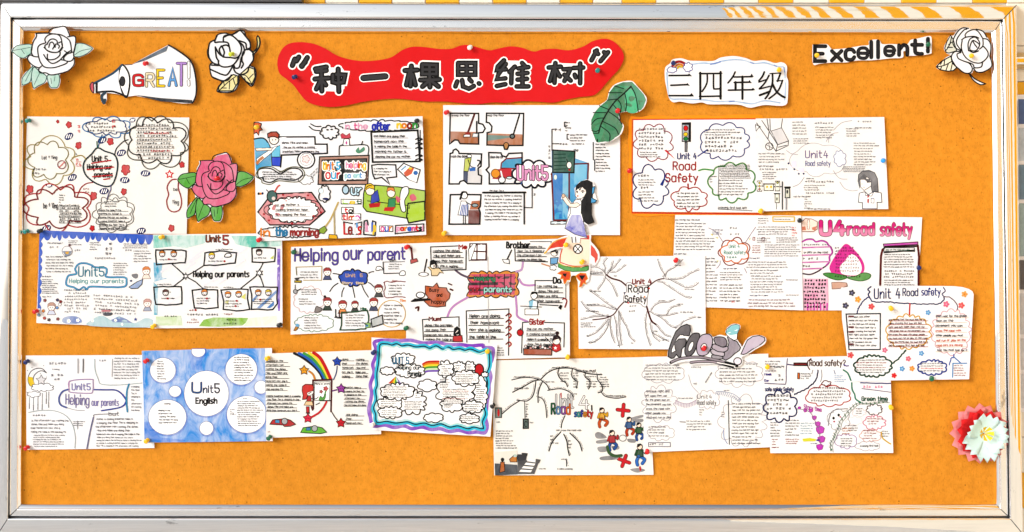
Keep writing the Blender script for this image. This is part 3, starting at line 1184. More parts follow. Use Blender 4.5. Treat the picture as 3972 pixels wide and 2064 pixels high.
# stroke skeletons of the bubble characters, in their own photo views
CHARS = [
    (Z2, ['885 590 860 655', '925 570 900 610', '1010 575 955 665', '990 620 950 660']),                      # opening quotes
    (Z2, ['1090 690 1200 670', '1100 715 1200 705', '1150 690 1155 910', '1085 790 1225 780', '1140 810 1100 890', '1165 810 1195 850',
          '1265 750 1265 820 1300 830 1370 820 1385 750 1300 745', '1318 690 1325 915']),                       # zhong
    (Z2, ['1570 780 1790 762']),                                                                               # yi
    (Z2, ['1985 705 2110 700', '2050 660 2040 860', '2030 720 2000 850', '2060 740 2090 850', '2160 650 2160 740 2300 740 2300 650 2160 645', '2160 695 2300 695', '2230 650 2235 870',
          '2140 800 2330 795', '2225 810 2160 865', '2250 810 2320 865']),                                     # ke
    (Z3, ['220 710 220 830 410 830 410 700 220 700', '220 765 410 765', '315 700 315 830', '210 905 190 960', '265 890 275 960 340 985 395 955', '345 880 370 905', '450 925 455 930']),   # si
    (Z3, ['730 670 660 740 650 780 750 770', '750 710 670 820 650 880 745 870', '650 955 745 935', '850 740 790 800', '815 780 810 925', '930 700 960 730', '890 760 1000 745', '880 820 990 810', '880 885 985 875', '870 960 1000 960', '935 750 935 950']),  # wei
    (Z3, ['1225 750 1360 740', '1300 700 1290 920', '1280 770 1240 900', '1310 780 1350 850', '1390 770 1470 765', '1460 780 1400 900', '1400 830 1470 895', '1500 755 1610 750', '1575 705 1575 925', '1515 830 1525 860']),  # shu
    (Z3, ['1760 560 1700 670', '1740 570 1775 600', '1885 580 1800 680', '1840 580 1870 600']),
]
for i, (vw, sts) in enumerate(CHARS):
    sh.v(*vw).part('backing#%d' % i)
    for st in sts:
        sh.L(st, 'W', 86, False)
for i, (vw, sts) in list(enumerate(CHARS))[1:-1]:                               # close the holes of the backing
    sh.v(*vw).part('backing#%d' % i)
    pp = [p for st in sts for p in nums(st)]
    if len(sts) > 2:
        x0, x1 = min(p[0] for p in pp), max(p[0] for p in pp)
        y0, y1 = min(p[1] for p in pp), max(p[1] for p in pp)
        sh.F([(x0 + 12, y0 + 30), (x0 + 40, y0), (x1 - 25, y0 + 8), (x1, y0 + 50), (x1 - 4, y1 - 30), (x1 - 40, y1), (x0 + 40, y1 - 5), (x0, y1 - 40)], 'W')
for i, (vw, sts) in enumerate(CHARS):
    sh.v(*vw).part('character#%d' % i)
    for st in sts:
        sh.L(st, '030303', 56 if len(sts) > 1 else 66, False)
for i, (vw, sts) in enumerate(CHARS):
    sh.v(*vw).part('character#%d' % i)
    for st in sts:
        sh.L(st, '37373a', 25 if len(sts) > 1 else 44, False)
sh.done()

# green leaf
sh = cutout('leaf_cutout', 'dark green paper leaf with black veins over the banner end', 'paper leaf', Z3,
            '2150 900 2050 905 1950 945 1895 1020 1870 1110 1790 1170 1730 1240 1690 1330 1690 1430 1740 1560 1755 1590 1900 1575 2020 1500 2060 1400 2015 1340 2010 1290 2020 1255 2100 1240 2200 1250 2280 1200 2315 1110 2290 1050 2210 960', 11, lifts=(0, 4, 0, 2), curl=0.6)
sh.part('leaf_surface').F('2150 908 2050 913 1955 952 1903 1022 1878 1112 1797 1177 1738 1245 1698 1332 1698 1430 1745 1556 1760 1582 1900 1567 2012 1496 2050 1400 2007 1342 2002 1288 2012 1250 2100 1232 2200 1242 2274 1196 2306 1110 2284 1052 2206 965', '2c7d4e', False, 0.12)
for pl, cc in (('1985 960 2120 955 2080 985 1940 1010 1955 985', '2fa06c'), ('1930 1050 2020 1030 1990 1090 1890 1115', '3f7d62'), ('2135 985 2190 1080 2210 1240 2090 1232 2075 1030', '3dc089'), ('2150 930 2220 990 2290 1070 2290 1150 2235 1225 2190 1080', '3a9a70'),
               ('1800 1185 1880 1160 1860 1240 1750 1260', '35996a'), ('1960 1130 2040 1160 2060 1240 1940 1230', '34996a'), ('1760 1390 1850 1400 1800 1560 1770 1575 1720 1480', '329565'), ('1880 1330 1990 1420 1950 1540 1850 1560', '2b8357'), ('1745 1270 1840 1260 1800 1350 1700 1380', '37905f')):
    sh.F(pl, cc, True, 0.1)
sh.part('vein_drawing').L('2140 960 2070 1030 1960 1130 1870 1260 1800 1400 1765 1570', 'K', 10)
for ln in ('1960 955 2060 985', '1890 1030 2040 1030', '1875 1112 1980 1100', '1790 1175 1900 1220', '1720 1250 1860 1250', '1700 1380 1760 1320 1850 1310', '1705 1450 1750 1460 1790 1440', '2140 960 2190 1060 2220 1240',
           '2070 1030 2090 1140 2080 1235', '1990 1100 2030 1170 2020 1250', '1940 1160 2000 1240 2020 1330', '1890 1240 1990 1310 2040 1380', '1830 1350 1960 1420 2000 1490', '1800 1400 1900 1480 1900 1570', '1720 1480 1780 1480'):
    sh.L(ln, '10201c', 7)
sh.done()

# cloud-shaped class sign
Z4 = (2500, 0, 3.044)
sh = cutout('class_sign', 'white cloud-shaped sign with four large Chinese characters and a small rainbow', 'sign', Z4,
            '300 750 330 705 430 688 530 715 640 720 810 720 900 680 1050 662 1190 685 1290 720 1420 712 1540 745 1620 735 1680 780 1678 900 1697 970 1690 1180 1670 1235 1600 1250 1430 1240 1340 1255 1240 1272 1130 1240 1000 1232 760 1232 680 1210 560 1222 420 1200 340 1208 290 1160 262 1050 240 920 245 800', 5.5, lifts=(0, 2, 2, 0), curl=0.5)
sh.part('border_drawing')
for ln in ('560 760 700 745 820 755 900 725', '900 725 1050 705 1180 715 1290 750 1420 742 1550 780 1640 790', '1655 800 1660 920', '1665 980 1662 1100 1655 1180', '1600 1215 1420 1190 1280 1225 1150 1210 1040 1195 860 1200 700 1180 440 1170 330 1170 290 1130 270 980 265 860'):
    sh.L(ln, '9fc4ee', 17, wash=0.4)
for ln in ('780 760 900 730', '1250 735 1290 750', '1530 770 1560 785', '1645 800 1655 850', '1000 1200 1060 1195'):
    sh.L(ln, '5b86d6', 14, wash=0.2)
sh.part('rainbow_drawing').L('330 780 370 738 420 728 470 750 475 775', 'a3161a', 30).L('360 790 400 760 440 765 450 785', 'O', 22).L('390 805 410 785 440 790', 'Y', 22)
sh.C(325, 825, 55, 32, 6, '2b3a9a', 6, fill='W').C(512, 795, 48, 50, 7, '2b3a9a', 6, fill='W')
sh.part('class_lettering')
for ln in ('290 893 520 890', '310 1008 500 1000', '290 1130 550 1130', '650 870 905 868', '650 1140 905 1135', '990 1065 1280 1060', '1060 910 1270 905', '1060 975 1240 970'):
    sh.L(ln, '050505', 13, False)
for ln in ('658 860 658 1168', '898 850 898 1165', '1156 905 1156 1168', '1075 970 1075 1062'):
    sh.L(ln, '050505', 27, False)
for ln in ('740 870 740 960 720 1020 680 1080', '815 870 815 1030 830 1050 880 1048', '1070 850 1040 910 985 980'):
    sh.L(ln, '050505', 20)
for tr in ('490 895 527 868 562 902', '478 1008 508 980 535 1014', '520 1138 555 1100 585 1138', '1240 912 1265 868 1290 908', '1215 978 1240 945 1268 982', '1255 1066 1280 1035 1308 1065', '870 865 900 845 925 870'):
    sh.F(tr, '050505')
for ln, w in (('1415 850 1390 905 1350 955', 22), ('1350 970 1440 940', 18), ('1470 890 1420 980 1355 1050', 20), ('1360 1050 1480 1020', 18), ('1360 1125 1480 1080', 26), ('1480 870 1600 862', 14), ('1510 870 1510 980 1470 1100 1425 1165', 22),
              ('1605 865 1570 960', 22), ('1560 955 1625 952', 14), ('1630 950 1590 1050 1540 1110 1470 1165', 20), ('1510 990 1550 1070 1600 1120 1655 1150', 26)):
    sh.L(ln, '050505', w)
sh.done()

# the word Excellent!
sh = cutout('excellent_sign', 'cut-out black lettering Excellent on a white strip, slanting upward', 'lettering', Z5,
            '-62 550 -40 528 60 520 118 528 165 580 220 580 290 575 400 560 520 540 600 530 610 480 720 468 760 520 850 520 930 522 1050 525 1100 470 1180 455 1240 440 1320 425 1345 460 1345 600 1330 635 1210 655 1080 660 1060 665 1040 610 1010 610 1000 680 860 690 640 712 470 715 330 738 180 738 30 752 -55 755', 4.2, lifts=(0, 1, 1, 0))
for ch, bx in (('E', '-35 545 90 722'), ('x', '165 605 280 715'), ('c', '330 590 430 705'), ('e', '480 570 590 685'), ('l', '632 495 660 680'), ('l', '712 490 742 680'), ('e', '795 550 900 655'), ('n', '960 535 1055 650'), ('t', '1110 475 1230 635'), ('!', '1300 455 1318 610')):
    q = [float(t) for t in bx.split()]
    sh.part('letter#%d' % q[0]).T(ch, *q, c='050507', w=40 if ch == 'e' else 46, over='2a2a30', ow=14, wob=0.12)
sh.done()

# rocket
Z28 = (2050, 880, 5.58)
sh = cutout('rocket_cutout', 'orange and cream paper rocket with green band and flames', 'paper rocket', Z28,
            '330 585 345 530 440 400 560 300 700 230 850 180 900 160 1100 200 1340 170 1350 310 1430 400 1520 530 1540 650 1500 760 1430 840 1350 800 1340 900 1330 990 1320 1080 1300 1180 1200 1230 1140 1310 1080 1310 1070 1200 1040 1120 1020 1060 930 1070 900 1190 850 1180 800 1240 740 1230 700 1140 '
            '620 1040 620 950 600 900 650 780 680 620 720 470 620 480 480 530 370 580', 9.5, lifts=(0, 0, 0, 0), curl=0.3)
sh.part('hull_drawing').F('870 180 1320 180 1325 300 1320 560 1310 800 1200 850 960 840 700 760 700 600 740 480 820 260', 'f4dcc4', False, 0.2).L('730 480 690 620 680 760', 'd9542a', 26).L('690 770 960 850 1290 840', 'e05a2a', 22)
sh.F('1095 260 1100 190 1315 180 1312 275', 'd8271c')
sh.F('650 780 780 850 960 880 1150 880 1300 845 1300 930 1240 960 950 970 780 940 640 870', '3fa53a', False, 0.12, '1c5a24', 9).L('640 770 770 835 960 870 1150 875', 'f2d14a', 10)
sh.part('fin_drawing').F('400 530 520 360 660 280 820 250 740 440 620 440 480 470', 'e23a1c', False, 0.06).F('1350 385 1430 470 1500 600 1495 700 1440 790 1430 680 1350 610', 'e23a1c', False, 0.06)
sh.L('390 530 520 350 680 270 830 240', 'f0b03a', 12).L('350 570 390 540', 'f0c21e', 34)
sh.part('flame_drawing')
sh.F('625 1010 720 950 900 970 910 1060 890 1150 830 1150 800 1220 770 1230 750 1120 690 1130 720 1040', 'e2480f', False, 0.03, 'f0a020', 10).F('1020 1060 1120 1000 1240 1010 1280 1120 1230 1170 1240 1240 1190 1210 1150 1290 1100 1300 1130 1180 1070 1130', 'e2480f', False, 0.03, 'f0a020', 10)
sh.F('740 1010 830 1010 800 1090 750 1050', '0a141a').F('1090 1050 1230 1050 1160 1160', '0a141a')
sh.part('window_drawing').E(1070, 480, 95, 95, 'W', 'K', 26).L('1010 410 1130 550', 'K', 20, False).L('1130 410 1010 550', 'K', 20, False)
sh.done()

# GOOD with a thumbs-up
Z29 = (2540, 1220, 5.152)
sh = cutout('good_cutout', 'grey cut-out word Good with a thumbs-up hand and exclamation mark', 'lettering', Z29,
            '255 850 265 720 310 560 370 400 450 260 560 200 660 185 720 230 725 350 740 385 800 370 900 378 930 400 1040 380 1120 400 1170 450 1300 405 1430 430 1410 350 1440 270 1530 200 1620 185 1700 210 1705 280 1660 380 1650 500 1720 600 1745 640 1830 500 1930 430 2080 410 2200 450 2225 520 2180 600 2010 700 1900 770 1790 830 1740 850 1760 920 1730 1010 '
            '1640 1050 1560 1070 1400 1020 1100 990 720 1000 680 940 500 960 330 1010 290 930 330 890', 9.5, lifts=(0, 8, 0, 0), curl=0.3, thick=0.8)
sh.part('good_lettering')
sh.F('265 840 280 700 340 520 420 340 520 240 640 195 705 225 715 320 690 420 600 445 560 400 500 410 440 470 400 560 480 490 600 480 630 520 610 620 540 690 520 840 480 860 430 800 380 870 330 880', '5e5b61', False, 0.08, 'K', 20)
sh.F('335 770 340 690 390 590 405 690 425 720', 'W', False, 0, 'K', 16).F('470 480 510 410 560 430 680 440 640 470', 'W')
sh.F('600 760 610 640 680 480 760 385 880 380 895 470 850 600 780 760 700 830 630 825', '5e5b61', True, 0.08, 'K', 20).E(720, 640, 40, 105, 'W', 'K', 15, rot=0.38)
sh.F('835 700 850 560 920 430 1030 390 1120 420 1155 520 1130 650 1060 780 960 825 870 800', 'c2b4cc', True, 0.15, 'K', 20).E(980, 655, 58, 75, 'W', 'K', 18, rot=0.3)
sh.part('hand_drawing').F('1340 880 1390 760 1450 690 1480 560 1450 450 1490 440 1560 510 1640 540 1715 660 1690 720 1600 780 1500 870 1420 915', '8d8294', False, 0.25, 'K', 12)
sh.F('1420 390 1430 300 1530 215 1630 195 1690 220 1690 290 1650 390 1640 500 1580 515 1490 460', 'W', False, 0, 'K', 14).F('1435 380 1450 300 1535 225 1630 203 1685 225 1680 290 1640 390 1620 435 1540 420', '7fd0dc', True, 0.12)
for fg, cc in (('1180 500 1230 450 1380 460 1440 540 1430 620 1350 650 1240 620', '7f7584'), ('1140 650 1180 590 1270 620 1360 655 1450 640 1460 700 1400 745 1300 750 1180 710', 'b7a9bb'), ('1115 720 1160 690 1260 740 1380 760 1380 830 1280 830 1150 790', 'c6bccc'), ('1150 810 1340 840 1340 890 1160 880', '9a95a0')):
    sh.F(fg, cc, True, 0.15, 'K', 12)
sh.part('underline_drawing').L('320 960 480 890 720 855 950 860 1200 910 1450 970 1640 1025', 'K', 62).L('335 950 480 890 720 855 950 858 1200 905 1380 945', '9d949f', 34)
sh.L('720 960 900 940 1150 945 1350 990 1560 1045', 'K', 58).L('720 958 900 938 1150 945 1330 985', 'a89ca8', 32).L('1250 960 1450 1000 1600 1035', 'W', 10)
sh.part('exclamation_drawing').F('1720 790 1790 640 1850 510 1960 440 2090 420 2190 460 2200 520 2130 590 1960 690 1830 780 1770 800', 'cbbcd6', False, 0.2, 'K', 18).E(1655, 935, 78, 72, 'e6dce8', 'K', 18)
sh.done()

# girl cut-out standing in front of the window drawing
Z9 = (1680, 390, 2.435)
sh = cutout('girl_cutout', 'paper cut-out girl with long black hair wiping a blue window', 'paper figure', Z9,
            '1340 890 1335 830 1380 770 1450 742 1510 770 1535 810 1530 880 1550 940 1500 980 1490 1060 1520 1150 1460 1180 1420 1160 1440 1230 1455 1300 1390 1300 1385 1345 1310 1345 1300 1290 1240 1210 1270 1110 1270 1080 1290 1010 1240 940 1210 930 1215 885 1245 885 1310 970 1360 920', 6.5,
            smooth=False, hfun=lambda u, v: 5.4 + 6.2 * v * v)
sh.part('hair_drawing').F('1346 850 1352 805 1398 765 1455 750 1503 775 1510 860 1497 1000 1497 1080 1522 1150 1465 1170 1425 1142 1398 1050 1402 955 1425 912 1446 872 1440 832 1412 812 1376 830', '141417', False, 0.02, 'K', 4)
sh.part('face_drawing').F('1350 842 1378 828 1412 812 1440 832 1446 872 1426 908 1398 926 1366 930 1343 902', 'fdf1e8', False, 0, '2a2a2a', 3).L('1398 858 1412 850 1428 858', 'K', 5).E(1413, 866, 8, 9, 'K').L('1354 862 1366 856', 'K', 5).E(1362, 868, 5, 8, 'K').E(1366, 902, 8, 7, 'b0181c').L('1352 845 1372 820 1386 846 1406 808 1436 838', 'K', 7, False)
sh.part('dress_drawing').F('1300 1060 1300 1000 1340 940 1392 932 1400 960 1398 1060 1420 1150 1450 1295 1340 1265 1245 1208 1275 1110', 'W', False, 0, '2a2a2a', 4).F('1310 1080 1395 1080 1420 1160 1448 1290 1340 1262 1250 1207 1285 1120', '6068d8', False, 0.7)
sh.F('1250 1207 1340 1262 1448 1290 1440 1255 1350 1225 1280 1180', '4a50d0', False, 0.4)
sh.part('arm_drawing').F('1222 895 1242 890 1300 975 1360 965 1392 985 1350 1012 1285 1005 1226 935', 'fdeadb', False, 0, '2a2a2a', 4).E(1230, 900, 15, 19, 'f3cfae', '3a2a20', 3)
sh.part('bow_drawing').F('1500 820 1530 812 1520 870 1500 890', '2aa0e0', False, 0.1, 'K', 5).F('1490 915 1545 945 1530 965 1490 970', '2aa0e0', False, 0.1, 'K', 5)
sh.L('1310 1290 1315 1340', 'K', 5).L('1345 1290 1348 1340', 'K', 5)
sh.done()

# paper flower with layered jagged petals
fl = empty('paper_flower', tuple(P(3798, 1682, 0.002)), 'layered paper flower, jagged red outer petals and pale blue inner ones', 'paper flower')
FB = np.array(P(3798, 1682, 0.002))


def petal(name, ang, r0, r1, wid, rise0, rise1, mat, cx=0.0, cz=0.0, teeth=3):
    """a jagged petal, rising from the middle to its tip"""
    ca, sa = math.cos(ang), math.sin(ang)
    vv, ff = [], []
    rows = 6
    for j in range(rows + 1):
        t = j / rows
        r = r0 + (r1 - r0) * t
        w = wid * (0.35 + 0.65 * math.sin(min(1.0, t * 1.15) * 1.57))
        for i in range(2 * teeth + 1):
            s = -1 + i / teeth
            rr = r * (1 - 0.10 * s * s)
            if j == rows:
                rr += (0.17 if i % 2 else -0.06) * (r1 - r0)
            y = -(rise0 + (rise1 - rise0) * t ** 1.6) - 0.004 * s * s * t
            x, z = rr * ca - s * w * sa, rr * sa + s * w * ca
            vv.append((cx + x, y, cz + z))
    n = 2 * teeth + 1
    for j in range(rows):
        for i in range(n - 1):
            k = j * n + i
            ff.append((k, k + 1, k + n + 1, k + n))
    o = link_mesh(name, vv, ff, mat, fl, True)
    md = o.modifiers.new('thickness', 'SOLIDIFY')
    md.thickness = 0.0005
    return o


M_R = mat_plain('deep red paper', (0.66, 0.012, 0.015), 0.7, 0.2, 0.25)
M_PK = PAPER['pink']
M_PB = mat_plain('pale blue paper', (0.62, 0.83, 0.83), 0.7, 0.2, 0.06)
M_YS = mat_plain('yellow paper strip', (0.85, 0.62, 0.03), 0.6, 0.2)
for i in range(8):
    petal('outer_petal', 6.283 * i / 8 + 0.2, 0.008, 0.066, 0.030, 0.003, 0.012, M_PK, -0.004, 0.002, 2)
for i in range(7):
    petal('red_petal', 6.283 * i / 7 + 0.5, 0.006, 0.055, 0.029, 0.006, 0.017, M_R, 0, 0, 2)
for i, an in enumerate((0.25, 1.35, 2.65, 3.75, 4.75, 5.65)):
    petal('inner_petal', an, 0.003, (0.050, 0.046, 0.040, 0.055, 0.060, 0.050)[i], 0.026, 0.012, 0.027, M_PB, 0.006, 0.000, 3)
for i in range(7):
    an = 0.9 * i
    r = 0.013
    vv = [(0.004 + math.cos(an + 0.3 * s) * r * t, -0.016 - 0.016 * t, 0.004 + math.sin(an + 0.3 * s) * r * t) for t in (0.2, 0.6, 1.0, 1.4) for s in (-1, 1)]
    link_mesh('stamen', vv, [(0, 1, 3, 2), (2, 3, 5, 4), (4, 5, 7, 6)], M_YS, fl)

# ------------------------------------------------------------------ pupils' posters
def poster(label, corners, level, view, **kw):
    sh = Sheet('hand_drawn_poster', label, 'poster', corners, level, group="pupils' posters pinned to the board", **kw)
    return sh.v(*view)


def kid(sh, cx, cy, r, hair='K', top='R', face='fbe6d6', tl='K', ow=4, body=True):
    """a small drawn child's head and shoulders"""
    if body:
        sh.F([(cx - r * 1.1, cy + r * 2.0), (cx - r * .6, cy + r * .95), (cx + r * .6, cy + r * .95), (cx + r * 1.1, cy + r * 2.0)], top, False, 0.1, tl, ow)
    sh.E(cx, cy, r * .92, r, face, tl, ow)
    sh.F([(cx - r, cy + r * .05), (cx - r * .95, cy - r * .7), (cx - r * .3, cy - r * 1.15), (cx + r * .5, cy - r * 1.1), (cx + r, cy - r * .6), (cx + r, cy + r * .1), (cx + r * .6, cy - r * .35), (cx - r * .5, cy - r * .3)], hair, False, 0.05, tl, ow * .7)
    sh.E(cx - r * .33, cy + r * .12, r * .11, r * .16, 'K').E(cx + r * .33, cy + r * .12, r * .11, r * .16, 'K').L([(cx - r * .2, cy + r * .55), (cx, cy + r * .65), (cx + r * .25, cy + r * .52)], 'r', ow * .7)


# A --- hearts and clouds
sh = poster('white poster with red blossoms, striped clouds and a round Unit 5 bubble', '105 452 734 456 724 908 92 904', 2.6, (60, 430, 2.6786), paper='cream', lifts=(0, 1, 2, 0))
sh.part('blossom_drawing')
for x, y, r in ((440, 112, 16), (555, 145, 33), (655, 360, 35), (985, 320, 37), (1143, 610, 52), (1730, 560, 30), (150, 815, 43), (810, 885, 40), (1125, 840, 32), (797, 1220, 28), (1620, 1220, 34)):
    sh.F(sh.bumpy([(x + r * .8 * math.cos(t), y + r * .95 * math.sin(t)) for t in [0.785 * i for i in range(8)]], 5, r * .3), 'cf1a1e', False, 0.1, '8a0f14', 4)
sh.star(1600, 660, 40, 5, .45, 'W', 'R', 9)
sh.part('small_cloud_drawing')
for x, y, a in ((1215, 97, -.3), (555, 265, -.6), (900, 305, -.5), (1100, 437, -.4), (1350, 650, 0), (1135, 720, 0), (590, 693, -.5), (350, 773, 0), (920, 835, -.2), (1305, 1248, -.3), (322, 1222, -.4)):
    rx, ry = (44, 27) if x not in (350, 1215) else (26, 18)
    sh.E(x, y, rx, ry, 'N', 'N', 7, a)
    for k in (-.5, 0, .5):
        sh.L([(x + k * rx + 6, y - ry * .6), (x + k * rx - 6, y + ry * .6)], 'W', 6, False)
sh.part('bubble_drawing')
sh.C(955, 170, 245, 92, 7, '1c6fae', 7, 46).C(945, 165, 215, 72, 7, '16316a', 6, 40)
sh.C(365, 515, 238, 225, 7, 'a3924a', 6, 60).C(350, 510, 195, 185, 7, '80783a', 6, 55)
sh.C(1465, 325, 320, 255, 8, '4b4b3c', 7, 70).C(1465, 315, 285, 215, 8, 'K', 8, 60)
sh.C(445, 1010, 335, 220, 7, 'b01a20', 8, 80).C(435, 1010, 300, 180, 7, '7d1216', 9, 80)
sh.C(1025, 1070, 205, 180, 11, '6f6f6c', 5, 34).C(1030, 1070, 170, 150, 11, '55554f', 4, 30)
sh.L('1690 720 1620 720 1575 790 1590 870 1570 940 1590 1020 1640 1050 1700 1030 1725 960 1715 880 1690 800', '9b1c22', 8, closed=True)
sh.L('850 385 930 420 1030 460 1062 560 1040 690 1000 770 930 785 830 750 740 680 705 600 720 520 790 450', '0d2a33', 10, closed=True)
for ln, cc in (('1030 460 1050 390 1120 320 1170 300', 'K'), ('860 370 880 300 900 250', '1c5a8e'), ('850 380 845 320', 'e'), ('590 490 640 470 690 465 730 500', 'a08a3a'), ('640 890 680 800 740 755 800 745', '9b1c22'), ('950 920 970 860 990 820 990 775', '5a5580')):
    sh.L(ln, cc, 7)
sh.part('title_lettering').T('Unit 5', 795, 470, 955, 525, 'K', 11).T('Helping our', 745, 555, 1000, 625, 'K', 10).T('parents', 820, 635, 1005, 705, 'K', 11)
for ln in ('790 545 990 515', '745 612 1018 585', '800 685 1005 668', '915 712 980 705'):
    sh.L(ln, 'c01820', 8, False)
sh.part('handwriting')
sh.CJ(1250, 130, 1690, 510, 10, 'K', ul='8a7a70', rag=.2).CJ(740, 115, 1060, 225, 3, 'D', rag=.3)
sh.T('be + Ving', 290, 960, 440, 1030, 'D', 6).T('Let + Ving', 275, 465, 430, 515, 'D', 5)
sh.CJ(450, 970, 700, 1170, 7, 'K', ul='K', rag=.15).PA(450, 865, 530, 960, 3, 'D').CJ(170, 590, 360, 670, 2, 'D').PA(920, 930, 1090, 1000, 2, 'D')
sh.PA(860, 1010, 1190, 1240, 6, 'D', ul='D', rag=.1).T('be', 1640, 800, 1680, 830, 'D', 5).T('Ving', 1630, 925, 1695, 985, 'D', 5).PA(620, 425, 730, 465, 1, 'K').CJ(1000, 80, 1060, 200, 2, 'R')
sh.CJ(625, 490, 700, 580, 2, 'R', ul='R').CJ(700, 800, 790, 860, 2, 'r').E(480, 560, 42, 42, None, '7a2f33', 5).L('450 590 510 530', 'R', 5)
sh.CJ(1320, 220, 1640, 250, 1, 'R').CJ(1400, 405, 1650, 430, 1, 'R').CJ(640, 140, 690, 240, 2, 'R')
sh.done()

# B --- in the afternoon / in the morning
sh = poster('colour poster reading In the afternoon and In the morning, with a green sofa', '985 473 1639 451 1653 911 995 937', 9.0, (960, 430, 2.5757), lifts=(0, 0, 2.5, 0))
sh.part('sun_drawing').F('65 115 110 118 140 130 130 165 150 190 118 200 112 245 90 215 65 230', 'e3591c', False, 0.05, 'K', 6)
sh.part('boy_drawing').F('65 285 150 275 200 310 230 380 240 560 80 575 75 420', '41b9e6', False, 0.12).F('80 380 240 400 225 540 85 600', '2f9fd4', False, 0.2).L('65 282 150 272 195 305 230 375', 'K', 9)
sh.F('240 390 330 340 325 470 240 465', '6ccdf0', False, 0.1, 'K', 4).F('240 462 335 462 330 555 245 548', '2348d8', False, 0.05, 'K', 5)
sh.F('90 480 160 430 260 365 300 350 240 420 160 485 95 545', 'W', False, 0, '3a3a3a', 4).F('75 375 250 370 240 395 90 400', 'fbe9dc', False, 0, 'K', 4).E(265, 285, 48, 52, 'fdeee4', 'K', 6).F('205 270 200 230 235 212 290 210 318 240 308 275 270 258 235 260', 'b53a12', False, 0.1, 'K', 7)
sh.E(250, 290, 5, 8, 'K').E(282, 288, 5, 8, 'K').F('80 520 110 480 150 450 170 470 130 500 100 540', 'c87a3a', False, .1)
sh.part('text_frame_drawing').F('325 262 670 262 675 335 790 335 792 425 650 432 330 440', 'f1f1f7').L('320 262 672 260 676 334 795 334 797 424 650 432 340 442 330 560', 'K', 10, False)
sh.E(585, 490, 86, 84, 'f4f4f6', 'K', 9).E(585, 485, 60, 60, None, 'b8b8c0', 4).flower(585, 483, 42, 'f2d6d8', None, '9a6a70')
sh.L('105 600 150 575 240 580 325 630 380 600 440 575 520 585 550 640 480 690 400 690 310 680 230 715 165 700 155 670 110 665', 'K', 8, closed=True).L('90 620 130 570 240 560 330 605 400 575 460 560 540 575 570 640 500 710 310 700 230 735 150 720 140 690 90 660', '5a5a30', 6, closed=True)
sh.C(585, 690, 70, 45, 7, 'K', 4)
sh.part('red_frame_drawing').F('105 1010 240 830 640 815 775 1005 620 1140 225 1140', 'e0848a', False, 0.25, 'K', 9)
sh.C(455, 990, 245, 125, 18, 'K', 7, 26, fill='W').C(455, 990, 280, 118, 10, 'K', 5, 30)
for x, y in ((355, 840), (605, 845), (165, 1032), (735, 1015), (660, 1050), (445, 1125), (215, 1095)):
    sh.E(x, y, 13, 10, 'b2222c')
sh.E(245, 855, 50, 58, '4a6f6c', 'K', 7).E(260, 875, 18, 18, 'd8c8c4').L('275 805 300 760 320 745', 'd4504a', 16).L('190 790 215 815', 'K', 6).E(112, 828, 12, 14, 'K').E(132, 828, 11, 12, 'O').E(150, 825, 11, 13, 'N')
sh.part('blackboard_drawing').F('720 460 1215 445 1200 735 705 735', 'b98a78', False, .1, 'K', 8).F('745 492 1192 478 1185 695 745 702', '3c3c3a', False, .05, 'K', 7).F('905 480 975 480 970 700 905 700', '17171a')
sh.T('Unit 5', 760, 515, 920, 585, 'W', 34, cols=['Y', 'O', 'b', 'O', 'c'], ow=16).T('helping', 985, 510, 1180, 590, 'W', 32, cols=['p', 'P', 'S', 'p', 'R', 'O', 'Y'], ow=13)
sh.T('our', 785, 620, 925, 675, 'W', 34, cols=['R', 'c', 'R'], ow=16).T('parents', 975, 620, 1165, 685, 'W', 32, cols=['q', 'b', 'w', 'q'], ow=12)
sh.part('title_lettering').C(1320, 148, 400, 52, 22, 'K', 7, 24).T('In the', 965, 125, 1195, 180, 'd98fc0', 12, cols=['w', 'p', 'P', 'p', 'p']).T('after', 1250, 118, 1420, 185, '2333b8', 19).T('noon', 1495, 130, 1690, 170, 'O', 18, cols=['Y', 'O', 'r', 'g'])
sh.C(420, 1212, 310, 52, 20, 'K', 7, 20).T('in', 135, 1175, 215, 1250, 'O', 17).T('the', 285, 1170, 395, 1245, '2a7fb0', 19).T('morning', 430, 1180, 705, 1265, '9a2a2a', 17)
sh.part('sketches_drawing').C(820, 215, 86, 62, 9, 'K', 8, 16).E(800, 190, 14, 8, 'K').E(840, 186, 14, 8, 'K').L('630 130 680 155 735 155', 'K', 7).L('615 155 660 190 725 198', 'K', 7)
sh.F('930 240 950 225 985 250 1020 225 1030 270 990 275 940 275', 'd02a48', False, .1, '8a1428', 4).F('965 280 1015 280 1020 340 1050 345 915 350 955 335', 'W', False, 0, 'K', 5).E(988, 320, 10, 18, 'c94aa0').L('915 440 920 355 960 345', 'K', 7).L('1020 345 1195 345 1205 440', 'K', 7).L('1140 335 1150 305', 'K', 7).F('1080 400 1110 365 1120 395 1160 360 1170 395 1110 425', '3f8f6a', True, .1)
sh.part('text_frame_drawing').L('1235 212 1700 195 1722 505 1250 512', 'K', 11, False, True).L('1725 195 1725 480', 'K', 6)
for y in (285, 330, 375, 450, 490):
    sh.L([(1680, y), (1715, y - 12), (1745, y), (1715, y + 10)], 'K', 8)
sh.L('1240 545 1300 535 1480 540 1490 660 1390 670 1420 735 1340 665 1270 680 1250 630', 'K', 8, False, True)
sh.F('1500 585 1560 525 1640 560 1725 590 1690 715 1600 680', 'W', False, 0, 'K', 7).F('1560 620 1620 560 1665 575 1640 630 1580 665', 'd9531c', False, .1).E(1680, 620, 24, 22, '2f6fc0').L('1540 590 1580 555', '7fb0d8', 10).E(1625, 575, 18, 12, 'Y')
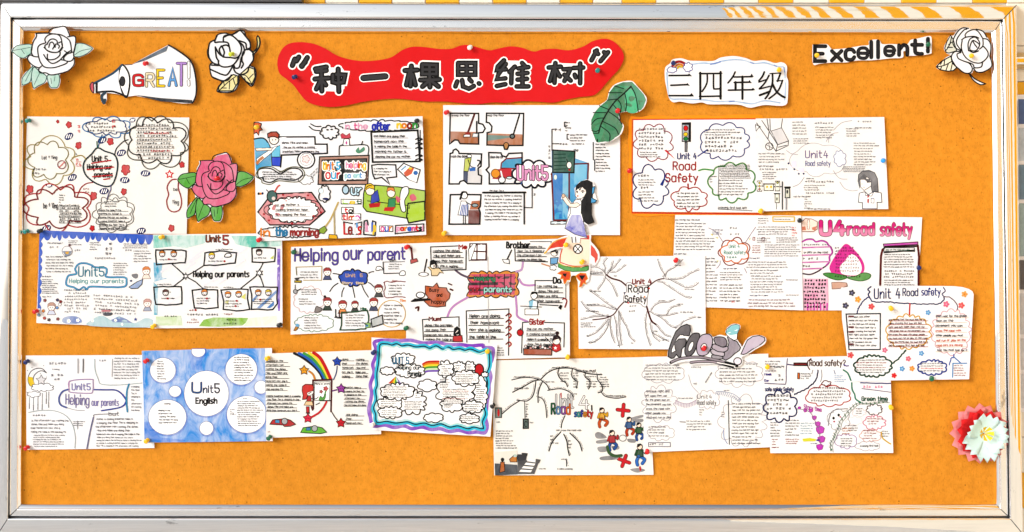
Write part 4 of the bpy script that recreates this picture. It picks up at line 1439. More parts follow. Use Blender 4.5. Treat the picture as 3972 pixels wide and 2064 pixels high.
sh.part('sofa_drawing').F('1160 830 1180 740 1300 745 1500 760 1620 775 1775 800 1775 920 1620 930 1600 1075 1400 1040 1190 1005 1155 960', 'a6cf25', False, 0.12, 'K', 7).F('1605 925 1770 905 1772 1090 1610 1120 1590 1060', 'b2d92c', False, .1, 'K', 9).L('1200 900 1330 915 1600 945', 'K', 6)
sh.F('1240 830 1300 790 1320 900 1230 930', '2a3fb8', False, .05, 'K', 4).F('1210 930 1330 915 1320 960 1220 970', 'c01820').E(1225, 795, 45, 48, 'fdeee0', 'K', 5).F('1170 800 1180 735 1230 725 1270 750 1265 785 1215 770', 'f2c81e', False, .05, 'K', 5)
sh.F('1410 880 1480 870 1475 965 1400 965', '2f8f5a', False, .05, 'K', 4).F('1370 965 1480 960 1450 1005 1360 1000', 'd0282a').E(1435, 820, 40, 45, 'fdeee0', 'K', 5).F('1390 810 1400 765 1460 765 1475 810 1430 790', 'O', False, .05, 'K', 4)
sh.F('1540 780 1600 760 1610 820 1570 900 1580 1000 1540 1000 1520 900', 'f2f2f2', True, 0, 'K', 6).F('1620 850 1660 830 1690 880 1640 905', 'd8506a', True, .1).F('1480 850 1530 880 1500 920', 'd8506a', True, .1)
sh.part('slogan_lettering').E(980, 790, 32, 42, 'bfe0f5', 'K', 8).T('ur', 1040, 775, 1135, 835, 'K', 34, over='c4e4f4', ow=14).rect(935, 885, 1135, 930, 'W').T('Let', 955, 893, 1125, 925, 'R', 10, cols=['l', 'Y', 'e', 'O']).rect(940, 965, 1055, 1025, 'W').T('to', 975, 975, 1045, 1015, 'R', 13, cols=['R', 'K'])
sh.rect(945, 1030, 1130, 1090, 'W').T('time', 955, 1035, 1115, 1085, 'R', 14, cols=['R', 'R', 'o', 'M'])
sh.L('960 1110 965 1230 1130 1235 1140 1110 1070 1130', 'K', 7, False, True).T("Let's", 965, 1125, 1130, 1230, 'R', 16, cols=['R', 'r', 'w', 'b']).L('1165 1100 1160 1235 1275 1245 1280 1110 1250 1100 1240 1170 1210 1160 1195 1095', 'K', 8, False, True).T('help', 1185, 1120, 1275, 1230, 'p', 16, cols=['p', 'w', 'B', 'Y'])
sh.rect(1320, 1150, 1450, 1205, 'W').T('our', 1335, 1160, 1440, 1200, 'P', 13, cols=['P', 'B', 'O']).L('1480 1145 1760 1130 1760 1200 1500 1225 1475 1230', 'K', 7, False, True).T('parents!', 1490, 1150, 1750, 1210, 'R', 14, cols=['p', 'R', 'O', 'B', 'P', 'R', 'K'])
sh.part('broom_drawing').L('905 915 830 1080 770 1165', 'c9b060', 15).L('865 1010 870 1240', 'b8a878', 15).F('720 1180 770 1150 795 1190 760 1230 715 1215', '8fae3a', False, .1, 'K', 4).F('815 1235 890 1240 900 1280 810 1278', 'f0b81e', False, 0, 'K', 4).C(770, 830, 55, 80, 7, 'K', 7).E(735, 800, 22, 26, 'd8eef6').E(780, 880, 30, 12, 'N')
sh.part('handwriting').PA(330, 295, 660, 340, 1, 'K').PA(340, 340, 780, 425, 2, 'K', ul='8a8aa0').PA(140, 600, 520, 690, 3, 'D').PA(270, 915, 660, 1060, 3, 'K', ul='9a9aa8', rag=.1).PA(1260, 225, 1680, 480, 5, 'K', ul='9a9aa8').PA(1260, 560, 1475, 650, 2, 'K')
sh.T('zzz', 630, 640, 700, 680, 'K', 6, dy=-70)
sh.done()

# C --- jigsaw pictures
sh = poster('white poster of puzzle-piece chore pictures with Unit5 cloud and blue window', '1719 408 2405 408 2405 912 1719 912', 2.8, (1680, 390, 2.435), lifts=(0, 0, 1.5, 0))


def jig(pts):
    sh.L(pts, 'K', 9, False, True)


sh.part('sweeping_picture').F('165 292 425 298 425 412 250 405 240 380 210 372 180 390 165 412', 'b0683a', False, .2)
jig('162 120 430 122 430 215 470 225 492 265 470 302 430 305 430 412 255 408 235 375 205 372 175 395 155 412')
sh.L('390 130 330 300', '5a2020', 12, False).L('412 200 412 330', 'K', 10, False).F('290 325 350 310 350 345 285 345', 'e8eef2', False, 0, 'K', 5).F('305 300 345 300 350 325 300 322', '9a2a22').F('380 310 425 315 420 345 370 345', 'dfe9ee', False, 0, '5a6a70', 4).T('sweep the floor', 175, 130, 345, 155, 'D', 4)
sh.part('mopping_picture').F('515 310 845 320 845 424 510 418', 'b87040', False, .2).F('515 325 735 335 735 350 515 382', '6f8f88', False, .1)
sh.E(690, 428, 26, 32, 'c08850', 'K', 5)
jig('505 120 855 122 848 425 715 425 700 462 675 460 665 425 508 420 510 305 550 295 555 245 530 212 502 205')
sh.L('815 135 755 330', 'K', 15, False).E(748, 338, 22, 20, '6a7a7c', 'K', 8).T('mop the floor', 515, 130, 670, 155, 'D', 4)
sh.part('dishes_picture').F('330 640 455 650 455 785 330 785', 'c9c9cc', False, .3).F('285 665 330 660 325 780 285 760', '24355f', False, .1).F('300 550 360 540 350 600 330 670 290 668', 'c5d24a', False, .15, 'K', 4).L('330 560 355 620 400 635', 'K', 5).F('340 640 400 630 400 665 345 668', '2f6fc8').E(340, 525, 24, 14, 'W', 'K', 4).L('420 620 440 590 440 570 420 565', 'K', 8)
jig('160 500 185 495 190 470 215 458 240 480 245 500 458 505 452 620 425 640 428 700 458 712 455 788 325 785 290 755 255 765 245 788 150 788')
sh.T('wash the dishes', 170, 515, 330, 540, 'D', 4)
sh.part('car_picture').F('640 640 645 590 690 550 840 540 840 645', '3aa0d0', False, .1, '7a1418', 8).F('590 650 740 640 745 730 640 745 560 740', 'c8182a', False, .05).E(590, 690, 42, 42, 'ef9a28', 'K', 4).E(650, 750, 32, 30, 'dfe6ea', 'K', 6).L('640 670 660 750', 'dfe6ea', 14).E(720, 730, 28, 12, 'cfe8ef', 'K', 5)
jig('525 492 640 495 650 520 690 535 715 500 840 495 840 785 530 788 530 690 500 655 528 625')
sh.T('clean the car', 540, 520, 660, 545, 'D', 4)
sh.part('cooking_picture').F('365 950 450 945 450 1000 430 1030 345 1030', 'b8683c', False, .15).F('335 1035 430 1035 445 1060 440 1165 330 1165', '6f2a22', False, .15).F('265 950 310 950 330 1000 325 1090 235 1080', 'W', False, 0, 'K', 4)
for k in range(5):
    sh.L([(255 + k * 16, 1080), (275 + k * 13, 985)], '4a6ab8', 6, False)
sh.E(295, 895, 30, 34, 'W', 'K', 5).F('260 885 290 852 320 870 285 875 262 940 245 935', 'K').E(395, 990, 30, 16, '9fb4bc', 'K', 5).L('310 960 370 990', 'K', 5)
jig('162 890 260 888 275 865 310 865 325 888 452 890 445 1000 430 1020 445 1060 440 1168 150 1168')
sh.L('285 1090 285 1160', 'K', 5).L('305 1090 305 1160', 'K', 5)
sh.part('title_lettering').C(945, 695, 190, 118, 10, '0a0f22', 12, 34, fill='W').L('830 790 850 750', '3a5a9a', 6).T('Unit5', 800, 620, 1080, 745, '1a0a1a', 34, over='e79fd0', ow=20)
sh.part('window_drawing').F('1120 470 1470 590 1465 740 1420 800 1400 1130 1125 1135', '3aa6e0', False, .15).F('1130 690 1225 690 1215 1115 1140 1120', '1f7fd0', False, .1).F('1225 690 1280 690 1275 1110 1225 1115', '79c6ec', False, .2)
sh.F('1335 605 1450 605 1445 740 1330 800', '62c4ee', False, .2).L('1120 690 1140 1130 1285 1130 1285 690', '6a1c1a', 16, False).L('1335 600 1465 595 1460 740', '6a1c1a', 14, False).F('1130 468 1338 480 1330 682 1130 680', '1f5a4a', False, .08, 'K', 8)
for y in (510, 545, 580, 615, 650):
    sh.L([(1145, y), (1250, y - 4)], '123a30', 6, False)
sh.E(1285, 610, 24, 32, 'e8efe8', 'K', 4).E(1288, 655, 12, 10, 'b01820').L('1270 580 1262 555', 'K', 5).F('1112 1145 1260 1142 1258 1165 1112 1168', 'd8e8ee', False, 0, 'K', 6).E(1155, 725, 14, 24, 'd6e6d8')
sh.part('tree_diagram_drawing')
for ln in ('1122 470 1122 272 1145 270', '1122 408 1190 408', '1240 205 1240 245 1255 245', '1240 205 1255 205', '1265 320 1265 365 1280 365', '1265 320 1280 320', '935 820 935 1012 868 1012', '1512 395 1512 560', '1525 560 1525 660'):
    sh.L(ln, '2a2a2e', 6, False)
sh.part('handwriting').CJ(1145, 255, 1240, 300, 1, 'D').PA(1245, 195, 1300, 295, 3, 'D').PA(1290, 310, 1480, 390, 2, 'D').CJ(1195, 395, 1300, 430, 1, 'D').PA(1305, 390, 1450, 425, 1, 'D').PA(1320, 440, 1490, 490, 1, 'D').CJ(1085, 420, 1125, 560, 4, 'D')
sh.PA(1530, 400, 1700, 680, 8, 'D').L('470 870 872 868', 'K', 18, False).L('860 868 860 1165', 'K', 14, False).PA(475, 885, 850, 1140, 6, 'K', rag=.05).PA(530, 835, 740, 865, 1, 'D').CJ(945, 870, 990, 910, 1, 'D')
sh.done()

# D --- scalloped orange mat and the Road Safety sheet on it
mo = [(2439, 470), (2446, 450), (2480, 455), (2520, 448), (2580, 449), (2620, 454), (2660, 447), (2730, 447), (2780, 451), (2830, 446), (2880, 444), (2955, 446), (2966, 470), (2966, 820), (2955, 834),
      (2900, 837), (2840, 834), (2780, 838), (2720, 833), (2650, 838), (2560, 835), (2510, 841), (2470, 836), (2446, 828), (2441, 760), (2438, 690), (2441, 600), (2437, 540)]
mat_ = Sheet('backing_card', 'orange scalloped backing card framing the poster with a traffic light', 'card', mo, 1.4, 'orange', 0.3, quad=False, thick=0.5)
mat_.v(2420, 430, 3.1875).part('red_edge_drawing').L('105 108 1640 100', 'd8281a', 14, False).L('105 110 100 1255', 'e2601c', 10, False).L('105 1262 1690 1275', 'd8281a', 16, False)
mat_.done()
sh = poster('white poster with a large traffic light and red Road Safety lettering on an orange card', '2457 466 2962 463 2962 825 2454 821', 3.2, (2420, 430, 3.1875), curl=.4)
sh.part('traffic_light_drawing').F('715 145 830 140 830 385 715 385', 'K').F('720 170 805 170 800 375 722 378', 'aab0bc', False, .2, 'K', 5).E(765, 215, 27, 32, 'd8121a', '5a1010', 5).E(763, 290, 26, 24, 'f2cf1e', '6a5a10', 5).E(765, 345, 28, 22, '17803a', '0a3a1a', 5).F('755 390 785 390 782 505 755 505', '7d7d84', False, 0, 'K', 5)
sh.part('title_lettering').T('Unit 4', 665, 525, 895, 595, '15216a', 13).T('Road', 610, 630, 885, 730, '7a1518', 16, over='b51c20', ow=7).T('Safety', 520, 775, 910, 910, '8a1a1c', 17, over='b8242a', ow=7)
sh.part('bubble_drawing')
sh.C(365, 395, 225, 215, 9, '8f1f3f', 7, 46).C(335, 940, 205, 240, 8, '141f6a', 9, 56).C(1245, 375, 300, 215, 10, '1b3180', 8, 46).C(1335, 880, 285, 225, 10, '4f8f4a', 11, 46).C(812, 1085, 215, 140, 8, 'a5161c', 8, 40)
sh.F('500 490 525 480 635 600', 'd01820').F('920 565 1040 470 1035 490 925 560', '14308a').L('915 560 1030 480', '14308a', 14, False).L('925 740 990 722 1100 735', '3f9a3f', 18).F('445 915 530 770 480 930', '14308a').L('792 905 795 965', 'a5161c', 12, False)
sh.part('handwriting').CJ(165, 205, 550, 490, 6, 'D', rag=.15).PA(195, 500, 480, 580, 2, 'D', U4).CJ(170, 780, 350, 830, 1, 'D').PA(170, 835, 450, 930, 2, 'D', U4).CJ(170, 930, 340, 975, 1, 'D').PA(170, 980, 450, 1130, 3, 'D', U4)
sh.PA(985, 215, 1490, 310, 2, 'D', U4).CJ(1000, 310, 1480, 520, 4, 'D').PA(645, 995, 990, 1200, 4, 'K', U4).PA(1180, 660, 1590, 840, 7, 'K', U4, rag=.1).PA(1170, 840, 1560, 1050, 5, 'K', U4).PA(1060, 795, 1140, 890, 2, 'D', U4).L('1175 680 1165 1060', 'D', 4).L('1160 1215 1590 1235', 'D', 4).PA(1165, 1170, 1590, 1225, 1, 'D', U4)
sh.done()

# E --- pencil sheet: Unit 4 Road safety with a schoolgirl
sh = poster('pencil-drawn Unit 4 poster with a schoolgirl in a red tie in the corner', '2931 460 3430 454 3446 811 2936 820', 5.2, (2900, 430, 3.1875), paper='soft', lifts=(0, 0, 3, 0))
sh.part('car_drawing').F('290 250 420 210 505 370 375 420', 'c8c8cc', False, .4, '4a4a50', 5)
for ln in ('110 150 250 350 350 500 500 430 505 370', '175 120 270 260 370 420 350 500', '250 350 265 265', '240 100 265 260', '275 100 280 250', '430 100 415 210', '370 420 500 375', '380 450 480 425', '100 170 160 200', '95 175 105 250 150 190'):
    sh.L(ln, '4a4a50', 6, False)
sh.E(268, 440, 46, 44, None, '3a3a40', 6).L('230 420 305 460', '3a3a40', 4).L('260 395 275 485', '3a3a40', 4)
sh.part('title_lettering').T('Unit4', 715, 495, 990, 580, '6f5a90', 12).T('Road safety', 715, 620, 1020, 700, '5a5f9a', 8).C(870, 600, 330, 195, 5, 'b5b0bc', 4, 50).C(1140, 590, 72, 95, 7, '7d88b0', 5, fill='dfe4f0').F('545 620 605 620 610 700 545 700', 'e9dcee').F('625 700 700 700 700 760 630 760', 'e9dcee')
for x, y in ((505, 650), (578, 722), (632, 778), (692, 778)):
    sh.E(x, y, 12, 12, 'N')
for ln in ('1000 390 1010 320 1060 280 1120 270', '970 380 1000 330', '1060 240 1160 150 1290 120', '480 490 540 530 620 540', '700 820 640 900 560 940', '1060 740 1100 800 1150 840 1230 845', '1140 880 1200 960 1290 990 1360 980'):
    sh.L(ln, 'b9b4c0', 5)
sh.part('signal_drawing').rect(120, 868, 175, 995, 'f2f2ee', '5a5a5a', 6).E(147, 892, 12, 13, 'd9d23a', 'K', 4).E(147, 932, 12, 13, 'e8d060', 'K', 4).E(147, 970, 12, 13, 'e08a8a', 'K', 4).L('105 930 120 930', 'D', 6).L('175 930 200 930', 'D', 8)
sh.rect(205, 905, 320, 985, 'f4f0dc', '4a4a4a', 6).L('195 905 330 905', 'K', 14, False).E(240, 940, 14, 16, 'e8c82a').E(290, 940, 14, 16, 'e8c82a').rect(345, 870, 395, 990, 'e9ecdf', '4a4a4a', 6).E(370, 888, 14, 13, 'b8b85a', 'K', 4).L('330 938 425 938', 'D', 8, False).rect(340, 1025, 390, 1135, 'e4e8da', '4a4a4a', 6).L('330 1025 395 1025', 'K', 10, False).E(362, 1090, 10, 22, '6a6a5a').L('430 880 430 1215', '4a4a4e', 16, False).rect(465, 960, 520, 1075, 'cfd2c4', '2a2a2a', 8).L('460 945 525 945', 'K', 12, False).E(490, 1000, 12, 26, 'D').L('480 1080 478 1215', '9a9aa0', 12, False).L('355 1140 355 1215', '7a7a80', 5, False)
sh.part('schoolgirl_drawing').F('1365 870 1370 790 1420 745 1500 735 1570 765 1605 840 1615 1000 1540 1000 1520 900 1400 830 1385 960', '6e6e72', False, .2, '2a2a2e', 5).F('1390 840 1450 800 1530 860 1525 930 1440 985 1395 940', 'f8f4f0', False, 0, '3a3a3e', 4).F('1375 840 1440 780 1540 880 1500 890 1440 850 1390 870', '55555a', False, .15)
sh.E(1410, 880, 13, 11, 'K').E(1485, 878, 14, 12, 'K').E(1415, 905, 5, 5, 'O').L('1425 945 1450 945', 'c08070', 4)
sh.F('1370 1130 1380 1020 1450 1000 1490 1040 1560 1000 1650 1015 1660 1130 1600 1130 1600 1210 1420 1210 1420 1135', 'fafafa', False, 0, '3a3f52', 6).F('1480 1040 1505 1040 1502 1130 1490 1150 1478 1130', 'b5303a', False, .1).L('1450 1000 1460 1050 1490 1040 1530 1055 1560 1000', '3a3f52', 5).rect(1525, 1085, 1562, 1140, None, '4a5070', 5)
sh.part('handwriting').PA(550, 120, 740, 300, 4, 'd', U4, rag=.1).PA(560, 330, 780, 410, 2, 'd', U4).CJ(815, 130, 1110, 175, 1, 'd').PA(830, 185, 1100, 345, 4, 'd', U4).CJ(1320, 115, 1560, 155, 1, 'd').PA(1320, 185, 1590, 225, 1, 'd', U4).PA(1210, 205, 1400, 325, 3, 'd', U4)
sh.PA(1305, 380, 1640, 680, 7, 'd', U4).PA(125, 510, 520, 650, 3, 'd', U4).PA(130, 660, 380, 700, 1, 'd', U4).CJ(130, 705, 540, 745, 1, 'd').PA(175, 745, 400, 850, 3, 'd', U4).PA(1170, 680, 1540, 760, 3, 'd', U4).PA(720, 815, 880, 850, 1, 'd', U4).CJ(695, 855, 1130, 900, 1, 'd').PA(690, 905, 960, 990, 2, 'd', U4).CJ(690, 1000, 1260, 1035, 1, 'd').PA(560, 1035, 860, 1080, 1, 'd', U4).PA(700, 1080, 800, 1215, 4, 'd', U4).PA(730, 1195, 1140, 1225, 1, 'd', U4)
sh.done()

# F --- blue dripping border
sh = poster('poster with a blue dripping border and a turquoise Unit5 Helping our parents bubble', '154 893 594 911 594 1272 141 1253', 4.8, (130, 880, 3.188), paper='soft', lifts=(0, 0, 0, 3))
drip = [(75, 42), (1480, 100), (1478, 190)]
rg = random.Random(5)
x = 1470
while x > 190:
    wd = rg.uniform(60, 105)
    dp = rg.uniform(40, 85)
    yb = 85 + (x - 100) * 0.045
    for t in (0.0, 0.08, 0.18, 0.3, 0.42, 0.54, 0.66, 0.78, 0.9):
        drip.append((x - wd * t, yb + dp * math.sin(math.pi * t) ** 0.6))
    x -= wd
drip += [(150, 100), (105, 160)]
y = 180
while y < 1000:
    hg = rg.uniform(70, 110)
    for t in (0.0, 0.12, 0.25, 0.4, 0.55, 0.7, 0.85):
        drip.append((96 - (y - 180) * 0.025 + 22 * math.sin(math.pi * t) - 4, y + hg * t))
    y += hg
drip += [(85, 1010), (48, 1010)]
sh.part('border_drawing').F(drip, '1f58d0', False, 0.12)
sh.F('370 1125 480 1100 560 1120 600 1160 580 1190 450 1200 360 1180', '9fb4dc', True, .3).F('740 1140 830 1098 900 1120 960 1150 1060 1105 1160 1150 1240 1190 1300 1170 1380 1130 1470 1150 1475 1240 700 1225', 'b5dbe4', True, .3).F('960 1150 1060 1110 1150 1140 1220 1190 1080 1180 980 1180', '6f87c4', False, .3).F('460 1110 540 1125 590 1165 520 1200 450 1160', '7d93cf', True, .3)
for x, y, r in ((435, 1165, 26), (548, 1155, 24), (1015, 1155, 20), (730, 1162, 20), (1095, 1205, 18)):
    sh.flower(x, y, r, 'W', 'Y')
sh.star(1262, 1145, 26, 5, .45, '3a4f9a', None)
sh.part('title_lettering').L('530 580 515 520 560 460 640 450 720 475 760 500 890 510 905 560 905 620 1120 625 1150 670 1120 740 900 745 700 740 660 775 620 745 560 780 500 750 410 720 410 650 440 600', '1a4fa8', 24, closed=True).L('530 580 515 520 560 460 640 450 720 475 760 500 890 510 905 560 905 620 1120 625 1150 670 1120 740 900 745 700 740 660 775 620 745 560 780 500 750 410 720 410 650 440 600', '4fb0d0', 7, closed=True, jit=5)
sh.T('Unit5', 560, 495, 870, 610, '2f7f98', 15).T('Helping our parents', 445, 645, 1110, 710, '52a8ac', 8)
sh.part('figures_drawing')
for x, y, hc, tc in ((1395, 545, 'e0802a', 'e8d8cc'), (1408, 945, 'd8a8a0', 'a8b4cc'), (222, 990, 'c9a090', 'c8d0e4')):
    kid(sh, x, y, 48, hc, tc, 'fdf2ec', '7a4a40', 4)
sh.F('1180 745 1280 680 1350 650 1340 710 1290 760 1210 765', '7f9fd4', False, .3, 'K', 6).F('1215 590 1280 580 1290 620 1260 640 1225 620', '6a6a72', True, .1).E(1205, 668, 16, 12, 'N')
for x, y, cc in ((140, 910, 'r'), (295, 905, 'N'), (335, 925, 'r'), (120, 1040, 'O'), (65, 1090, '7fb6dc'), (135, 1130, 'd03a2a'), (190, 1150, 'D'), (300, 1140, 'r'), (325, 960, 'W'), (290, 1000, 'b')):
    sh.flower(x, y, 20, cc, None, '5a3a3a')
sh.E(415, 300, 62, 62, 'e4e2e6', '6a6a72', 4).F('355 300 475 300 450 350 400 365', '8a98ac').F('390 310 440 305 430 340 400 335', 'e8b04a').E(445, 225, 16, 16, '6a1418').F('840 1025 960 1025 950 1050 840 1050', 'c9707a', False, .3).F('860 1070 970 1060 960 1095 880 1100', '4a4f5a', True, .2)
sh.part('handwriting').PA(165, 175, 380, 220, 1, 'd').CJ(190, 235, 350, 275, 1, 'd').PA(425, 160, 610, 230, 2, 'd').PA(690, 180, 840, 290, 3, 'd').CJ(470, 275, 690, 310, 1, 'd').CJ(880, 180, 1040, 370, 3, 'd', fill=.6).PA(1100, 200, 1450, 270, 2, 'd').CJ(1100, 270, 1220, 310, 1, 'd').PA(1230, 280, 1460, 440, 4, 'd')
sh.PA(140, 350, 520, 570, 5, 'j', rag=.1).PA(100, 640, 320, 830, 6, 'd').CJ(100, 595, 260, 635, 1, 'd').PA(980, 435, 1180, 600, 5, 'd').CJ(370, 765, 700, 1070, 8, 'd', rag=.15).CJ(735, 790, 1320, 1040, 6, 'd', rag=.1, slope=.05).CJ(750, 370, 1040, 410, 1, 'd').PA(100, 845, 290, 880, 1, 'd')
sh.done()

# G --- Unit 5 with boxes joined by lines
sh = poster('green and violet edged poster, black Helping our parents joined by lines to portrait boxes', '594 910 1094 905 1096 1269 594 1274', 6.9, (570, 880, 3.187), paper='soft', lifts=(0, 0, 2, 0))
sh.part('wash_drawing').F('80 105 720 105 720 200 480 265 330 240 200 255 80 265', '6fd0c0', False, .85).F('1040 110 1660 115 1660 240 1270 255 1100 215', '5fccb8', False, .9).F('80 440 190 450 180 620 250 640 90 680', '46aed8', False, .85).F('80 680 140 740 130 1090 85 1090', '2fb0d0', False, .8)
sh.F('1610 270 1650 270 1650 560 1645 1040 1620 1040 1605 700', '7a3fd0', False, .45).L('1630 300 1632 600 1625 1000', '5a28b8', 18, wash=.2).F('110 1110 420 1100 440 1220 110 1220', 'cdeab0', False, .7).F('640 1230 700 1150 820 1120 1250 1125 1240 1170 1180 1220 900 1235', '8cc63a', False, .5).F('1250 1130 1600 1100 1600 1220 1200 1225', 'cfe9c4', False, .8)
for i in range(26):
    xx, yy = sh.rng.uniform(140, 1500), sh.rng.uniform(280, 1050)
    sh.L([(xx, yy), (xx + 130, yy - 90)], 'dcdce6', 26, False, wash=.5)
sh.part('title_lettering').T('Unit', 735, 110, 905, 185, 'K', 22, over='c86a4a', ow=5).T('5', 945, 110, 1005, 215, 'K', 24, over='d0403a', ow=8).T('Helping our parents', 575, 550, 1260, 640, 'K', 16)
sh.part('box_drawing')
for pts in ('105 290 300 285 485 295 475 445 280 455 120 465', '720 320 900 300 1105 320 1085 450 900 470 705 480', '1300 262 1450 255 1585 262 1582 430 1440 440 1305 435', '80 745 260 738 425 745 430 950 300 965 110 960', '560 780 700 770 875 785 880 1000 720 1010 590 1000 575 900', '915 785 1080 770 1250 770 1240 880 1265 1020 1100 1040 940 1025 950 920', '1270 745 1450 740 1610 750 1610 950 1560 1025 1290 1020 1295 830'):
    sh.L(pts, 'K', 11, False, True, jit=5)
for pts in ('310 460 470 600 520 590', '330 735 460 635', '520 590 600 545 710 475', '500 625 600 680 700 770', '1440 440 1390 540', '1360 600 1160 760', '1395 600 1445 740'):
    sh.L(pts, 'K', 9, False)
sh.star(480, 610, 42, 6, .4, 'W', 'K', 8).star(1390, 570, 45, 6, .5, 'W', 'K', 9)
sh.F('1300 900 1400 790 1420 800 1310 930', '4a88d0', False, .3).F('1360 1000 1600 780 1600 820 1400 1010', '4a88d0', False, .3).F('1480 1000 1570 920 1570 970 1520 1005', '4a88d0', False, .2).F('960 930 1010 900 1000 960', 'd8d83a', False, .4).F('1160 870 1220 820 1215 900', 'dede4a', False, .4).F('1520 390 1570 350 1560 400', 'c8d83a', False, .2)
for x, y, hc in ((188, 335, 'O'), (330, 335, 'O'), (800, 360, 'Y'), (1385, 315, '3a2018'), (230, 815, '5a2f28'), (710, 815, 'O'), (1000, 840, 'O'), (1132, 835, 'O'), (1375, 815, 'O'), (1500, 815, 'Y')):
    kid(sh, x, y, 36, hc, 'W', 'f2f2f2', 'K', 7, False)
sh.F('960 370 985 330 1035 335 1030 370', 'W', True, 0, 'K', 8)
sh.part('handwriting').PA(130, 385, 440, 420, 1, 'D').PA(750, 405, 980, 440, 1, 'D').PA(1320, 365, 1530, 400, 1, 'D').PA(850, 262, 1080, 295, 1, 'D').PA(120, 695, 320, 725, 1, 'D').PA(700, 725, 890, 760, 1, 'D').PA(945, 730, 1150, 765, 1, 'D').PA(180, 865, 400, 900, 1, 'K').PA(610, 865, 830, 960, 2, 'K').PA(960, 895, 1230, 1000, 2, 'K').PA(1310, 880, 1590, 960, 2, 'K').PA(280, 790, 380, 825, 1, 'K')
sh.CJ(210, 1090, 420, 1125, 1, 'D').CJ(490, 1010, 610, 1050, 1, 'r').CJ(490, 1065, 900, 1110, 1, 'D').CJ(490, 1130, 660, 1200, 2, 'r').CJ(940, 1060, 1100, 1100, 1, 'r').CJ(940, 1130, 1150, 1220, 2, '3a5a1a')
for x, y in ((270, 400), (958, 425), (255, 885), (740, 885), (1110, 915), (1095, 980), (1400, 900), (600, 1028)):
    sh.E(x, y, 14, 13, 'b01a24')
sh.done()

# H --- Helping our parents, violet letters
sh = poster('poster headed by big violet Helping our parents letters over a blue cloud', '1129 958 1600 944 1600 1277 1127 1298', 3.0, (1110, 930, 3.434), lifts=(0, 0, 0, 3))
sh.part('title_lettering').T('Helping', 115, 125, 690, 335, '2a1f5a', 27, over='5a48a8', ow=16, dy=-8).T('our', 770, 150, 1015, 262, '2a1f5a', 27, over='5a48a8', ow=16, dy=-8).T('parents', 1090, 115, 1660, 315, '2a1f5a', 25, over='5a48a8', ow=15, dy=-10)
sh.part('cloud_drawing').C(895, 510, 192, 105, 9, 'K', 10, 26, fill='1747b8', wash=.05).T('Unit  5', 795, 455, 1015, 495, 'd8b070', 9).T('Story  time', 745, 560, 1030, 600, 'e8d0a0', 9)
for ln in ('625 450 670 455 710 465', '690 580 630 620 580 690', '770 640 745 700 740 760', '885 625 900 700 915 770', '1005 595 1040 680 1095 765', '1095 570 1130 590 1170 630', '1100 445 1130 430 1165 425'):
    sh.L(ln, 'K', 9)
for x, y, r, hc, tc in ((548, 430, 52, 'a01c1c', '1a2f6a'), (548, 830, 56, 'a01c1c', '10301c'), (752, 870, 56, 'a81c18', 'O'), (915, 865, 46, 'a01c1c', '18201c'), (1165, 835, 56, 'b0281c', '1a2a5a'), (1232, 655, 54, '8a1c18', 'K')):
    sh.part('portrait_drawing#%d' % x)
    kid(sh, x, y, r, hc, tc, 'fdf6f0', 'K', 5)
sh.E(515, 758, 18, 18, 'K').F('1195 400 1210 360 1260 360 1290 400 1255 400 1215 410', 'W', True, 0, 'K', 7).F('1510 470 1530 420 1580 420 1580 470', 'W', True, 0, 'K', 7)
sh.part('frame_drawing').L('130 365 475 355 470 540 230 540', 'b39a50', 6, False).L('130 365 140 470', '6a6a30', 7, False).C(300, 800, 195, 170, 12, 'd9b8bc', 5, 24).C(375, 1110, 255, 110, 14, '4f8a68', 5, 20)
sh.L('735 970 1080 945 1105 1080 1060 1190 720 1205 740 1080', '1f4a30', 12, False, True, jit=6).L('1290 298 1580 292', '3a3a44', 5, False).L('1290 298 1300 450 1510 445', '2a2a30', 8, False).L('1300 570 1340 555 1400 565 1480 555 1585 560', '7a2030', 7, jit=3).L('1300 570 1320 640 1300 690 1330 770 1480 760 1585 768', '7a2030', 7, jit=3)
sh.E(1405, 985, 182, 178, None, 'd8a93a', 6)
sh.part('object_drawing').F('110 545 205 545 200 572 112 570', 'b9a020', False, 0, 'K', 5).F('110 510 190 500 150 545 115 530', '3a3a3a').E(122, 690, 27, 28, 'b0b0b4', 'K', 6).L('120 600 118 660', 'K', 6).L('145 680 195 655', 'K', 9).F('380 960 400 890 440 900 480 920 450 960 400 970', '8a8280', True, .1, 'K', 6).F('100 1210 130 1150 160 1160 150 1190 120 1215', 'c8862a', False, 0, 'K', 4).E(150, 1140, 26, 22, '6fb4e0')
sh.F('640 1030 680 1015 680 1045 640 1040', 'K').L('658 930 660 1030', 'K', 10).L('705 945 710 1040', '4a1010', 10).F('680 1030 735 1025 735 1050 680 1050', 'K').F('1130 1060 1280 1005 1292 1120 1145 1165', 'b5bdbe', False, .3, 'K', 16).F('1050 1110 1120 1105 1120 1170 1060 1175', '8fbf6a', False, .1, 'K', 4).E(1075, 1145, 20, 16, '3f8fc8').L('1020 1100 1080 1140', 'K', 6)
sh.part('handwriting').PA(180, 410, 460, 520, 2, 'K', rag=.1).PA(200, 650, 450, 740, 2, 'K').PA(165, 770, 430, 870, 2, 'K').PA(230, 1020, 520, 1190, 4, 'K').PA(790, 985, 1060, 1160, 4, 'K', rag=.1).PA(1360, 310, 1580, 400, 2, 'K').PA(1360, 585, 1590, 740, 3, 'K').PA(1300, 850, 1560, 1130, 5, 'K', rag=.15)
sh.T('Ben', 1380, 258, 1460, 285, 'K', 6).T('Jim', 1395, 535, 1475, 560, 'r', 7).T('Tim', 1515, 795, 1590, 825, 'O', 8).T('Mike', 990, 905, 1065, 930, 'e', 8)
sh.done()

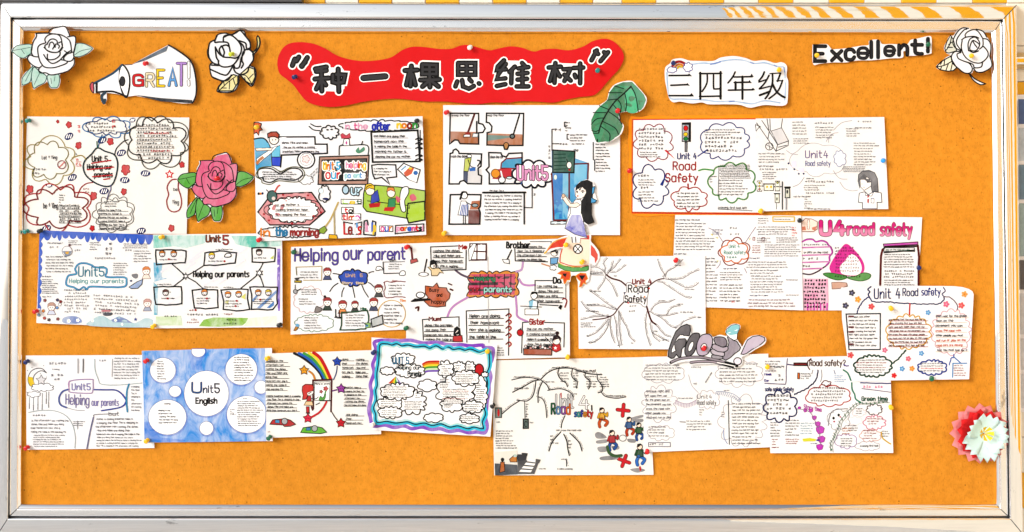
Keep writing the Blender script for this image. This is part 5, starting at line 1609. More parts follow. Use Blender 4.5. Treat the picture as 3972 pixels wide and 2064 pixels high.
# I --- plaid Helping our parents
sh = poster('poster with a red plaid Helping our parents panel and headings Me, Brother, Dad, Sister', '1573 945 2206 925 2211 1386 1576 1402', 5.2, (1560, 900, 2.678), paper='soft', lifts=(0, 0, 2.5, 0))
sh.part('plaid_drawing').F(sh.bumpy('690 440 800 415 900 420 1000 415 1100 415 1180 420 1205 480 1190 540 1200 600 1180 670 1080 665 950 670 820 670 690 665 700 560', 16, 26), 'e08a1c', False, .1, 'K', 7)
sh.F('700 440 1175 435 1168 650 690 655', 'cf2f62', False, .12)
for y, w in ((478, 26), (540, 30), (605, 22)):
    sh.L([(700, y), (1170, y - 6)], '2a0a14', w, False, wash=.1)
for x in (810, 895, 965, 1062, 1130):
    sh.L([(x, 440), (x - 3, 650)], '2a0a14', 6, False)
sh.part('title_lettering').T('Helping', 750, 465, 965, 515, '0c3020', 17, over='3fa070', ow=6).T('our', 700, 585, 800, 625, '5a0a10', 16, over='c03040', ow=6).T('parents', 855, 565, 1135, 640, 'K', 24, over='a8e4dc', ow=12)
sh.T('Me', 590, 135, 668, 175, 'a01818', 14).T('Brother', 1085, 105, 1325, 165, 'K', 15).T('Dad', 1570, 475, 1690, 530, 'K', 16).T('Mum', 280, 885, 400, 920, '6a1014', 13).T('Sister', 1325, 905, 1480, 960, '9a1a1c', 13)
sh.part('branch_drawing')
for ln, cc in (('550 395 610 440 680 470', '5a4a60'), ('680 680 560 750 500 810 470 880', 'c98fd0'), ('1185 410 1240 390 1255 310', 'c9a0d4'), ('1215 490 1250 540 1310 555 1380 550', 'c98fd0'), ('1180 670 1190 800 1200 880 1300 930', 'c98fd0')):
    sh.L(ln, '4a2a50', 22).L(ln, cc, 13)
sh.part('frame_drawing').L('300 290 295 155 580 145', '2a2a2e', 7, False).L('665 190 662 390 400 398', '1a1a1e', 8, False).L('1170 180 1175 300 1510 310', '1a1a1e', 7, False).L('1330 100 1550 100 1540 130', '3a3a3e', 5, False).L('1380 610 1380 505 1560 505', '1a1a1e', 7, False).L('1700 545 1700 700', '2a2a2e', 5, False).L('1430 755 1620 765', '1a1a1e', 7, False)
sh.L('210 910 280 905', '1a1a1e', 7, False).L('400 890 590 882 590 980', '1a1a1e', 7, False).L('210 910 220 1120', '1a1a1e', 7, False).L('665 820 1110 800', '1a1a1e', 7, False).L('665 820 672 1145', '1a1a1e', 7, False).L('1108 800 1105 1280', '1a1a1e', 7, False).L('1320 935 1250 940 1240 1255', '1a1a1e', 7, False).L('1480 940 1685 945 1680 1195', '1a1a1e', 7, False)
for y in (870, 935, 1000, 1075, 1165):
    sh.L([(1080, y), (1110, y - 22), (1132, y), (1110, y + 25)], 'b02018', 15).L([(1075, y), (1110, y - 26)], 'K', 6)
sh.part('spot_drawing').F('240 560 320 570 360 530 380 575 460 580 470 610 500 640 490 690 450 730 450 770 360 780 280 770 230 720 270 680 240 640', 'bf5318', False, .12, '3a1408', 6).F('85 720 130 690 290 690 305 710 100 728', 'K').E(190, 655, 44, 30, 'W', 'K', 7).T('Busy', 285, 585, 380, 630, '1a0a06', 8).T('and', 360, 640, 415, 670, '1a0a06', 8).T('happy', 305, 705, 440, 755, '1a0a06', 8)
sh.L('480 535 515 550', '4a0c10', 14).L('500 595 525 605', '4a0c10', 12).L('140 790 170 780 165 815', '4a0c10', 12)
sh.part('helper_drawing').L('65 150 95 170 105 280', '6a1418', 12, False).E(66, 150, 20, 18, 'R').F('85 290 150 275 165 305 90 330', 'b82a20', False, .1, 'K', 4).F('265 365 300 360 330 380 380 370 430 430 390 420 365 455 305 455 300 400', 'f0d8a8', False, .05, 'K', 5).F('310 400 335 410 365 400 340 432', 'a81c20').E(325, 345, 34, 36, 'fdf4ec', 'K', 5).F('285 350 290 300 325 285 355 310 360 360 335 335 300 345 300 375', 'K').L('255 285 230 410', 'K', 9, False).E(222, 440, 50, 18, 'W', 'K', 6)
sh.rect(705, 125, 872, 290, 'W', '4a1014', 17).L('778 125 776 290', '4a1014', 15, False).L('705 200 872 205', '4a1014', 15, False).F('690 180 740 120 770 125 715 290 695 300', 'f2f4f6', False, 0, 'K', 5)
sh.L('1135 190 1090 285', 'K', 14, False).F('1040 285 1110 285 1115 330 1060 320', 'e8e8ea', False, .3, 'K', 5).F('1540 270 1620 265 1610 330 1540 335', '5fa8e0', False, .1, 'K', 5).E(1580, 215, 36, 36, 'fdf2ea', 'K', 4).F('1545 215 1550 190 1590 182 1615 210 1600 235 1590 205', '1a0c0c').C(1570, 370, 35, 25, 6, 'K', 5, fill='W').L('1450 330 1530 355', 'c98858', 14)
sh.F('1320 720 1350 705 1410 720 1400 800 1330 800', 'e8f4fa', False, 0, 'K', 6).F('1320 720 1365 705 1350 790 1320 780', '7fc8e8', False, .1).E(1370, 660, 34, 38, 'W', 'K', 5).F('1332 655 1345 620 1400 622 1410 660 1380 640', 'K').rect(1275, 800, 1415, 860, 'W', 'K', 5).L('1230 770 1450 780', 'K', 5, False)
sh.F('1620 790 1640 755 1665 765 1650 810', 'K').L('1665 700 1690 690 1710 720 1690 780', '8a1418', 14)
sh.F('525 1140 530 1080 620 1075 628 1140', 'c41a1c', False, .04, 'K', 4).F('530 1070 540 1000 570 978 600 1000 610 1075 580 1080 555 1085', 'K').E(574, 1045, 20, 28, 'fdf2ea').E(1225, 1045, 32, 34, 'c8141c', 'K', 5).L('1225 1020 1232 1000', 'K', 6)
sh.F('1545 1150 1640 1165 1650 1225 1600 1250 1560 1230', 'c8181c', False, .03, 'K', 4).E(1603, 1130, 40, 40, 'fdf0e6', 'K', 4).F('1560 1130 1570 1080 1610 1060 1650 1100 1645 1150 1625 1110', '2a1418').E(1610, 1050, 20, 18, '2a1418').L('1485 1090 1550 1160', 'W', 20).L('1485 1090 1550 1160', 'K', 5).star(1592, 1205, 20, 5, .45, 'W', None).F('1260 1212 1555 1218 1552 1280 1262 1275', 'a8481c', False, .12, 'K', 6)
for i in range(11):
    sh.E(1285 + i * 25, 1188 + (i % 3) * 9, 16, 14, ('e8d8d8', 'K', 'd89a9a', 'W')[i % 4], 'K', 4)
sh.part('handwriting').PA(320, 165, 640, 380, 4, 'K', ul='1a1a1e', ulw=5, rag=.08).PA(1190, 130, 1510, 305, 4, 'K', ul='1a1a1e', ulw=5, rag=.08).PA(1400, 535, 1680, 740, 4, 'K', ul='1a1a1e', ulw=5, rag=.08).PA(230, 940, 540, 1140, 4, 'K', ul='1a1a1e', ulw=5, rag=.06).PA(690, 835, 1065, 1120, 4, 'K', ul='1a1a1e', ulw=5, rag=.06).PA(1290, 980, 1600, 1190, 4, 'K', ul='3a3a3e', ulw=4, rag=.1).PA(985, 1190, 1080, 1290, 3, 'K')
sh.L('888 260 892 410', 'b8b8bc', 4, False).L('892 690 900 1150', 'b8b8bc', 4, False)
sh.done()

# J --- branching mind map
sh = poster('white poster of dark red branching lines growing from the words Road Safety', '2240 996 2735 992 2738 1356 2245 1353', 7.2, (2200, 950, 3.114), lifts=(0, 0, 0, 1.5))
sh.part('title_lettering').T('Unit 4', 790, 415, 1015, 470, '7a1014', 14).T('Road', 740, 485, 975, 570, '140c0e', 13).T('Safety', 700, 615, 955, 715, '140c0e', 13).L('715 470 760 455 800 480 860 500 970 490 985 540 970 640 960 740 920 745 880 710 800 700 690 690 690 600 715 560', '3a3a3e', 4, closed=True)
for x, y, cc in ((830, 495, 'O'), (990, 525, 'R'), (692, 580, 'N'), (856, 588, 'N'), (935, 628, 'O'), (738, 700, 'R')):
    sh.E(x, y, 11, 10, cc)
sh.part('branch_drawing')
for ln, w in (('710 490 640 435 540 405 470 360', 12), ('990 495 1060 440 1120 415 1165 408', 14), ('685 690 620 760 560 840 460 885 310 905', 14), ('960 745 985 830 1020 920 1070 960', 13)):
    sh.L(ln, '4a0f12', w)
for ln in ('470 360 430 310 360 270 285 270', '445 365 285 360', '440 340 280 325', '455 350 460 270 440 220 490 155', '480 360 530 290 560 190', '490 340 570 270 650 170', '520 330 600 325 715 240', '460 370 450 430 370 545', '460 390 540 480 605 630',
           '1165 400 1170 350 1130 290 1090 170', '1185 395 1215 320 1300 270 1400 175', '1170 408 1280 420 1400 400 1500 340 1600 300', '1220 405 1300 450 1420 510 1520 505 1590 455', '1090 445 1160 460 1280 540 1440 635 1510 635',
           '1010 800 1050 740 1120 700 1230 690 1305 655', '1200 850 1240 780 1300 745 1370 735', '990 800 1080 850 1200 855 1340 825', '1080 850 1160 900 1250 985 1340 990 1420 920 1560 868', '1290 995 1340 1020', '1060 955 1110 1010 1180 1090 1260 1115',
           '1010 920 1020 1040 1110 1110 1230 1170', '1020 1040 1050 1110 1120 1170', '965 800 945 950 960 1080 1005 1220',
           '610 780 540 775 430 740 235 735', '600 775 520 735 400 645 265 545', '520 870 420 850 250 780 165 680', '520 860 330 870 160 905', '500 890 440 970 350 1060 240 1110', '510 890 480 1010 380 1140 265 1190', '530 870 520 980 540 1100 580 1190',
           '565 850 590 960 600 1100 635 1240', '620 800 625 950 640 1100 660 1215', '625 790 660 900 720 1000 750 1100 820 1175'):
    sh.part('branch_drawing').L(ln, '321014', 4, jit=2)
    sh.part('handwriting').fuzz(ln)
sh.part('handwriting')
for a, b, c, d in ((560, 355, 640, 390), (270, 330, 420, 355), (1300, 230, 1400, 262), (1420, 520, 1590, 548), (1095, 660, 1260, 690), (1330, 695, 1460, 730), (1360, 795, 1530, 830), (1575, 855, 1650, 890), (270, 540, 440, 575), (230, 700, 420, 735), (220, 780, 480, 815), (160, 930, 350, 1000), (230, 1080, 330, 1110), (250, 1155, 370, 1190), (1050, 1020, 1200, 1060), (1140, 1130, 1240, 1165), (600, 1200, 680, 1225), (770, 1170, 830, 1200)):
    sh.PA(a, b, c, d, 1 if d - b < 60 else 2, 'D', U4)
sh.CJ(750, 720, 880, 760, 1, 'D').CJ(745, 785, 870, 820, 1, 'D')
sh.done()

# K --- flower-framed Unit 4
sh = poster('white poster crowded with small writing around a double-outlined red and orange flower frame', '2619 834 3107 836 3115 1204 2604 1188', 5.0, (2580, 820, 3.348), lifts=(0, 0, 2, 0))
sh.part('flower_frame_drawing').C(900, 530, 198, 165, 6, '7f1418', 14, 46).C(900, 530, 168, 130, 6, 'd86a20', 9, 40)
sh.part('title_lettering').T('Unit 4', 830, 430, 965, 475, '3f9a88', 7).T('Road safety', 765, 510, 1045, 570, '3f9a88', 7).CJ(790, 575, 975, 625, 1, '2f8a78')
sh.part('branch_drawing').L('565 215 660 270 750 395', '8a7f98', 5).L('1175 205 1110 300 1045 400', '8a6f88', 5).L('715 640 710 690 670 740', '8a7f98', 5).L('1030 740 1060 800', '8a6f88', 5).rect(1400, 70, 1678, 130, None, 'e3bc2c', 14).rect(1140, 335, 1165, 375, None, '8a1a1c', 5).rect(1258, 340, 1290, 385, None, '8a5a5c', 5)
sh.F('590 295 620 290 615 320', 'e8d860').F('650 335 690 330 680 360', 'e8e0a0').F('665 635 695 640 680 665', 'e8e0a0').F('1090 350 1110 350 1095 380', 'e8dc80')
sh.part('handwriting').PA(130, 85, 500, 130, 1, 'j', U4).PA(130, 135, 560, 330, 4, 'd', U4, rag=.1).PA(115, 330, 690, 510, 4, 'j', U4, rag=.1).PA(115, 530, 300, 570, 1, 'd', U4).CJ(835, 195, 1005, 240, 1, 'd').CJ(835, 275, 990, 320, 1, 'd').PA(610, 228, 770, 305, 2, 'N', U4)
sh.PA(1200, 75, 1370, 165, 2, 'd', U4).PA(1180, 185, 1720, 310, 3, 'd', U4).PA(1410, 85, 1660, 115, 1, 'd', U4).PA(1185, 335, 1400, 410, 2, 'd', U4).PA(1430, 330, 1760, 410, 2, 'j', U4, rag=.1).PA(1280, 420, 1770, 590, 5, 'd', U4, rag=.05).PA(1130, 430, 1270, 545, 3, 'r', U4)
sh.PA(525, 590, 690, 1180, 11, 'd', U4, rag=.1).PA(755, 725, 960, 760, 1, 'N', U4).PA(700, 775, 1020, 900, 3, 'j', U4, rag=.1).PA(700, 930, 1030, 1180, 5, 'j', U4, rag=.1).PA(1090, 590, 1260, 625, 1, 'N', U4).PA(1050, 640, 1620, 740, 2, 'd', U4).PA(1100, 745, 1560, 930, 4, 'd', U4).PA(1100, 930, 1550, 1060, 3, 'd', U4).PA(1090, 1070, 1480, 1110, 1, 'N', U4).PA(1070, 1125, 1750, 1250, 2, '7a4a5a', U4).PA(1560, 870, 1780, 905, 1, 'd', U4).PA(1560, 1070, 1760, 1100, 1, 'd', U4)
sh.PA(1640, 190, 1720, 330, 3, 'R', U4).PA(860, 1150, 960, 1190, 1, 'R', U4)
sh.done()

# L --- pink U4 road safety
sh = poster('poster with magenta U4 road safety title and a pink peach on green leaves', '3101 839 3577 843 3556 1205 3108 1204', 2.8, (3080, 820, 3.1885), lifts=(0, 2, 0, 0))
sh.part('title_lettering')
sh.T('U4', 335, 130, 620, 285, '2a0a14', 60, over='d81a80', ow=46, wob=.1, low='ee90bc').T('road', 665, 150, 985, 285, '2a0a14', 44, over='d8207f', ow=32, wob=.1, gap=2.6, low='ee90bc').T('safety', 1075, 150, 1455, 340, '2a0a14', 36, over='d8207f', ow=26, wob=.12, gap=2.4, low='ee90bc')
sh.part('peach_drawing').F('640 402 720 450 810 550 865 650 865 740 800 800 660 800 500 790 450 740 440 680 490 580 560 480', 'e0249c', True, .03).F('700 530 780 570 830 660 830 740 770 790 600 775 570 680 640 600', 'fdf4f8', True)
sh.F('360 775 430 760 560 780 650 800 640 830 540 850 430 820', '3f8f34', True, .05, '1c5a1c', 6).F('660 820 760 800 860 760 945 780 930 830 840 860 740 850', '4f9a3a', True, .1, '1c5a1c', 6)
sh.CJ(500, 430, 830, 760, 8, 'K', rag=.2).CJ(500, 785, 860, 830, 1, '1c3a14')
sh.part('cloud_drawing').L('100 375 160 345 230 345 270 375 340 360 400 380 430 420 460 450 475 510 440 560 440 620 400 670 340 710 290 745 200 780 110 770', '3a1030', 17).L('100 378 160 350 230 350 270 378 340 365 400 385 430 425 455 455 470 510 435 560 435 620 395 668', 'c838b8', 10)
for y in (445, 540, 628, 710):
    sh.L([(105, y + 4), (440 - (y > 650) * 90, y - 6)], 'cc4fb0', 17, False, wash=.25)
sh.CJ(105, 395, 450, 430, 1, 'K', rag=.05).PA(120, 480, 440, 530, 1, 'K', U4, rag=.05).CJ(105, 565, 400, 610, 1, 'K').CJ(105, 655, 290, 700, 1, 'K')
sh.part('text_block_drawing').F('110 830 420 835 425 1150 420 1220 120 1222', 'f0a0c8', False, .5)
for i in range(7):
    sh.L([(170 + i * 40, 1140), (168 + i * 40, 1218)], ('d83ab8', 'e86ab0')[i % 2], 18, False)
sh.CJ(115, 832, 425, 1205, 8, 'K', rag=.1, w=9)
sh.part('notice_drawing').F('1105 405 1530 378 1530 410 1110 432', 'd040b8', False, .1, '3a0a2a', 7).L('1095 470 1075 550 1065 910', '5a0c10', 26, False).L('1530 420 1545 560 1540 700 1540 910', '5a0c10', 26, False).L('1110 460 1130 440 1520 430', '1a0608', 20, False).L('1115 510 1490 480', 'K', 16, False).rect(1110, 450, 1490, 495, None, 'K', 5)
sh.PA(1120, 450, 1480, 492, 1, 'e', U4).PA(1105, 515, 1520, 700, 5, 'K', U4, rag=.12).CJ(1105, 720, 1510, 830, 3, 'K', rag=.05).PA(1100, 835, 1510, 920, 2, 'K', U4, rag=.05)
sh.part('pavilion_drawing').F('95 130 140 90 220 95 290 130 285 220 240 250 100 250', 'f2ddd2', False, .1, '8a4a3a', 5).rect(165, 105, 190, 220, 'fdf0ea', '8a4a3a', 4).F('220 200 285 180 265 235 225 230', 'd87a5a', False, .2).F('95 190 140 185 150 235 100 235', 'd87a5a', False, .2).F('465 880 560 875 650 885 660 925 560 955 470 960', 'd9a890', False, .2, '5a3020', 4)
sh.done()

# M --- Unit 4 Road safety in blue with small flowers
sh = Sheet('hand_drawn_poster', 'curling poster headed Unit 4 Road safety in dark blue with scattered coloured flowers', 'poster',
           [(3263, 1115), (3560, 1109), (3700, 1110), (3735, 1114), (3758, 1121), (3772, 1130), (3777, 1142), (3768, 1300), (3759, 1471), (3500, 1475), (3304, 1480), (3286, 1377), (3266, 1240)], 9.0, 'white', 0.7, (1, 3, 3, 0), "pupils' posters pinned to the board", quad=False)
sh.v(3220, 1090, 3.348)
sh.part('title_lettering').T('Unit 4', 575, 100, 905, 225, '141f5a', 16).T('Road', 945, 100, 1140, 190, '141f5a', 14).T('safety', 1190, 95, 1430, 215, '1a2c80', 14).L('530 75 490 110 515 140 495 175 510 210', '141f5a', 11).L('1470 85 1495 130 1455 170 1480 205', '2a2a6a', 9)
sh.part('branch_drawing').L('510 210 545 260 640 275 760 270 860 285 1040 290 1180 300 1320 300 1420 295 1475 240 1480 205', '17245f', 10, jit=5).L('500 210 440 250 395 310 360 370 348 425', '1a2a6a', 16, jit=4).L('1480 205 1560 215 1630 280 1655 330 1650 375', '5a3a5a', 8, jit=3).L('1036 295 1030 440', 'd01a20', 18, False)
sh.part('frame_drawing').L('208 430 652 424 650 890 245 893', '1a1a2a', 10, False, True).C(1015, 660, 285, 212, 15, 'd9a530', 9, 36).C(1572, 665, 245, 285, 16, 'd8a0b4', 6, 34).C(556, 1105, 240, 135, 16, '10402e', 13, 24).C(1325, 1125, 185, 92, 13, '1f3f9a', 12, 22).L('1590 1250 1595 1070 1775 1068', '4a90d0', 9, False)
sh.L('985 895 930 960 870 1030 800 1075', '10402e', 12, jit=6).L('1605 955 1600 990 1570 1010 1545 1090', '1f4fb0', 14, jit=4).L('1610 990 1690 1060', '1f6fc0', 9)
sh.part('flower_drawing')
for x, y, cc, mc in ((282, 155, '23233f', '8a8ab8'), (200, 320, '23233f', '8a8ab8'), (360, 240, 'f0a01c', 'f8d060'), (535, 332, 'e0141c', 'f06a6a'), (1745, 172, 'f0a01c', 'e8801c'), (1508, 302, 'e8608a', 'f8b0c4'), (1705, 318, 'e8282c', 'f09090'), (1272, 410, '3a9ade', 'a8d8f4'), (710, 898, 'e0608a', 'f8c0d0'), (1185, 940, '3a9ade', 'b8e0f8'), (1015, 1010, 'e0486a', 'f8b0c0'), (935, 1140, '3a9ade', 'b8e0f8'), (1062, 1138, 'f0961c', 'f8c060'), (830, 1228, 'e0141c', 'e0141c'), (265, 963, 'e0141c', 'e0141c')):
    sh.flower(x, y, 44 if x < 600 or x > 1400 else 38, cc, mc)
sh.part('handwriting').PA(235, 440, 640, 860, 7, 'D', U4, rag=.12).PA(755, 475, 1290, 860, 8, '4a1a20', U4, rag=.06, ul='a83a3a', ulw=4).PA(1370, 420, 1800, 925, 8, 'D', U4, ul='d8b890', rag=.06, cols=['D', 'D', 'D', 'o', 'D', 'o', 'o', 'D']).PA(330, 1010, 750, 1200, 5, 'K', U4, rag=.1, cols=['K', 'r', 'K', 'r', 'K']).PA(1165, 1055, 1500, 1180, 3, 'D', U4, rag=.1, cols=['D', 'D', 'R']).PA(1605, 1080, 1780, 1240, 4, 'r', U4, rag=.1)
for y in (460, 598, 662, 820):
    sh.L([(245, y), (300, y)], '6a1a22', 12, False)
sh.done()

# N --- pencil Unit5 with moon
sh = poster('pale pencil poster with a crescent moon over clouds beside Unit5 Helping our parents', '100 1379 590 1377 599 1738 103 1745', 2.8, (80, 1340, 3.189), lifts=(0, 0, 2, 0))
sh.part('moon_drawing').L('320 340 270 290 200 285 130 320 95 390 95 450 120 500 170 495 155 430 170 370 220 325 270 315 320 340', '3a3a44', 6).F('95 385 150 395 155 430 175 490 150 505 120 500 95 450', 'f2cf1c', False, .05).star(255, 430, 66, 5, .5, 'd4d4da', '3a3a40', 5).C(270, 520, 130, 45, 8, '4a4a54', 5, 24, fill='f4f6fa').C(165, 605, 80, 32, 6, '6a6a72', 5, 18, fill='f4f6fa')
for x, y in ((85, 310), (140, 272), (285, 250), (320, 392), (80, 580), (245, 350)):
    sh.star(x, y, 9, 4, .35, 'D', None)
for x, y0, y1 in ((110, 640, 780), (160, 640, 800), (215, 620, 790), (268, 590, 790), (318, 575, 720), (348, 570, 765)):
    sh.L([(x, y0), (x - 3, y1)], '6a6a72', 4, False)
    for k in range(5):
        sh.E(x - 2, y1 - 14 * k, 7, 4, 'D')
sh.part('title_lettering').L('615 440 870 420 895 450 890 570 840 592 620 580 600 540', 'a88ab8', 8, closed=True).L('600 440 595 560', 'c89ac8', 7).T('Unit5', 635, 475, 860, 550, '5f5aa8', 11, over='8a80c8', ow=5).T('Helping', 560, 605, 845, 765, '5a5088', 12, over='8f86c0', ow=6, dy=12).T('our parents', 880, 665, 1210, 770, '7a70b4', 10, wash=.1)
sh.L('585 545 520 570 480 630 475 690 500 740 570 770', '4a5aa0', 13).L('570 770 680 800 790 805', 'a0a0a8', 5).L('910 548 1050 550 1180 555 1260 610 1300 670 1300 710 1270 745 1200 775 1000 808', '2f3f9a', 11).L('1260 610 1305 680 1280 740', '2a3aa8', 20)
sh.part('branch_drawing')
for ln, cc, w in (('710 170 710 340', 'b8b8be', 18), ('775 170 772 330', '5a5a62', 9), ('915 170 920 300 960 420 1000 480 1200 490 1500 465', '9ab0b4', 5), ('1135 165 1130 390', '7a7a82', 4), ('1340 480 1315 560 1310 700 1320 820', '2a8ab8', 13), ('100 830 240 805 420 810 560 870 640 980 675 1130 670 1270', 'a8b4b8', 6), ('905 880 930 855 1200 845', '7a7a82', 6), ('900 890 860 1060 820 1275', '6a6a92', 11), ('705 930 705 1040', '4a4a50', 4)):
    sh.L(ln, cc, w)
sh.T('but', 1090, 820, 1215, 868, '6a6a70', 6)
sh.part('handwriting').CJ(335, 200, 610, 250, 1, 'd').PA(390, 275, 540, 310, 1, 'd').CJ(365, 340, 540, 450, 2, 'd', fill=.6).CJ(970, 170, 1110, 210, 1, 'd').PA(1150, 140, 1510, 420, 6, 'd', rag=.05).PA(1365, 490, 1510, 820, 6, 'd', rag=.1).CJ(140, 845, 370, 890, 1, 'd').PA(120, 905, 600, 1090, 3, 'd', rag=.1).PA(150, 1095, 580, 1260, 5, 'd').PA(650, 930, 840, 1000, 2, 'd').PA(920, 885, 1510, 1120, 4, 'j', rag=.05).PA(930, 1120, 1510, 1260, 3, 'j', rag=.1)
sh.done()

# O --- blue wash with white circles
sh = poster('blue marker-washed poster with white circles, Unit5 English in the largest', '550 1361 1055 1350 1058 1711 559 1717', 5.0, (530, 1330, 3.265), lifts=(0, 0, 0, 0))
sh.part('wash_drawing').F('68 104 400 95 800 82 1200 72 1625 68 1630 600 1640 1245 900 1255 98 1262 90 800', '2a92ee', False, .62)
sh.F('640 95 830 88 830 340 700 340', '2b86ea', False, .45).F('100 1000 160 1010 300 1200 640 1230 560 1252 100 1258', '2a80ea', False, .35).F('640 1000 800 1000 800 1240 620 1240', '3a94ee', False, .5).F('1170 540 1500 560 1500 650 1180 660', '3f98ee', False, .6)
sh.part('circle_drawing')
for x, y, rx, ry in ((338, 355, 162, 158), (787, 115, 86, 72), (1325, 345, 200, 195), (492, 622, 76, 70), (890, 650, 282, 288), (395, 950, 240, 222), (1395, 915, 252, 235), (1575, 570, 82, 82), (890, 1090, 86, 86)):
    if x == 787:
        pts = [(x + rx * math.cos(t), max(86, y + ry * math.sin(t))) for t in [6.2832 * i / 28 for i in range(28)]]
    elif x in (1575, 1395):
        pts = [(min(1632, x + rx * math.cos(t)), y + ry * math.sin(t)) for t in [6.2832 * i / 28 for i in range(28)]]
    else:
        pts = [(x + rx * math.cos(t), y + ry * math.sin(t)) for t in [6.2832 * i / 28 for i in range(28)]]
    sh.L(pts, '1f6fdc', 30, False, True, wash=.4)
    sh.F([(a - 6 * (x < 1300), b - 8) for a, b in pts], 'f6f7fb')
    sh.L([(a - 6 * (x < 1300), b - 8) for a, b in pts], '9aa0a8', 3, False, True)
sh.part('title_lettering').T('U', 705, 505, 815, 630, '0c1c48', 26, over='2a5a9a', ow=10).T('nit', 845, 545, 965, 630, '0c1c48', 15).T('5', 990, 520, 1045, 630, '0c1430', 18).T('English', 750, 700, 1015, 790, '0a0a0e', 17)
sh.part('handwriting').PA(255, 215, 380, 470, 6, 'D', rag=.1).PA(1225, 165, 1490, 490, 8, 'K', rag=.2).PA(270, 835, 560, 1030, 4, 'K', rag=.1).PA(345, 750, 420, 790, 1, 'D').PA(1270, 725, 1610, 1060, 9, 'K', rag=.2).PA(1180, 835, 1260, 920, 3, 'D').PA(1345, 690, 1430, 720, 1, 'D')
sh.done()

# Q --- rainbow and easel
sh = poster('cream poster with a half rainbow arching down to a red-haired girl painting at an easel', '1028 1372 1480 1357 1478 1684 1034 1699', 7.0, (1010, 1330, 3.433), paper='cream', lifts=(0, 0, 1, 0))
sh.part('rainbow_drawing')
arc = '%d 140 %d 190 %d 280 %d 390 %d 485'
for i, cc in enumerate(('0c0c12', '1f5fc0', '3fa03a', 'f2e03a', 'c81018')):
    o_ = i * 24
    sh.L([(450 + o_ * 2.7, 140 - (i > 2) * 8), (560 + o_ * 2.4, 195), (700 + o_ * 1.6, 300), (790 + o_ * 1.15, 400), (832 + o_ * 1.1, 485)], cc, 36 if i != 4 else 44)
sh.part('easel_drawing').L('705 880 700 500 950 490 940 915', '4a1014', 24, False).L('700 500 950 492', '4a1014', 26, False).F('722 525 928 520 918 765 720 765', 'fdfdfb', False, 0, 'K', 5).L('790 770 930 770', 'K', 10, False).T('Helping our parents', 725, 535, 925, 560, 'K', 6).flower(870, 610, 34, 'c81c2a', None, 'K').flower(808, 650, 24, 'b02028', None, 'K').L('870 645 850 720', '3f8f34', 12).F('780 760 800 710 830 730 870 680 860 745 820 765', '4fa83a', True, .05, '1c4a1c', 4)
sh.part('girl_drawing').F('555 640 560 580 600 552 690 555 712 590 700 640 640 680 610 750 560 755 570 700', 'cf2417', False, .05, '4a0c08', 7).F('620 665 690 640 712 650 690 690 630 700', 'fdf6f0', False, 0, 'K', 4).F('630 710 670 705 680 775 615 775', 'b8181c', False, .05, 'K', 4).F('610 778 690 778 705 835 580 830', 'f4d2a0', False, .05, '5a3a1a', 6).F('610 850 650 850 652 930 612 930', 'c0181c', False, .03, 'K', 5).L('610 935 655 935', 'K', 10, False).L('680 850 695 895', '4a1014', 22, False).L('680 740 740 745 770 720', '3a3a3a', 7).L('740 825 790 800', 'K', 8)
sh.part('star_drawing')
for x, y, cc, b in ((582, 365, 'efa21c', 'K'), (1022, 250, '1f48b8', '0a1440'), (1075, 610, '9f3fa8', '2a0a30'), (632, 1005, 'e02848', '5a0c18'), (1072, 1068, 'd0182a', '3a0a10')):
    sh.star(x, y, 66, 5, .55, cc, b, 7).E(x - 12, y, 5, 8, 'K').E(x + 14, y, 5, 8, 'K')
for ln, cc, w in (('650 380 700 420 725 480', 'e0901c', 22), ('1022 310 1010 400 975 490', '1f3f7a', 9), ('960 640 1020 625', '6a2f78', 14), ('880 785 840 860 780 930 690 985', 'd81820', 22), ('950 920 985 980 1025 1030', '2a0a10', 9)):
    sh.L(ln, 'K' if w > 15 else cc, w + 5).L(ln, cc, w)
sh.part('mat_drawing').F('125 1085 165 1025 330 1010 400 1030 470 1085 400 1110 320 1115 300 1095', 'b8181c', False, .05, 'K', 7).F('200 1025 255 1030 255 1070 195 1065', '4a9ad0', False, 0, 'K', 4).E(322, 1045, 40, 42, 'b4b8bc', 'K', 6)
sh.F('535 1195 570 1130 720 1110 820 1130 885 1190 800 1210 720 1205 600 1200', '5fb82a', False, .05, 'K', 7).F('620 1125 670 1130 665 1165 605 1165', '3a80c0', False, 0, 'K', 4).E(722, 1140, 38, 40, 'b4b8bc', 'K', 6)
sh.part('handwriting').PA(65, 215, 400, 640, 8, 'K', ul='1a1a1e', ulw=4, rag=.15).PA(75, 680, 545, 920, 5, 'K', ul='1a1a1e', ulw=4, rag=.12).PA(1085, 190, 1255, 470, 5, 'K', ul='1a1a1e', ulw=4, rag=.1).PA(1265, 190, 1450, 470, 5, 'K', ul='1a1a1e', ulw=4, rag=.1).PA(1110, 570, 1420, 850, 6, 'K', ul='1a1a1e', ulw=4, rag=.1).PA(1130, 925, 1390, 1090, 3, 'K', ul='1a1a1e', ulw=4, rag=.1).CJ(95, 1175, 180, 1200, 1, 'r')
sh.done()

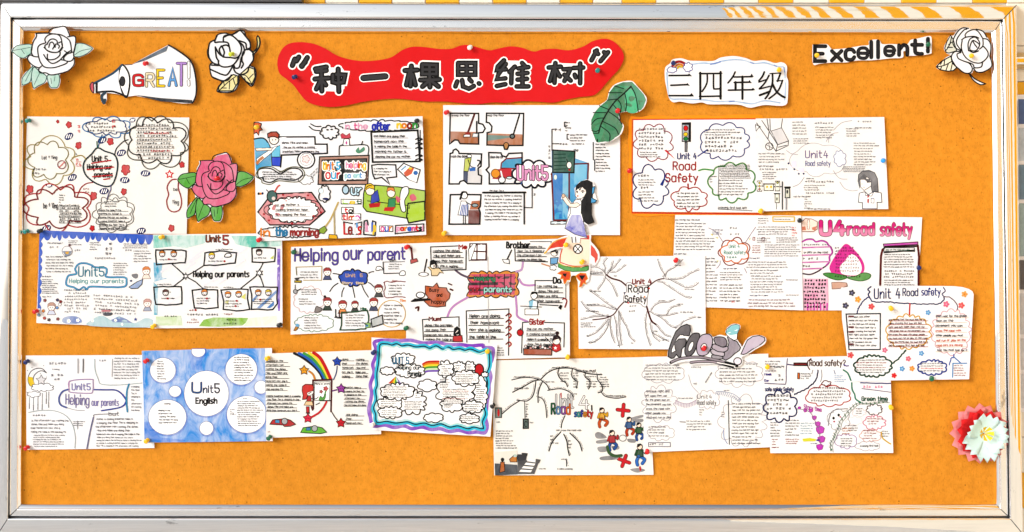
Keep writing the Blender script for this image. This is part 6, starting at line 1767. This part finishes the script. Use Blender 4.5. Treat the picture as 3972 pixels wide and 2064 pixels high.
# R --- wavy violet and cyan border
sh = poster('tilted poster with a wavy violet and cyan border, clouds and two small rainbows', '1441 1309 1929 1337 1902 1694 1443 1668', 9.2, (1410, 1290, 3.189), lifts=(0, 0, 1.5, 0))
out_ = '140 115 280 95 430 105 580 95 740 130 900 120 1050 150 1200 150 1330 165 1470 155 1490 185 1600 200 1590 330 1550 430 1575 540 1555 640 1550 750 1530 850 1520 960 1510 1060 1530 1150 1500 1240 1400 1230 1300 1240 1180 1210 1060 1225 950 1190 840 1200 720 1170 600 1190 500 1155 380 1175 260 1145 120 1155 85 1050 65 950 90 830 100 740 85 640 130 500 115 390 160 270 150 190'
inn_ = '205 150 290 140 350 155 410 138 470 165 550 155 650 178 750 170 820 195 900 165 980 205 1050 180 1110 210 1190 200 1260 220 1330 205 1440 245 1540 225 1560 400 1520 520 1535 640 1500 800 1490 920 1510 1010 1470 1110 1480 1190 1370 1170 1290 1190 1170 1155 1070 1170 960 1130 850 1150 750 1120 640 1135 540 1105 400 1120 280 1100 165 1110 150 1010 125 935 160 830 150 720 170 650 165 510 185 380 195 260'
sh.part('border_drawing').L(out_, '8438c8', 44, closed=True, wash=.25).L(inn_, '12c4e8', 62, closed=True, wash=.05).L(inn_, '0c1a24', 9, closed=True)
sh.L(warp(inn_, .965, .95, 28, 34), 'a8e4dc', 16, closed=True, wash=.5)
sh.part('rainbow_drawing')
for i, cc in enumerate(('c81c14', 'e8821c', 'f0e030', '3fa030', 'd8f0c0', '7a50c0')):
    y = 362 + i * 23
    sh.L([(735 + i * 6, y + 30 - i * 4), (800, y), (928, y - 4)], cc, 24)
for i, cc in enumerate(('c81c14', 'e8821c', 'f0e030', '3fa030', 'd0f0e0', '8a60c8')):
    sh.F([(400, 540), (305 + i * 27, 628), (332 + i * 27, 634)], cc)
sh.part('cloud_drawing').E(1430, 460, 55, 72, 'c8101c', 'K', 9)
for x, y, rx, ry, n in ((490, 330, 140, 68, 9), (295, 475, 88, 48, 9), (575, 475, 180, 80, 12), (790, 655, 112, 72, 6), (865, 1055, 120, 55, 7), (1310, 1065, 120, 58, 8), (1500, 520, 42, 30, 5), (1310, 425, 70, 65, 7), (1185, 425, 76, 62, 8), (1450, 750, 78, 210, 11), (1020, 455, 92, 100, 8), (1140, 740, 225, 190, 9), (1090, 890, 130, 85, 7), (1265, 565, 165, 92, 9), (1350, 920, 130, 70, 8), (600, 860, 165, 145, 12), (325, 880, 150, 75, 9), (330, 990, 145, 70, 9), (420, 730, 208, 96, 12)):
    sh.C(x, y, rx, ry, n, 'K', 9, min(rx, ry) * .32, fill='W')
sh.part('title_lettering').T('UNIT 5', 365, 305, 560, 385, '0c3a50', 14, over='2a86b8', ow=6).T('Helping our', 415, 410, 700, 470, '123038', 9).T('Parents', 550, 480, 715, 535, '0a1a1c', 12)
sh.part('handwriting').PA(240, 655, 600, 810, 6, 'D', rag=.15).PA(205, 820, 450, 930, 4, 'D').PA(220, 955, 450, 1050, 3, 'D').PA(500, 840, 730, 960, 5, 'D', rag=.1).PA(640, 740, 740, 810, 2, 'D').PA(960, 380, 1100, 540, 5, 'D').PA(1130, 395, 1240, 460, 2, 'D').PA(1260, 380, 1360, 470, 3, 'D').PA(1130, 510, 1400, 640, 5, 'D', rag=.15).PA(940, 570, 1080, 690, 5, 'D').PA(970, 690, 1330, 890, 7, 'D', rag=.12, cols=['D', 'r', 'D', 'D']).PA(1390, 620, 1510, 860, 8, 'D', rag=.1).PA(1240, 880, 1480, 970, 3, 'D').PA(1200, 1030, 1420, 1100, 2, 'D').PA(990, 880, 1140, 930, 2, 'D')
sh.done()

# S --- big cream mind map with traffic figures
sh = poster('large cream sheet with a black branching mind map and figures running across a road', '1908 1398 2514 1385 2535 1842 1917 1844', 3.2, (1890, 1380, 2.7896), paper='cream', lifts=(0, 0, 2, 2))
sh.part('branch_drawing')
for ln, w in (('580 255 660 180 760 140 900 135 1000 165 1100 195 1240 205', 11), ('265 262 380 238 480 238 570 262', 9), ('275 395 400 330 500 275 570 262', 11), ('525 280 515 360 490 440 440 485 400 490 320 480', 10), ('355 485 260 545 160 630', 10), ('403 490 405 600 410 690', 7), ('600 275 565 350 550 420 550 505', 11), ('555 445 600 470 630 540 643 670', 9), ('580 262 640 310 670 365', 10), ('655 375 760 358 830 365 900 400 935 450', 10),
              ('775 150 765 200 800 260 850 295 868 335', 10), ('920 150 915 220 950 265 975 280 965 350', 10), ('1060 195 1060 230 1105 270 1110 330 1095 360', 10), ('1190 215 1195 260 1240 320 1245 380 1200 400', 10), ('1235 395 1280 440 1400 460 1500 445', 9), ('840 650 810 720 800 780', 10), ('795 825 720 910 690 960 668 1030', 11), ('828 850 860 920 870 1000 888 1080', 11), ('895 838 960 900 1000 950 1025 1030', 11), ('858 1130 858 1195', 9)):
    sh.part('branch_drawing').L(ln, '141416', w * .75)
    sh.part('handwriting').fuzz(ln, 'D', 3, 9, 8)
sh.part('title_lettering').T('Unit', 745, 425, 930, 565, '2a2a2e', 24, over='c9cacc', ow=13).T('4', 1000, 440, 1090, 570, '2a2a2e', 26, over='e8e8ea', ow=14).F('790 405 805 400 805 455 795 460', 'c01820').T('Road', 695, 520, 895, 630, '101014', 22, cols=['1f5a3a', '5a8ab8', '8a4a9a', 'd8641c'], ow=13).T('safety', 945, 590, 1140, 680, '101014', 20, cols=['2a5aa8', '2f8f8a', '3a3a9a', 'd8861c', 'c82a2a', 'c82a2a'], ow=11).L('1130 540 1132 590', 'K', 16)
sh.part('signal_drawing').rect(90, 565, 155, 670, '7f8f8a', '3a3a3a', 6).E(122, 618, 13, 42, 'c8141c').rect(390, 688, 445, 785, '5a6a64', '1a1a1a', 9).E(418, 740, 14, 30, '1f4a3a', 'K', 5)
sh.part('cross_drawing')
for x, y, a in ((1470, 590, .1), (1480, 1138, .35)):
    for k in (0, math.pi / 2):
        dx, dy = 62 * math.cos(a + k), 62 * math.sin(a + k)
        sh.L([(x - dx, y - dy), (x + dx, y + dy)], '4a0a10', 42, False)
    for k in (0, math.pi / 2):
        dx, dy = 60 * math.cos(a + k), 60 * math.sin(a + k)
        sh.L([(x - dx, y - dy), (x + dx, y + dy)], 'd01c28', 31, False)
sh.part('road_drawing')
for pl in ('1165 850 1200 825 1260 850 1290 890 1190 895', '1185 920 1290 905 1290 940 1190 950', '1195 990 1290 985 1290 1035 1215 1040', '1345 980 1420 975 1425 1010 1370 1015', '1230 1095 1400 1080 1400 1120 1240 1130', '1560 670 1680 640 1680 665 1580 690', '1570 690 1680 685 1680 715 1600 720', '1520 900 1600 905 1600 940 1530 935', '1545 1230 1640 1215 1710 1240 1620 1265'):
    sh.F(pl, '77777a', True, .25)
sh.E(1467, 892, 38, 34, 'e2e2e0', '8a8a88', 6)


def runner(x, y, s, head, shirt, pants, lean=0.0):
    sh.L([(x + 5 * s, y + 95 * s), (x + 42 * s + lean, y + 125 * s), (x + 20 * s + lean, y + 165 * s)], 'K', 34 * s).L([(x + 5 * s, y + 95 * s), (x + 42 * s + lean, y + 125 * s), (x + 20 * s + lean, y + 165 * s)], pants, 26 * s)
    sh.L([(x - 10 * s, y + 95 * s), (x - 30 * s, y + 140 * s), (x - 22 * s, y + 180 * s)], 'K', 34 * s).L([(x - 10 * s, y + 95 * s), (x - 30 * s, y + 140 * s), (x - 22 * s, y + 180 * s)], pants, 26 * s)
    sh.F([(x - 32 * s, y + 30 * s), (x + 30 * s, y + 28 * s), (x + 34 * s, y + 98 * s), (x - 30 * s, y + 104 * s)], shirt, False, .05, 'K', 6)
    sh.L([(x + 26 * s, y + 36 * s), (x + 56 * s, y + 62 * s), (x + 58 * s, y + 30 * s)], 'K', 26 * s).L([(x + 26 * s, y + 36 * s), (x + 56 * s, y + 62 * s), (x + 58 * s, y + 30 * s)], shirt, 18 * s)
    sh.L([(x - 26 * s, y + 36 * s), (x - 42 * s, y + 80 * s)], 'K', 24 * s).L([(x - 26 * s, y + 36 * s), (x - 42 * s, y + 80 * s)], shirt, 17 * s)
    sh.E(x, y, 26 * s, 28 * s, 'f6dcc8', 'K', 5).F([(x - 28 * s, y), (x - 24 * s, y - 28 * s), (x + 10 * s, y - 32 * s), (x + 28 * s, y - 10 * s), (x + 8 * s, y - 12 * s), (x - 12 * s, y + 4 * s)], head)


sh.part('walker_drawing#0')
runner(1240, 590, 1.0, '14141c', 'e0a81c', 'c8501c', 18)
sh.part('walker_drawing#1')
runner(1350, 835, 1.05, '14141a', 'b02a30', '24509a', 4)
sh.L('1300 985 1320 1050 1380 1085 1450 1080', '3a5a34', 34)
sh.part('walker_drawing#2')
runner(1535, 690, .95, '14141a', '2f5a90', 'b83a18', 14)
sh.part('walker_drawing#3')
runner(1640, 750, .9, '10141a', '2a5a30', '24509a', 10)
sh.part('walker_drawing#4')
runner(1650, 985, 1.1, '1a1a1a', '1f4f2a', '2f6fc8', 6)
sh.F('1640 1200 1660 1195 1670 1240 1650 1250', 'c8141c')
sh.part('crossing_drawing').F('80 1165 325 1180 330 1285 85 1295', '3a424c', False, .1).F('325 1065 430 1070 420 1130 330 1140', '3a3a3e').F('80 1045 325 1025 325 1170 80 1160', 'd9d6cc', False, .2).F('330 1140 410 1130 560 1150 510 1280 330 1282', '4a4a4c', False, .1)
for i in range(4):
    sh.F([(345 + i * 8 + i * 20, 1255 - i * 38), (470 + i * 18, 1262 - i * 36), (485 + i * 18, 1240 - i * 36), (365 + i * 28, 1232 - i * 38)], 'f4f4f0')
sh.F('240 1120 300 1070 322 1080 322 1150 250 1150', 'c87a1c', False, .05, 'K', 5).E(300, 1082, 22, 16, 'c0d8d0').F('145 1150 185 1150 190 1250 135 1265', 'b8642a', False, .05, 'K', 5).E(165, 1125, 20, 22, 'K').F('525 1115 580 1125 560 1165 520 1150', '5a5a5a').F('370 1050 440 1055 430 1090 380 1085', '3a3a3a')
sh.part('handwriting')
for a, b, c, d, n in ((285, 215, 540, 245, 1), (290, 330, 500, 372, 1), (630, 265, 770, 300, 1), (790, 170, 900, 290, 3), (930, 170, 1010, 350, 5), (1070, 210, 1210, 345, 4), (1215, 220, 1340, 345, 4), (910, 395, 1020, 430, 1), (700, 112, 900, 140, 1), (950, 130, 1220, 190, 1), (1290, 415, 1530, 450, 1), (745, 785, 1050, 825, 1), (800, 1105, 905, 1135, 1), (755, 1200, 985, 1240, 1), (555, 1205, 690, 1235, 1), (460, 705, 560, 740, 1), (415, 510, 460, 670, 5), (85, 800, 330, 1010, 6), (95, 700, 190, 735, 1), (680, 850, 780, 960, 2), (870, 900, 920, 1010, 2)):
    sh.PA(a, b, c, d, n, 'D', U4)
sh.done()

# T --- faint pencil Unit 4
sh = poster('faint pencil poster of pale clouds around Unit 4 Road safety, under the grey Good', '2494 1385 2980 1372 2987 1735 2497 1755', 5.4, (2470, 1360, 3.189), paper='soft', lifts=(0, 0, 2, 0))
sh.part('title_lettering').T('Unit4', 755, 545, 925, 595, '5a5a60', 7).T('Road safety', 750, 615, 980, 690, '5a5a60', 7)
sh.part('cloud_drawing')
for a in ((880, 605, 145, 105, 9), (285, 660, 190, 215, 11), (300, 1020, 165, 85, 9), (330, 280, 265, 110, 9), (1310, 880, 275, 290, 12), (1270, 280, 290, 150, 10)):
    sh.C(*a, c='b9b4c0', w=5)
sh.part('ladder_drawing')
for i in range(14):
    t = i / 13
    sh.L([(480 + 250 * t, 615 + 45 * math.sin(3.1 * t)), (478 + 252 * t, 665 + 40 * math.sin(3.1 * t))], 'c9b8d0', 5, False)
    sh.L([(985 + 300 * t, 505 + 110 * t * t), (975 + 285 * t, 545 + 90 * t * t)], 'a8b4d0', 5, False)
sh.L('480 615 560 650 640 655 730 615', 'b8a8c0', 5).L('985 505 1080 510 1200 540 1290 610', '9aa8c8', 5).L('1132 618 1145 1160', '3a3a3e', 7, False).L('640 300 680 430 760 520', 'c0bcc8', 5).L('1075 980 1080 1080 1120 1150', '8fa0d0', 6).rect(145, 1138, 415, 1188, None, '7a7a8a', 6).L('535 880 600 885', 'b0b0b4', 16, False)
sh.part('handwriting').PA(90, 160, 560, 375, 5, 'd', U4, rag=.08).PA(105, 475, 450, 850, 7, 'd', U4, rag=.1, ul='c0c0c4').PA(140, 925, 420, 1070, 3, 'd', U4).CJ(155, 1140, 390, 1180, 1, 'd').PA(610, 855, 950, 990, 3, 'j', U4).CJ(665, 190, 850, 225, 1, 'd').PA(1015, 200, 1530, 400, 4, 'd', U4, rag=.05).PA(1340, 145, 1520, 180, 1, 'd', U4).PA(1170, 635, 1540, 1165, 10, 'j', U4, rag=.08).PA(1045, 745, 1120, 830, 2, 'd', U4).PA(505, 570, 705, 605, 1, 'd', U4).PA(1075, 475, 1180, 505, 1, 'd', U4).PA(770, 715, 850, 810, 2, 'd', U4).PA(700, 385, 750, 430, 1, 'd', U4)
sh.T('Culture time', 850, 380, 925, 400, '6a6a70', 5, dy=-120)
sh.done()

# U --- Road safety? with green ribbon
sh = poster('poster titled Road safety with a twisting green ribbon and magenta petals', '2963 1388 3452 1378 3465 1757 2988 1758', 7.2, (2940, 1360, 3.1875), lifts=(0, 0, 2, 1))
sh.part('title_lettering').T('Road safety?', 640, 118, 1080, 210, '4a2a1c', 13).L('655 100 615 140 620 200 640 235', '5a2020', 9).rect(445, 155, 608, 185, '7a1014', 'K', 9).L('365 100 350 240 345 400 300 415 85 405', '4a3a6a', 7).L('360 170 440 180', '4a3a6a', 10)
sh.part('cloud_drawing').C(278, 690, 200, 175, 9, '141f5a', 11, 50).C(872, 560, 272, 125, 9, 'b0202a', 8, 34).C(845, 405, 55, 28, 5, '5a1a20', 7, 16).C(1440, 730, 92, 62, 9, '3a1a20', 7, 18).C(1440, 890, 132, 80, 10, 'd87a9a', 7, 24).C(1250, 765, 80, 45, 6, 'd8c8cc', 5, 18).C(1190, 870, 100, 50, 7, 'dcd0d4', 5, 18).C(1390, 1050, 130, 70, 8, 'd8a8a0', 6, 22).C(1090, 1120, 135, 85, 8, 'a88ac0', 6, 24).C(1360, 1180, 150, 55, 7, 'b8b0b8', 5, 20)
sh.L('742 240 735 320 700 390 640 440 580 485 520 510 450 545', '101a4a', 17, jit=5).L('1055 240 1110 280 1150 370', '1f7a60', 12).L('1160 400 1165 480 1195 540 1210 600 1270 640', '2a7f68', 12).L('1060 170 1090 190 1120 188', '4a2a8a', 9).L('680 240 670 275', '8a8a90', 6).L('785 240 790 320 775 385', '8a8a90', 6).L('940 245 955 290', '7a8ab0', 7)
sh.part('ribbon_drawing')
rb = catmull(nums('1600 630 1500 635 1400 650 1300 650 1220 655 1150 710 1080 790 1010 880 990 960 950 1030 930 1090 895 1150 900 1245'), False, 4)
for i in range(len(rb) - 1):
    a, b = rb[i], rb[i + 1]
    if i % 2 == 0:
        sh.F([(a[0] - 18, a[1] - 14), (b[0] + 16, b[1] - 8), (b[0] + 14, b[1] + 16), (a[0] + 6, a[1] + 14)], '27a04a', False, .05, '1a5a2a', 3)
sh.L(rb, '2a4a34', 4, False)
sh.L([(a + 30, b + 12) for a, b in rb], '6a7a70', 4, False)
sh.part('petal_drawing')
for x, y, r in ((512, 710, 18), (585, 742, 22), (655, 745, 24), (697, 832, 28), (740, 910, 34), (770, 985, 52), (785, 1100, 46), (765, 1195, 42)):
    sh.F([(x - r, y - r * .6), (x + r * .3, y - r), (x + r, y - r * .5), (x + r * .7, y + r * .6), (x - r * .4, y + r * .9), (x - r * .9, y + r * .2)], 'c828c0', False, .08, '8a1a88', 4)
sh.L('460 720 560 730 650 770 710 880 760 1000 765 1080 780 1180', '8a6a90', 5).F('550 1090 640 1080 720 1095 710 1120 560 1125', 'e2e23a').E(745, 1108, 24, 12, '4a2a9a')
sh.L('870 930 890 800 950 735 1110 720', '6a6a74', 6, jit=3).E(998, 797, 15, 18, 'K').E(935, 835, 15, 18, 'K').E(1018, 820, 11, 8, 'c83a7a').E(942, 878, 13, 10, 'b02a5a').C(1000, 850, 130, 120, 6, '9a9aa2', 4)
sh.part('note_drawing').T('Story time', 570, 665, 785, 735, 'b83aa8', 8, dy=40).T('Green time', 1285, 570, 1600, 620, '17513c', 11).rect(490, 278, 515, 350, 'd8641c', 'K', 5).L('1270 400 1340 400 1640 408', '3a3a7a', 9, jit=3).L('1285 470 1450 490 1640 515', '6a5a80', 6).T('Mask', 80, 282, 165, 305, '3a2a8a', 8).T('Car', 80, 358, 135, 382, '3a2a8a', 8).T('safe safely Safety', 90, 455, 440, 515, '1a2560', 9)
sh.L('1525 1010 1540 1080 1600 1130 1640 1155', 'd8b02a', 10)
sh.part('handwriting').PA(80, 115, 345, 210, 2, 'D', U4).CJ(190, 190, 340, 225, 1, 'D').PA(80, 235, 250, 265, 1, 'N', U4).CJ(200, 280, 350, 390, 2, 'D').CJ(100, 535, 440, 800, 5, 'K', rag=.15).CJ(530, 275, 690, 360, 3, 'K').PA(940, 300, 1090, 390, 3, '8ab0d8', U4).CJ(650, 445, 1110, 640, 5, 'D', rag=.15).CJ(1290, 425, 1600, 475, 1, 'P').PA(150, 870, 290, 1070, 5, 'D', U4).PA(170, 1080, 290, 1210, 3, 'r', U4).PA(330, 840, 540, 1060, 5, 'D', U4).PA(340, 1080, 530, 1160, 2, 'r', U4).PA(520, 880, 710, 1040, 4, '8ab0c0', U4).PA(1210, 700, 1310, 790, 2, 'D', U4).PA(1350, 825, 1560, 920, 2, 'r', U4).PA(1110, 910, 1260, 1000, 2, 'D', U4).PA(1040, 940, 1180, 1040, 2, 's', U4).PA(1300, 970, 1500, 1100, 3, 'r', U4).PA(1020, 1070, 1200, 1190, 3, 'K', U4).PA(1250, 1150, 1540, 1200, 1, 'K', U4).PA(1530, 980, 1640, 1070, 2, 'D', U4).PA(650, 1135, 740, 1160, 1, 'N', U4)
sh.done()

# ------------------------------------------------------------------ push pins
PIN_C = {'red': (0.62, 0.008, 0.012), 'yellow': (0.85, 0.50, 0.01), 'black': (0.012, 0.013, 0.016), 'navy': (0.008, 0.018, 0.12), 'green': (0.006, 0.12, 0.05),
         'teal': (0.01, 0.22, 0.20), 'white': (0.8, 0.8, 0.8), 'blue': (0.02, 0.28, 0.75), 'lime': (0.55, 0.62, 0.03)}
PIN_M = {k: mat_plain(k + ' pin plastic', v, 0.22, 0.6) for k, v in PIN_C.items()}
NEEDLE = mat_steel('pin needle', (1, 1, 1))


def lathe(name, prof, mat, parent, n=16):
    vv, ff = [], []
    for r, y in prof:
        for i in range(n):
            t = 6.28319 * i / n
            vv.append((r * math.cos(t), y, r * math.sin(t)))
    for j in range(len(prof) - 1):
        for i in range(n):
            k = (i + 1) % n
            ff.append((j * n + i, j * n + k, (j + 1) * n + k, (j + 1) * n + i))
    ff.append(tuple(range((len(prof) - 1) * n, len(prof) * n)))
    return link_mesh(name, vv, ff, mat, parent, True)


protos = {}


def pin(x, y, colr, depth, where, r=7.2, tilt=None):
    k = Sheet.count * 7 + int(x)
    rg = random.Random(k)
    o = empty('push_pin', tuple(P(x, y, depth / 1000)), '%s push pin %s' % (colr, where), 'push pin', 'push pins in the board')
    if colr not in protos:
        hd = lathe('head', [(0.0048, -0.0002), (0.0054, -0.0012), (0.0050, -0.0024), (0.0031, -0.0032), (0.0029, -0.0085), (0.0036, -0.0100),
                            (0.0056, -0.0112), (0.0060, -0.0128), (0.0054, -0.0142), (0.0030, -0.0147)], PIN_M[colr], o)
        nd = lathe('needle', [(0.0006, 0.001), (0.0006, -0.0004)], NEEDLE, o, 6)
        protos[colr] = (hd, nd)
    else:
        for s in protos[colr]:
            c = s.copy()
            col.objects.link(c)
            c.parent = o
    ax, az = tilt if tilt else (rg.uniform(0.12, 0.42), rg.uniform(-0.42, -0.12))
    o.rotation_euler = (ax, 0, az)
    s = r / 7.2 * 0.9
    o.scale = (s * 1.12, s, s * 1.12)
    return o

PINS = [
    (571, 245, 'red', 6, 'in the middle of the megaphone'), (904, 209, 'lime', 11.2, 'in the heart of the cream-leaved rose'), (1148, 297, 'navy', 5, 'below the opening quotation mark on the red banner'),
    (1826, 182, 'white', 4.5, 'on the upper edge of the red banner'), (2320, 271, 'teal', 5, 'below the closing quotation mark on the red banner'), (2398, 427, 'red', 12, 'in the green paper leaf'),
    (2612, 243, 'navy', 6.5, 'beside the small rainbow on the cloud-shaped sign'), (3022, 268, 'yellow', 7, 'at the right end of the cloud-shaped sign'), (3168, 215, 'yellow', 5.5, 'on the capital E of Excellent'),
    (3601, 171, 'green', 5.5, 'on the exclamation mark after Excellent'), (3768, 215, 'yellow', 17, 'in the rose with striped leaves'), (116, 467, 'teal', 3.5, 'at the top corner of the poster with red blossoms'),
    (109, 896, 'teal', 3.5, 'at the bottom corner of the poster with red blossoms'), (160, 894, 'black', 6, 'at the top corner of the blue dripping border'), (847, 692, 'red', 8, 'in the heart of the pink rose'),
    (999, 492, 'yellow', 10, 'in the small red sun of the In the afternoon poster'), (1620, 468, 'black', 10, 'at the end of the words In the afternoon'), (1010, 928, 'red', 10, 'below the words In the morning'),
    (1737, 434, 'red', 4, 'above the sweeping picture'), (1727, 902, 'yellow', 4, 'at the lower corner of the puzzle-piece poster'), (2444, 660, 'red', 2.5, 'on the side edge of the orange backing card'), (2952, 816, 'yellow', 6.5, 'at the lower corner of the schoolgirl poster'),
    (3427, 622, 'blue', 6.5, 'on the edge of the schoolgirl poster'), (146, 1206, 'red', 6.5, 'at the lower part of the blue dripping border'), (633, 918, 'yellow', 8, 'in the green wash beside the heading Unit 5'), (601, 1262, 'yellow', 8, 'where the dripping-border poster meets the portrait-box poster'),
    (1089, 1259, 'black', 8.5, 'at the bottom corner of the portrait-box poster'), (1143, 977, 'green', 4.3, 'on the capital H of the violet Helping'), (1582, 956, 'red', 6.5, 'at the end of the violet lettering'), (1579, 1271, 'green', 6.5, 'at the edge between the violet-titled poster and the plaid poster'),
    (2203, 1382, 'yellow', 7.5, 'at the bottom corner of the plaid poster'), (2197, 948, 'yellow', 10.6, 'at the nose of the rocket'), (2261, 1013, 'yellow', 10.6, 'on the rocket hull above the green band'), (2624, 1007, 'red', 8.5, 'on the branching-lines poster'),
    (2733, 1347, 'red', 11, 'in the second o of the grey Good'), (3102, 854, 'black', 6.3, 'beside the yellow box on the flower-frame poster'), (3563, 1037, 'navy', 4.5, 'on the dark red notice of the peach poster'), (3454, 1193, 'yellow', 10.3, 'below the blue Unit 4 Road safety title'),
    (3614, 1465, 'green', 11, 'on the bottom edge of the poster with coloured flowers'), (110, 1400, 'navy', 4, 'at the top corner of the moon poster'), (110, 1733, 'red', 4, 'at the bottom corner of the moon poster'), (573, 1397, 'red', 6.3, 'at the top of the blue-washed poster'),
    (574, 1706, 'yellow', 6.3, 'at the bottom of the blue-washed poster'), (1043, 1388, 'yellow', 8.3, 'at the top corner of the rainbow and easel poster'), (1049, 1693, 'green', 8.3, 'at the bottom corner of the rainbow and easel poster'), (1453, 1364, 'navy', 10.4, 'on the wavy violet border'),
    (1893, 1361, 'yellow', 10.6, 'on the wavy violet border'), (1449, 1644, 'white', 10.4, 'at the bottom of the wavy violet border'), (1915, 1569, 'black', 4.4, 'at the edge of the large cream sheet'), (2511, 1748, 'red', 7, 'where the faint pencil poster covers the cream sheet'),
    (2978, 1421, 'yellow', 8.6, 'on the poster with the green ribbon near its lettering in ink'), (3454, 1576, 'yellow', 8.6, 'beside the words Green time'),
]
for x, y, c, d, where in PINS:
    pin(x, y, c, d * LV + 0.6, where)

# neighbours that show past the right side of the frame
a = P(3951, 255, 0.03)
lt = empty('latch', (a[0], WALL_Y, a[2]), 'brass and steel latch beside the top of the frame', 'latch')
box_mesh('plate', 0, 0.05, -0.022, -0.009, 0, 0.040, mat_plain('brushed brass', (0.55, 0.38, 0.16), 0.35, 0.8, 0.2), lt, 0.003)
box_mesh('bolt', -0.006, 0.04, -0.034, -0.0225, 0.008, 0.026, ST_H, lt, 0.004)
b1 = P(3952, 1600, 0.0)
b0 = P(4200, 365, 0.0)
ph = empty('photo_board', (b1[0], WALL_Y, b1[2]), 'photo collage board at the right of the steel frame', 'photo board')
W_, H_ = b0[0] - b1[0], b0[2] - b1[2]
box_mesh('backing', 0, W_, -0.014, -0.008, 0, H_, mat_plain('white board', (0.78, 0.78, 0.8), 0.4, 0.4, 0.05), ph, 0.001)
rgp = random.Random(3)
zz = 0.01
cols_ = [(0.10, 0.10, 0.11), (0.14, 0.24, 0.34), (0.02, 0.02, 0.03), (0.30, 0.42, 0.44), (0.62, 0.64, 0.68), (0.5, 0.58, 0.66), (0.06, 0.12, 0.3)]
while zz < H_ - 0.06:
    hh = min(rgp.uniform(0.07, 0.14), H_ - 0.012 - zz)
    box_mesh('photo', 0.010, W_ - 0.012, -0.0155, -0.0142, zz, zz + hh, mat_plain('photo print', rgp.choice(cols_), 0.3, 0.5, 0.25), ph, 0.0003)
    zz += hh + 0.010
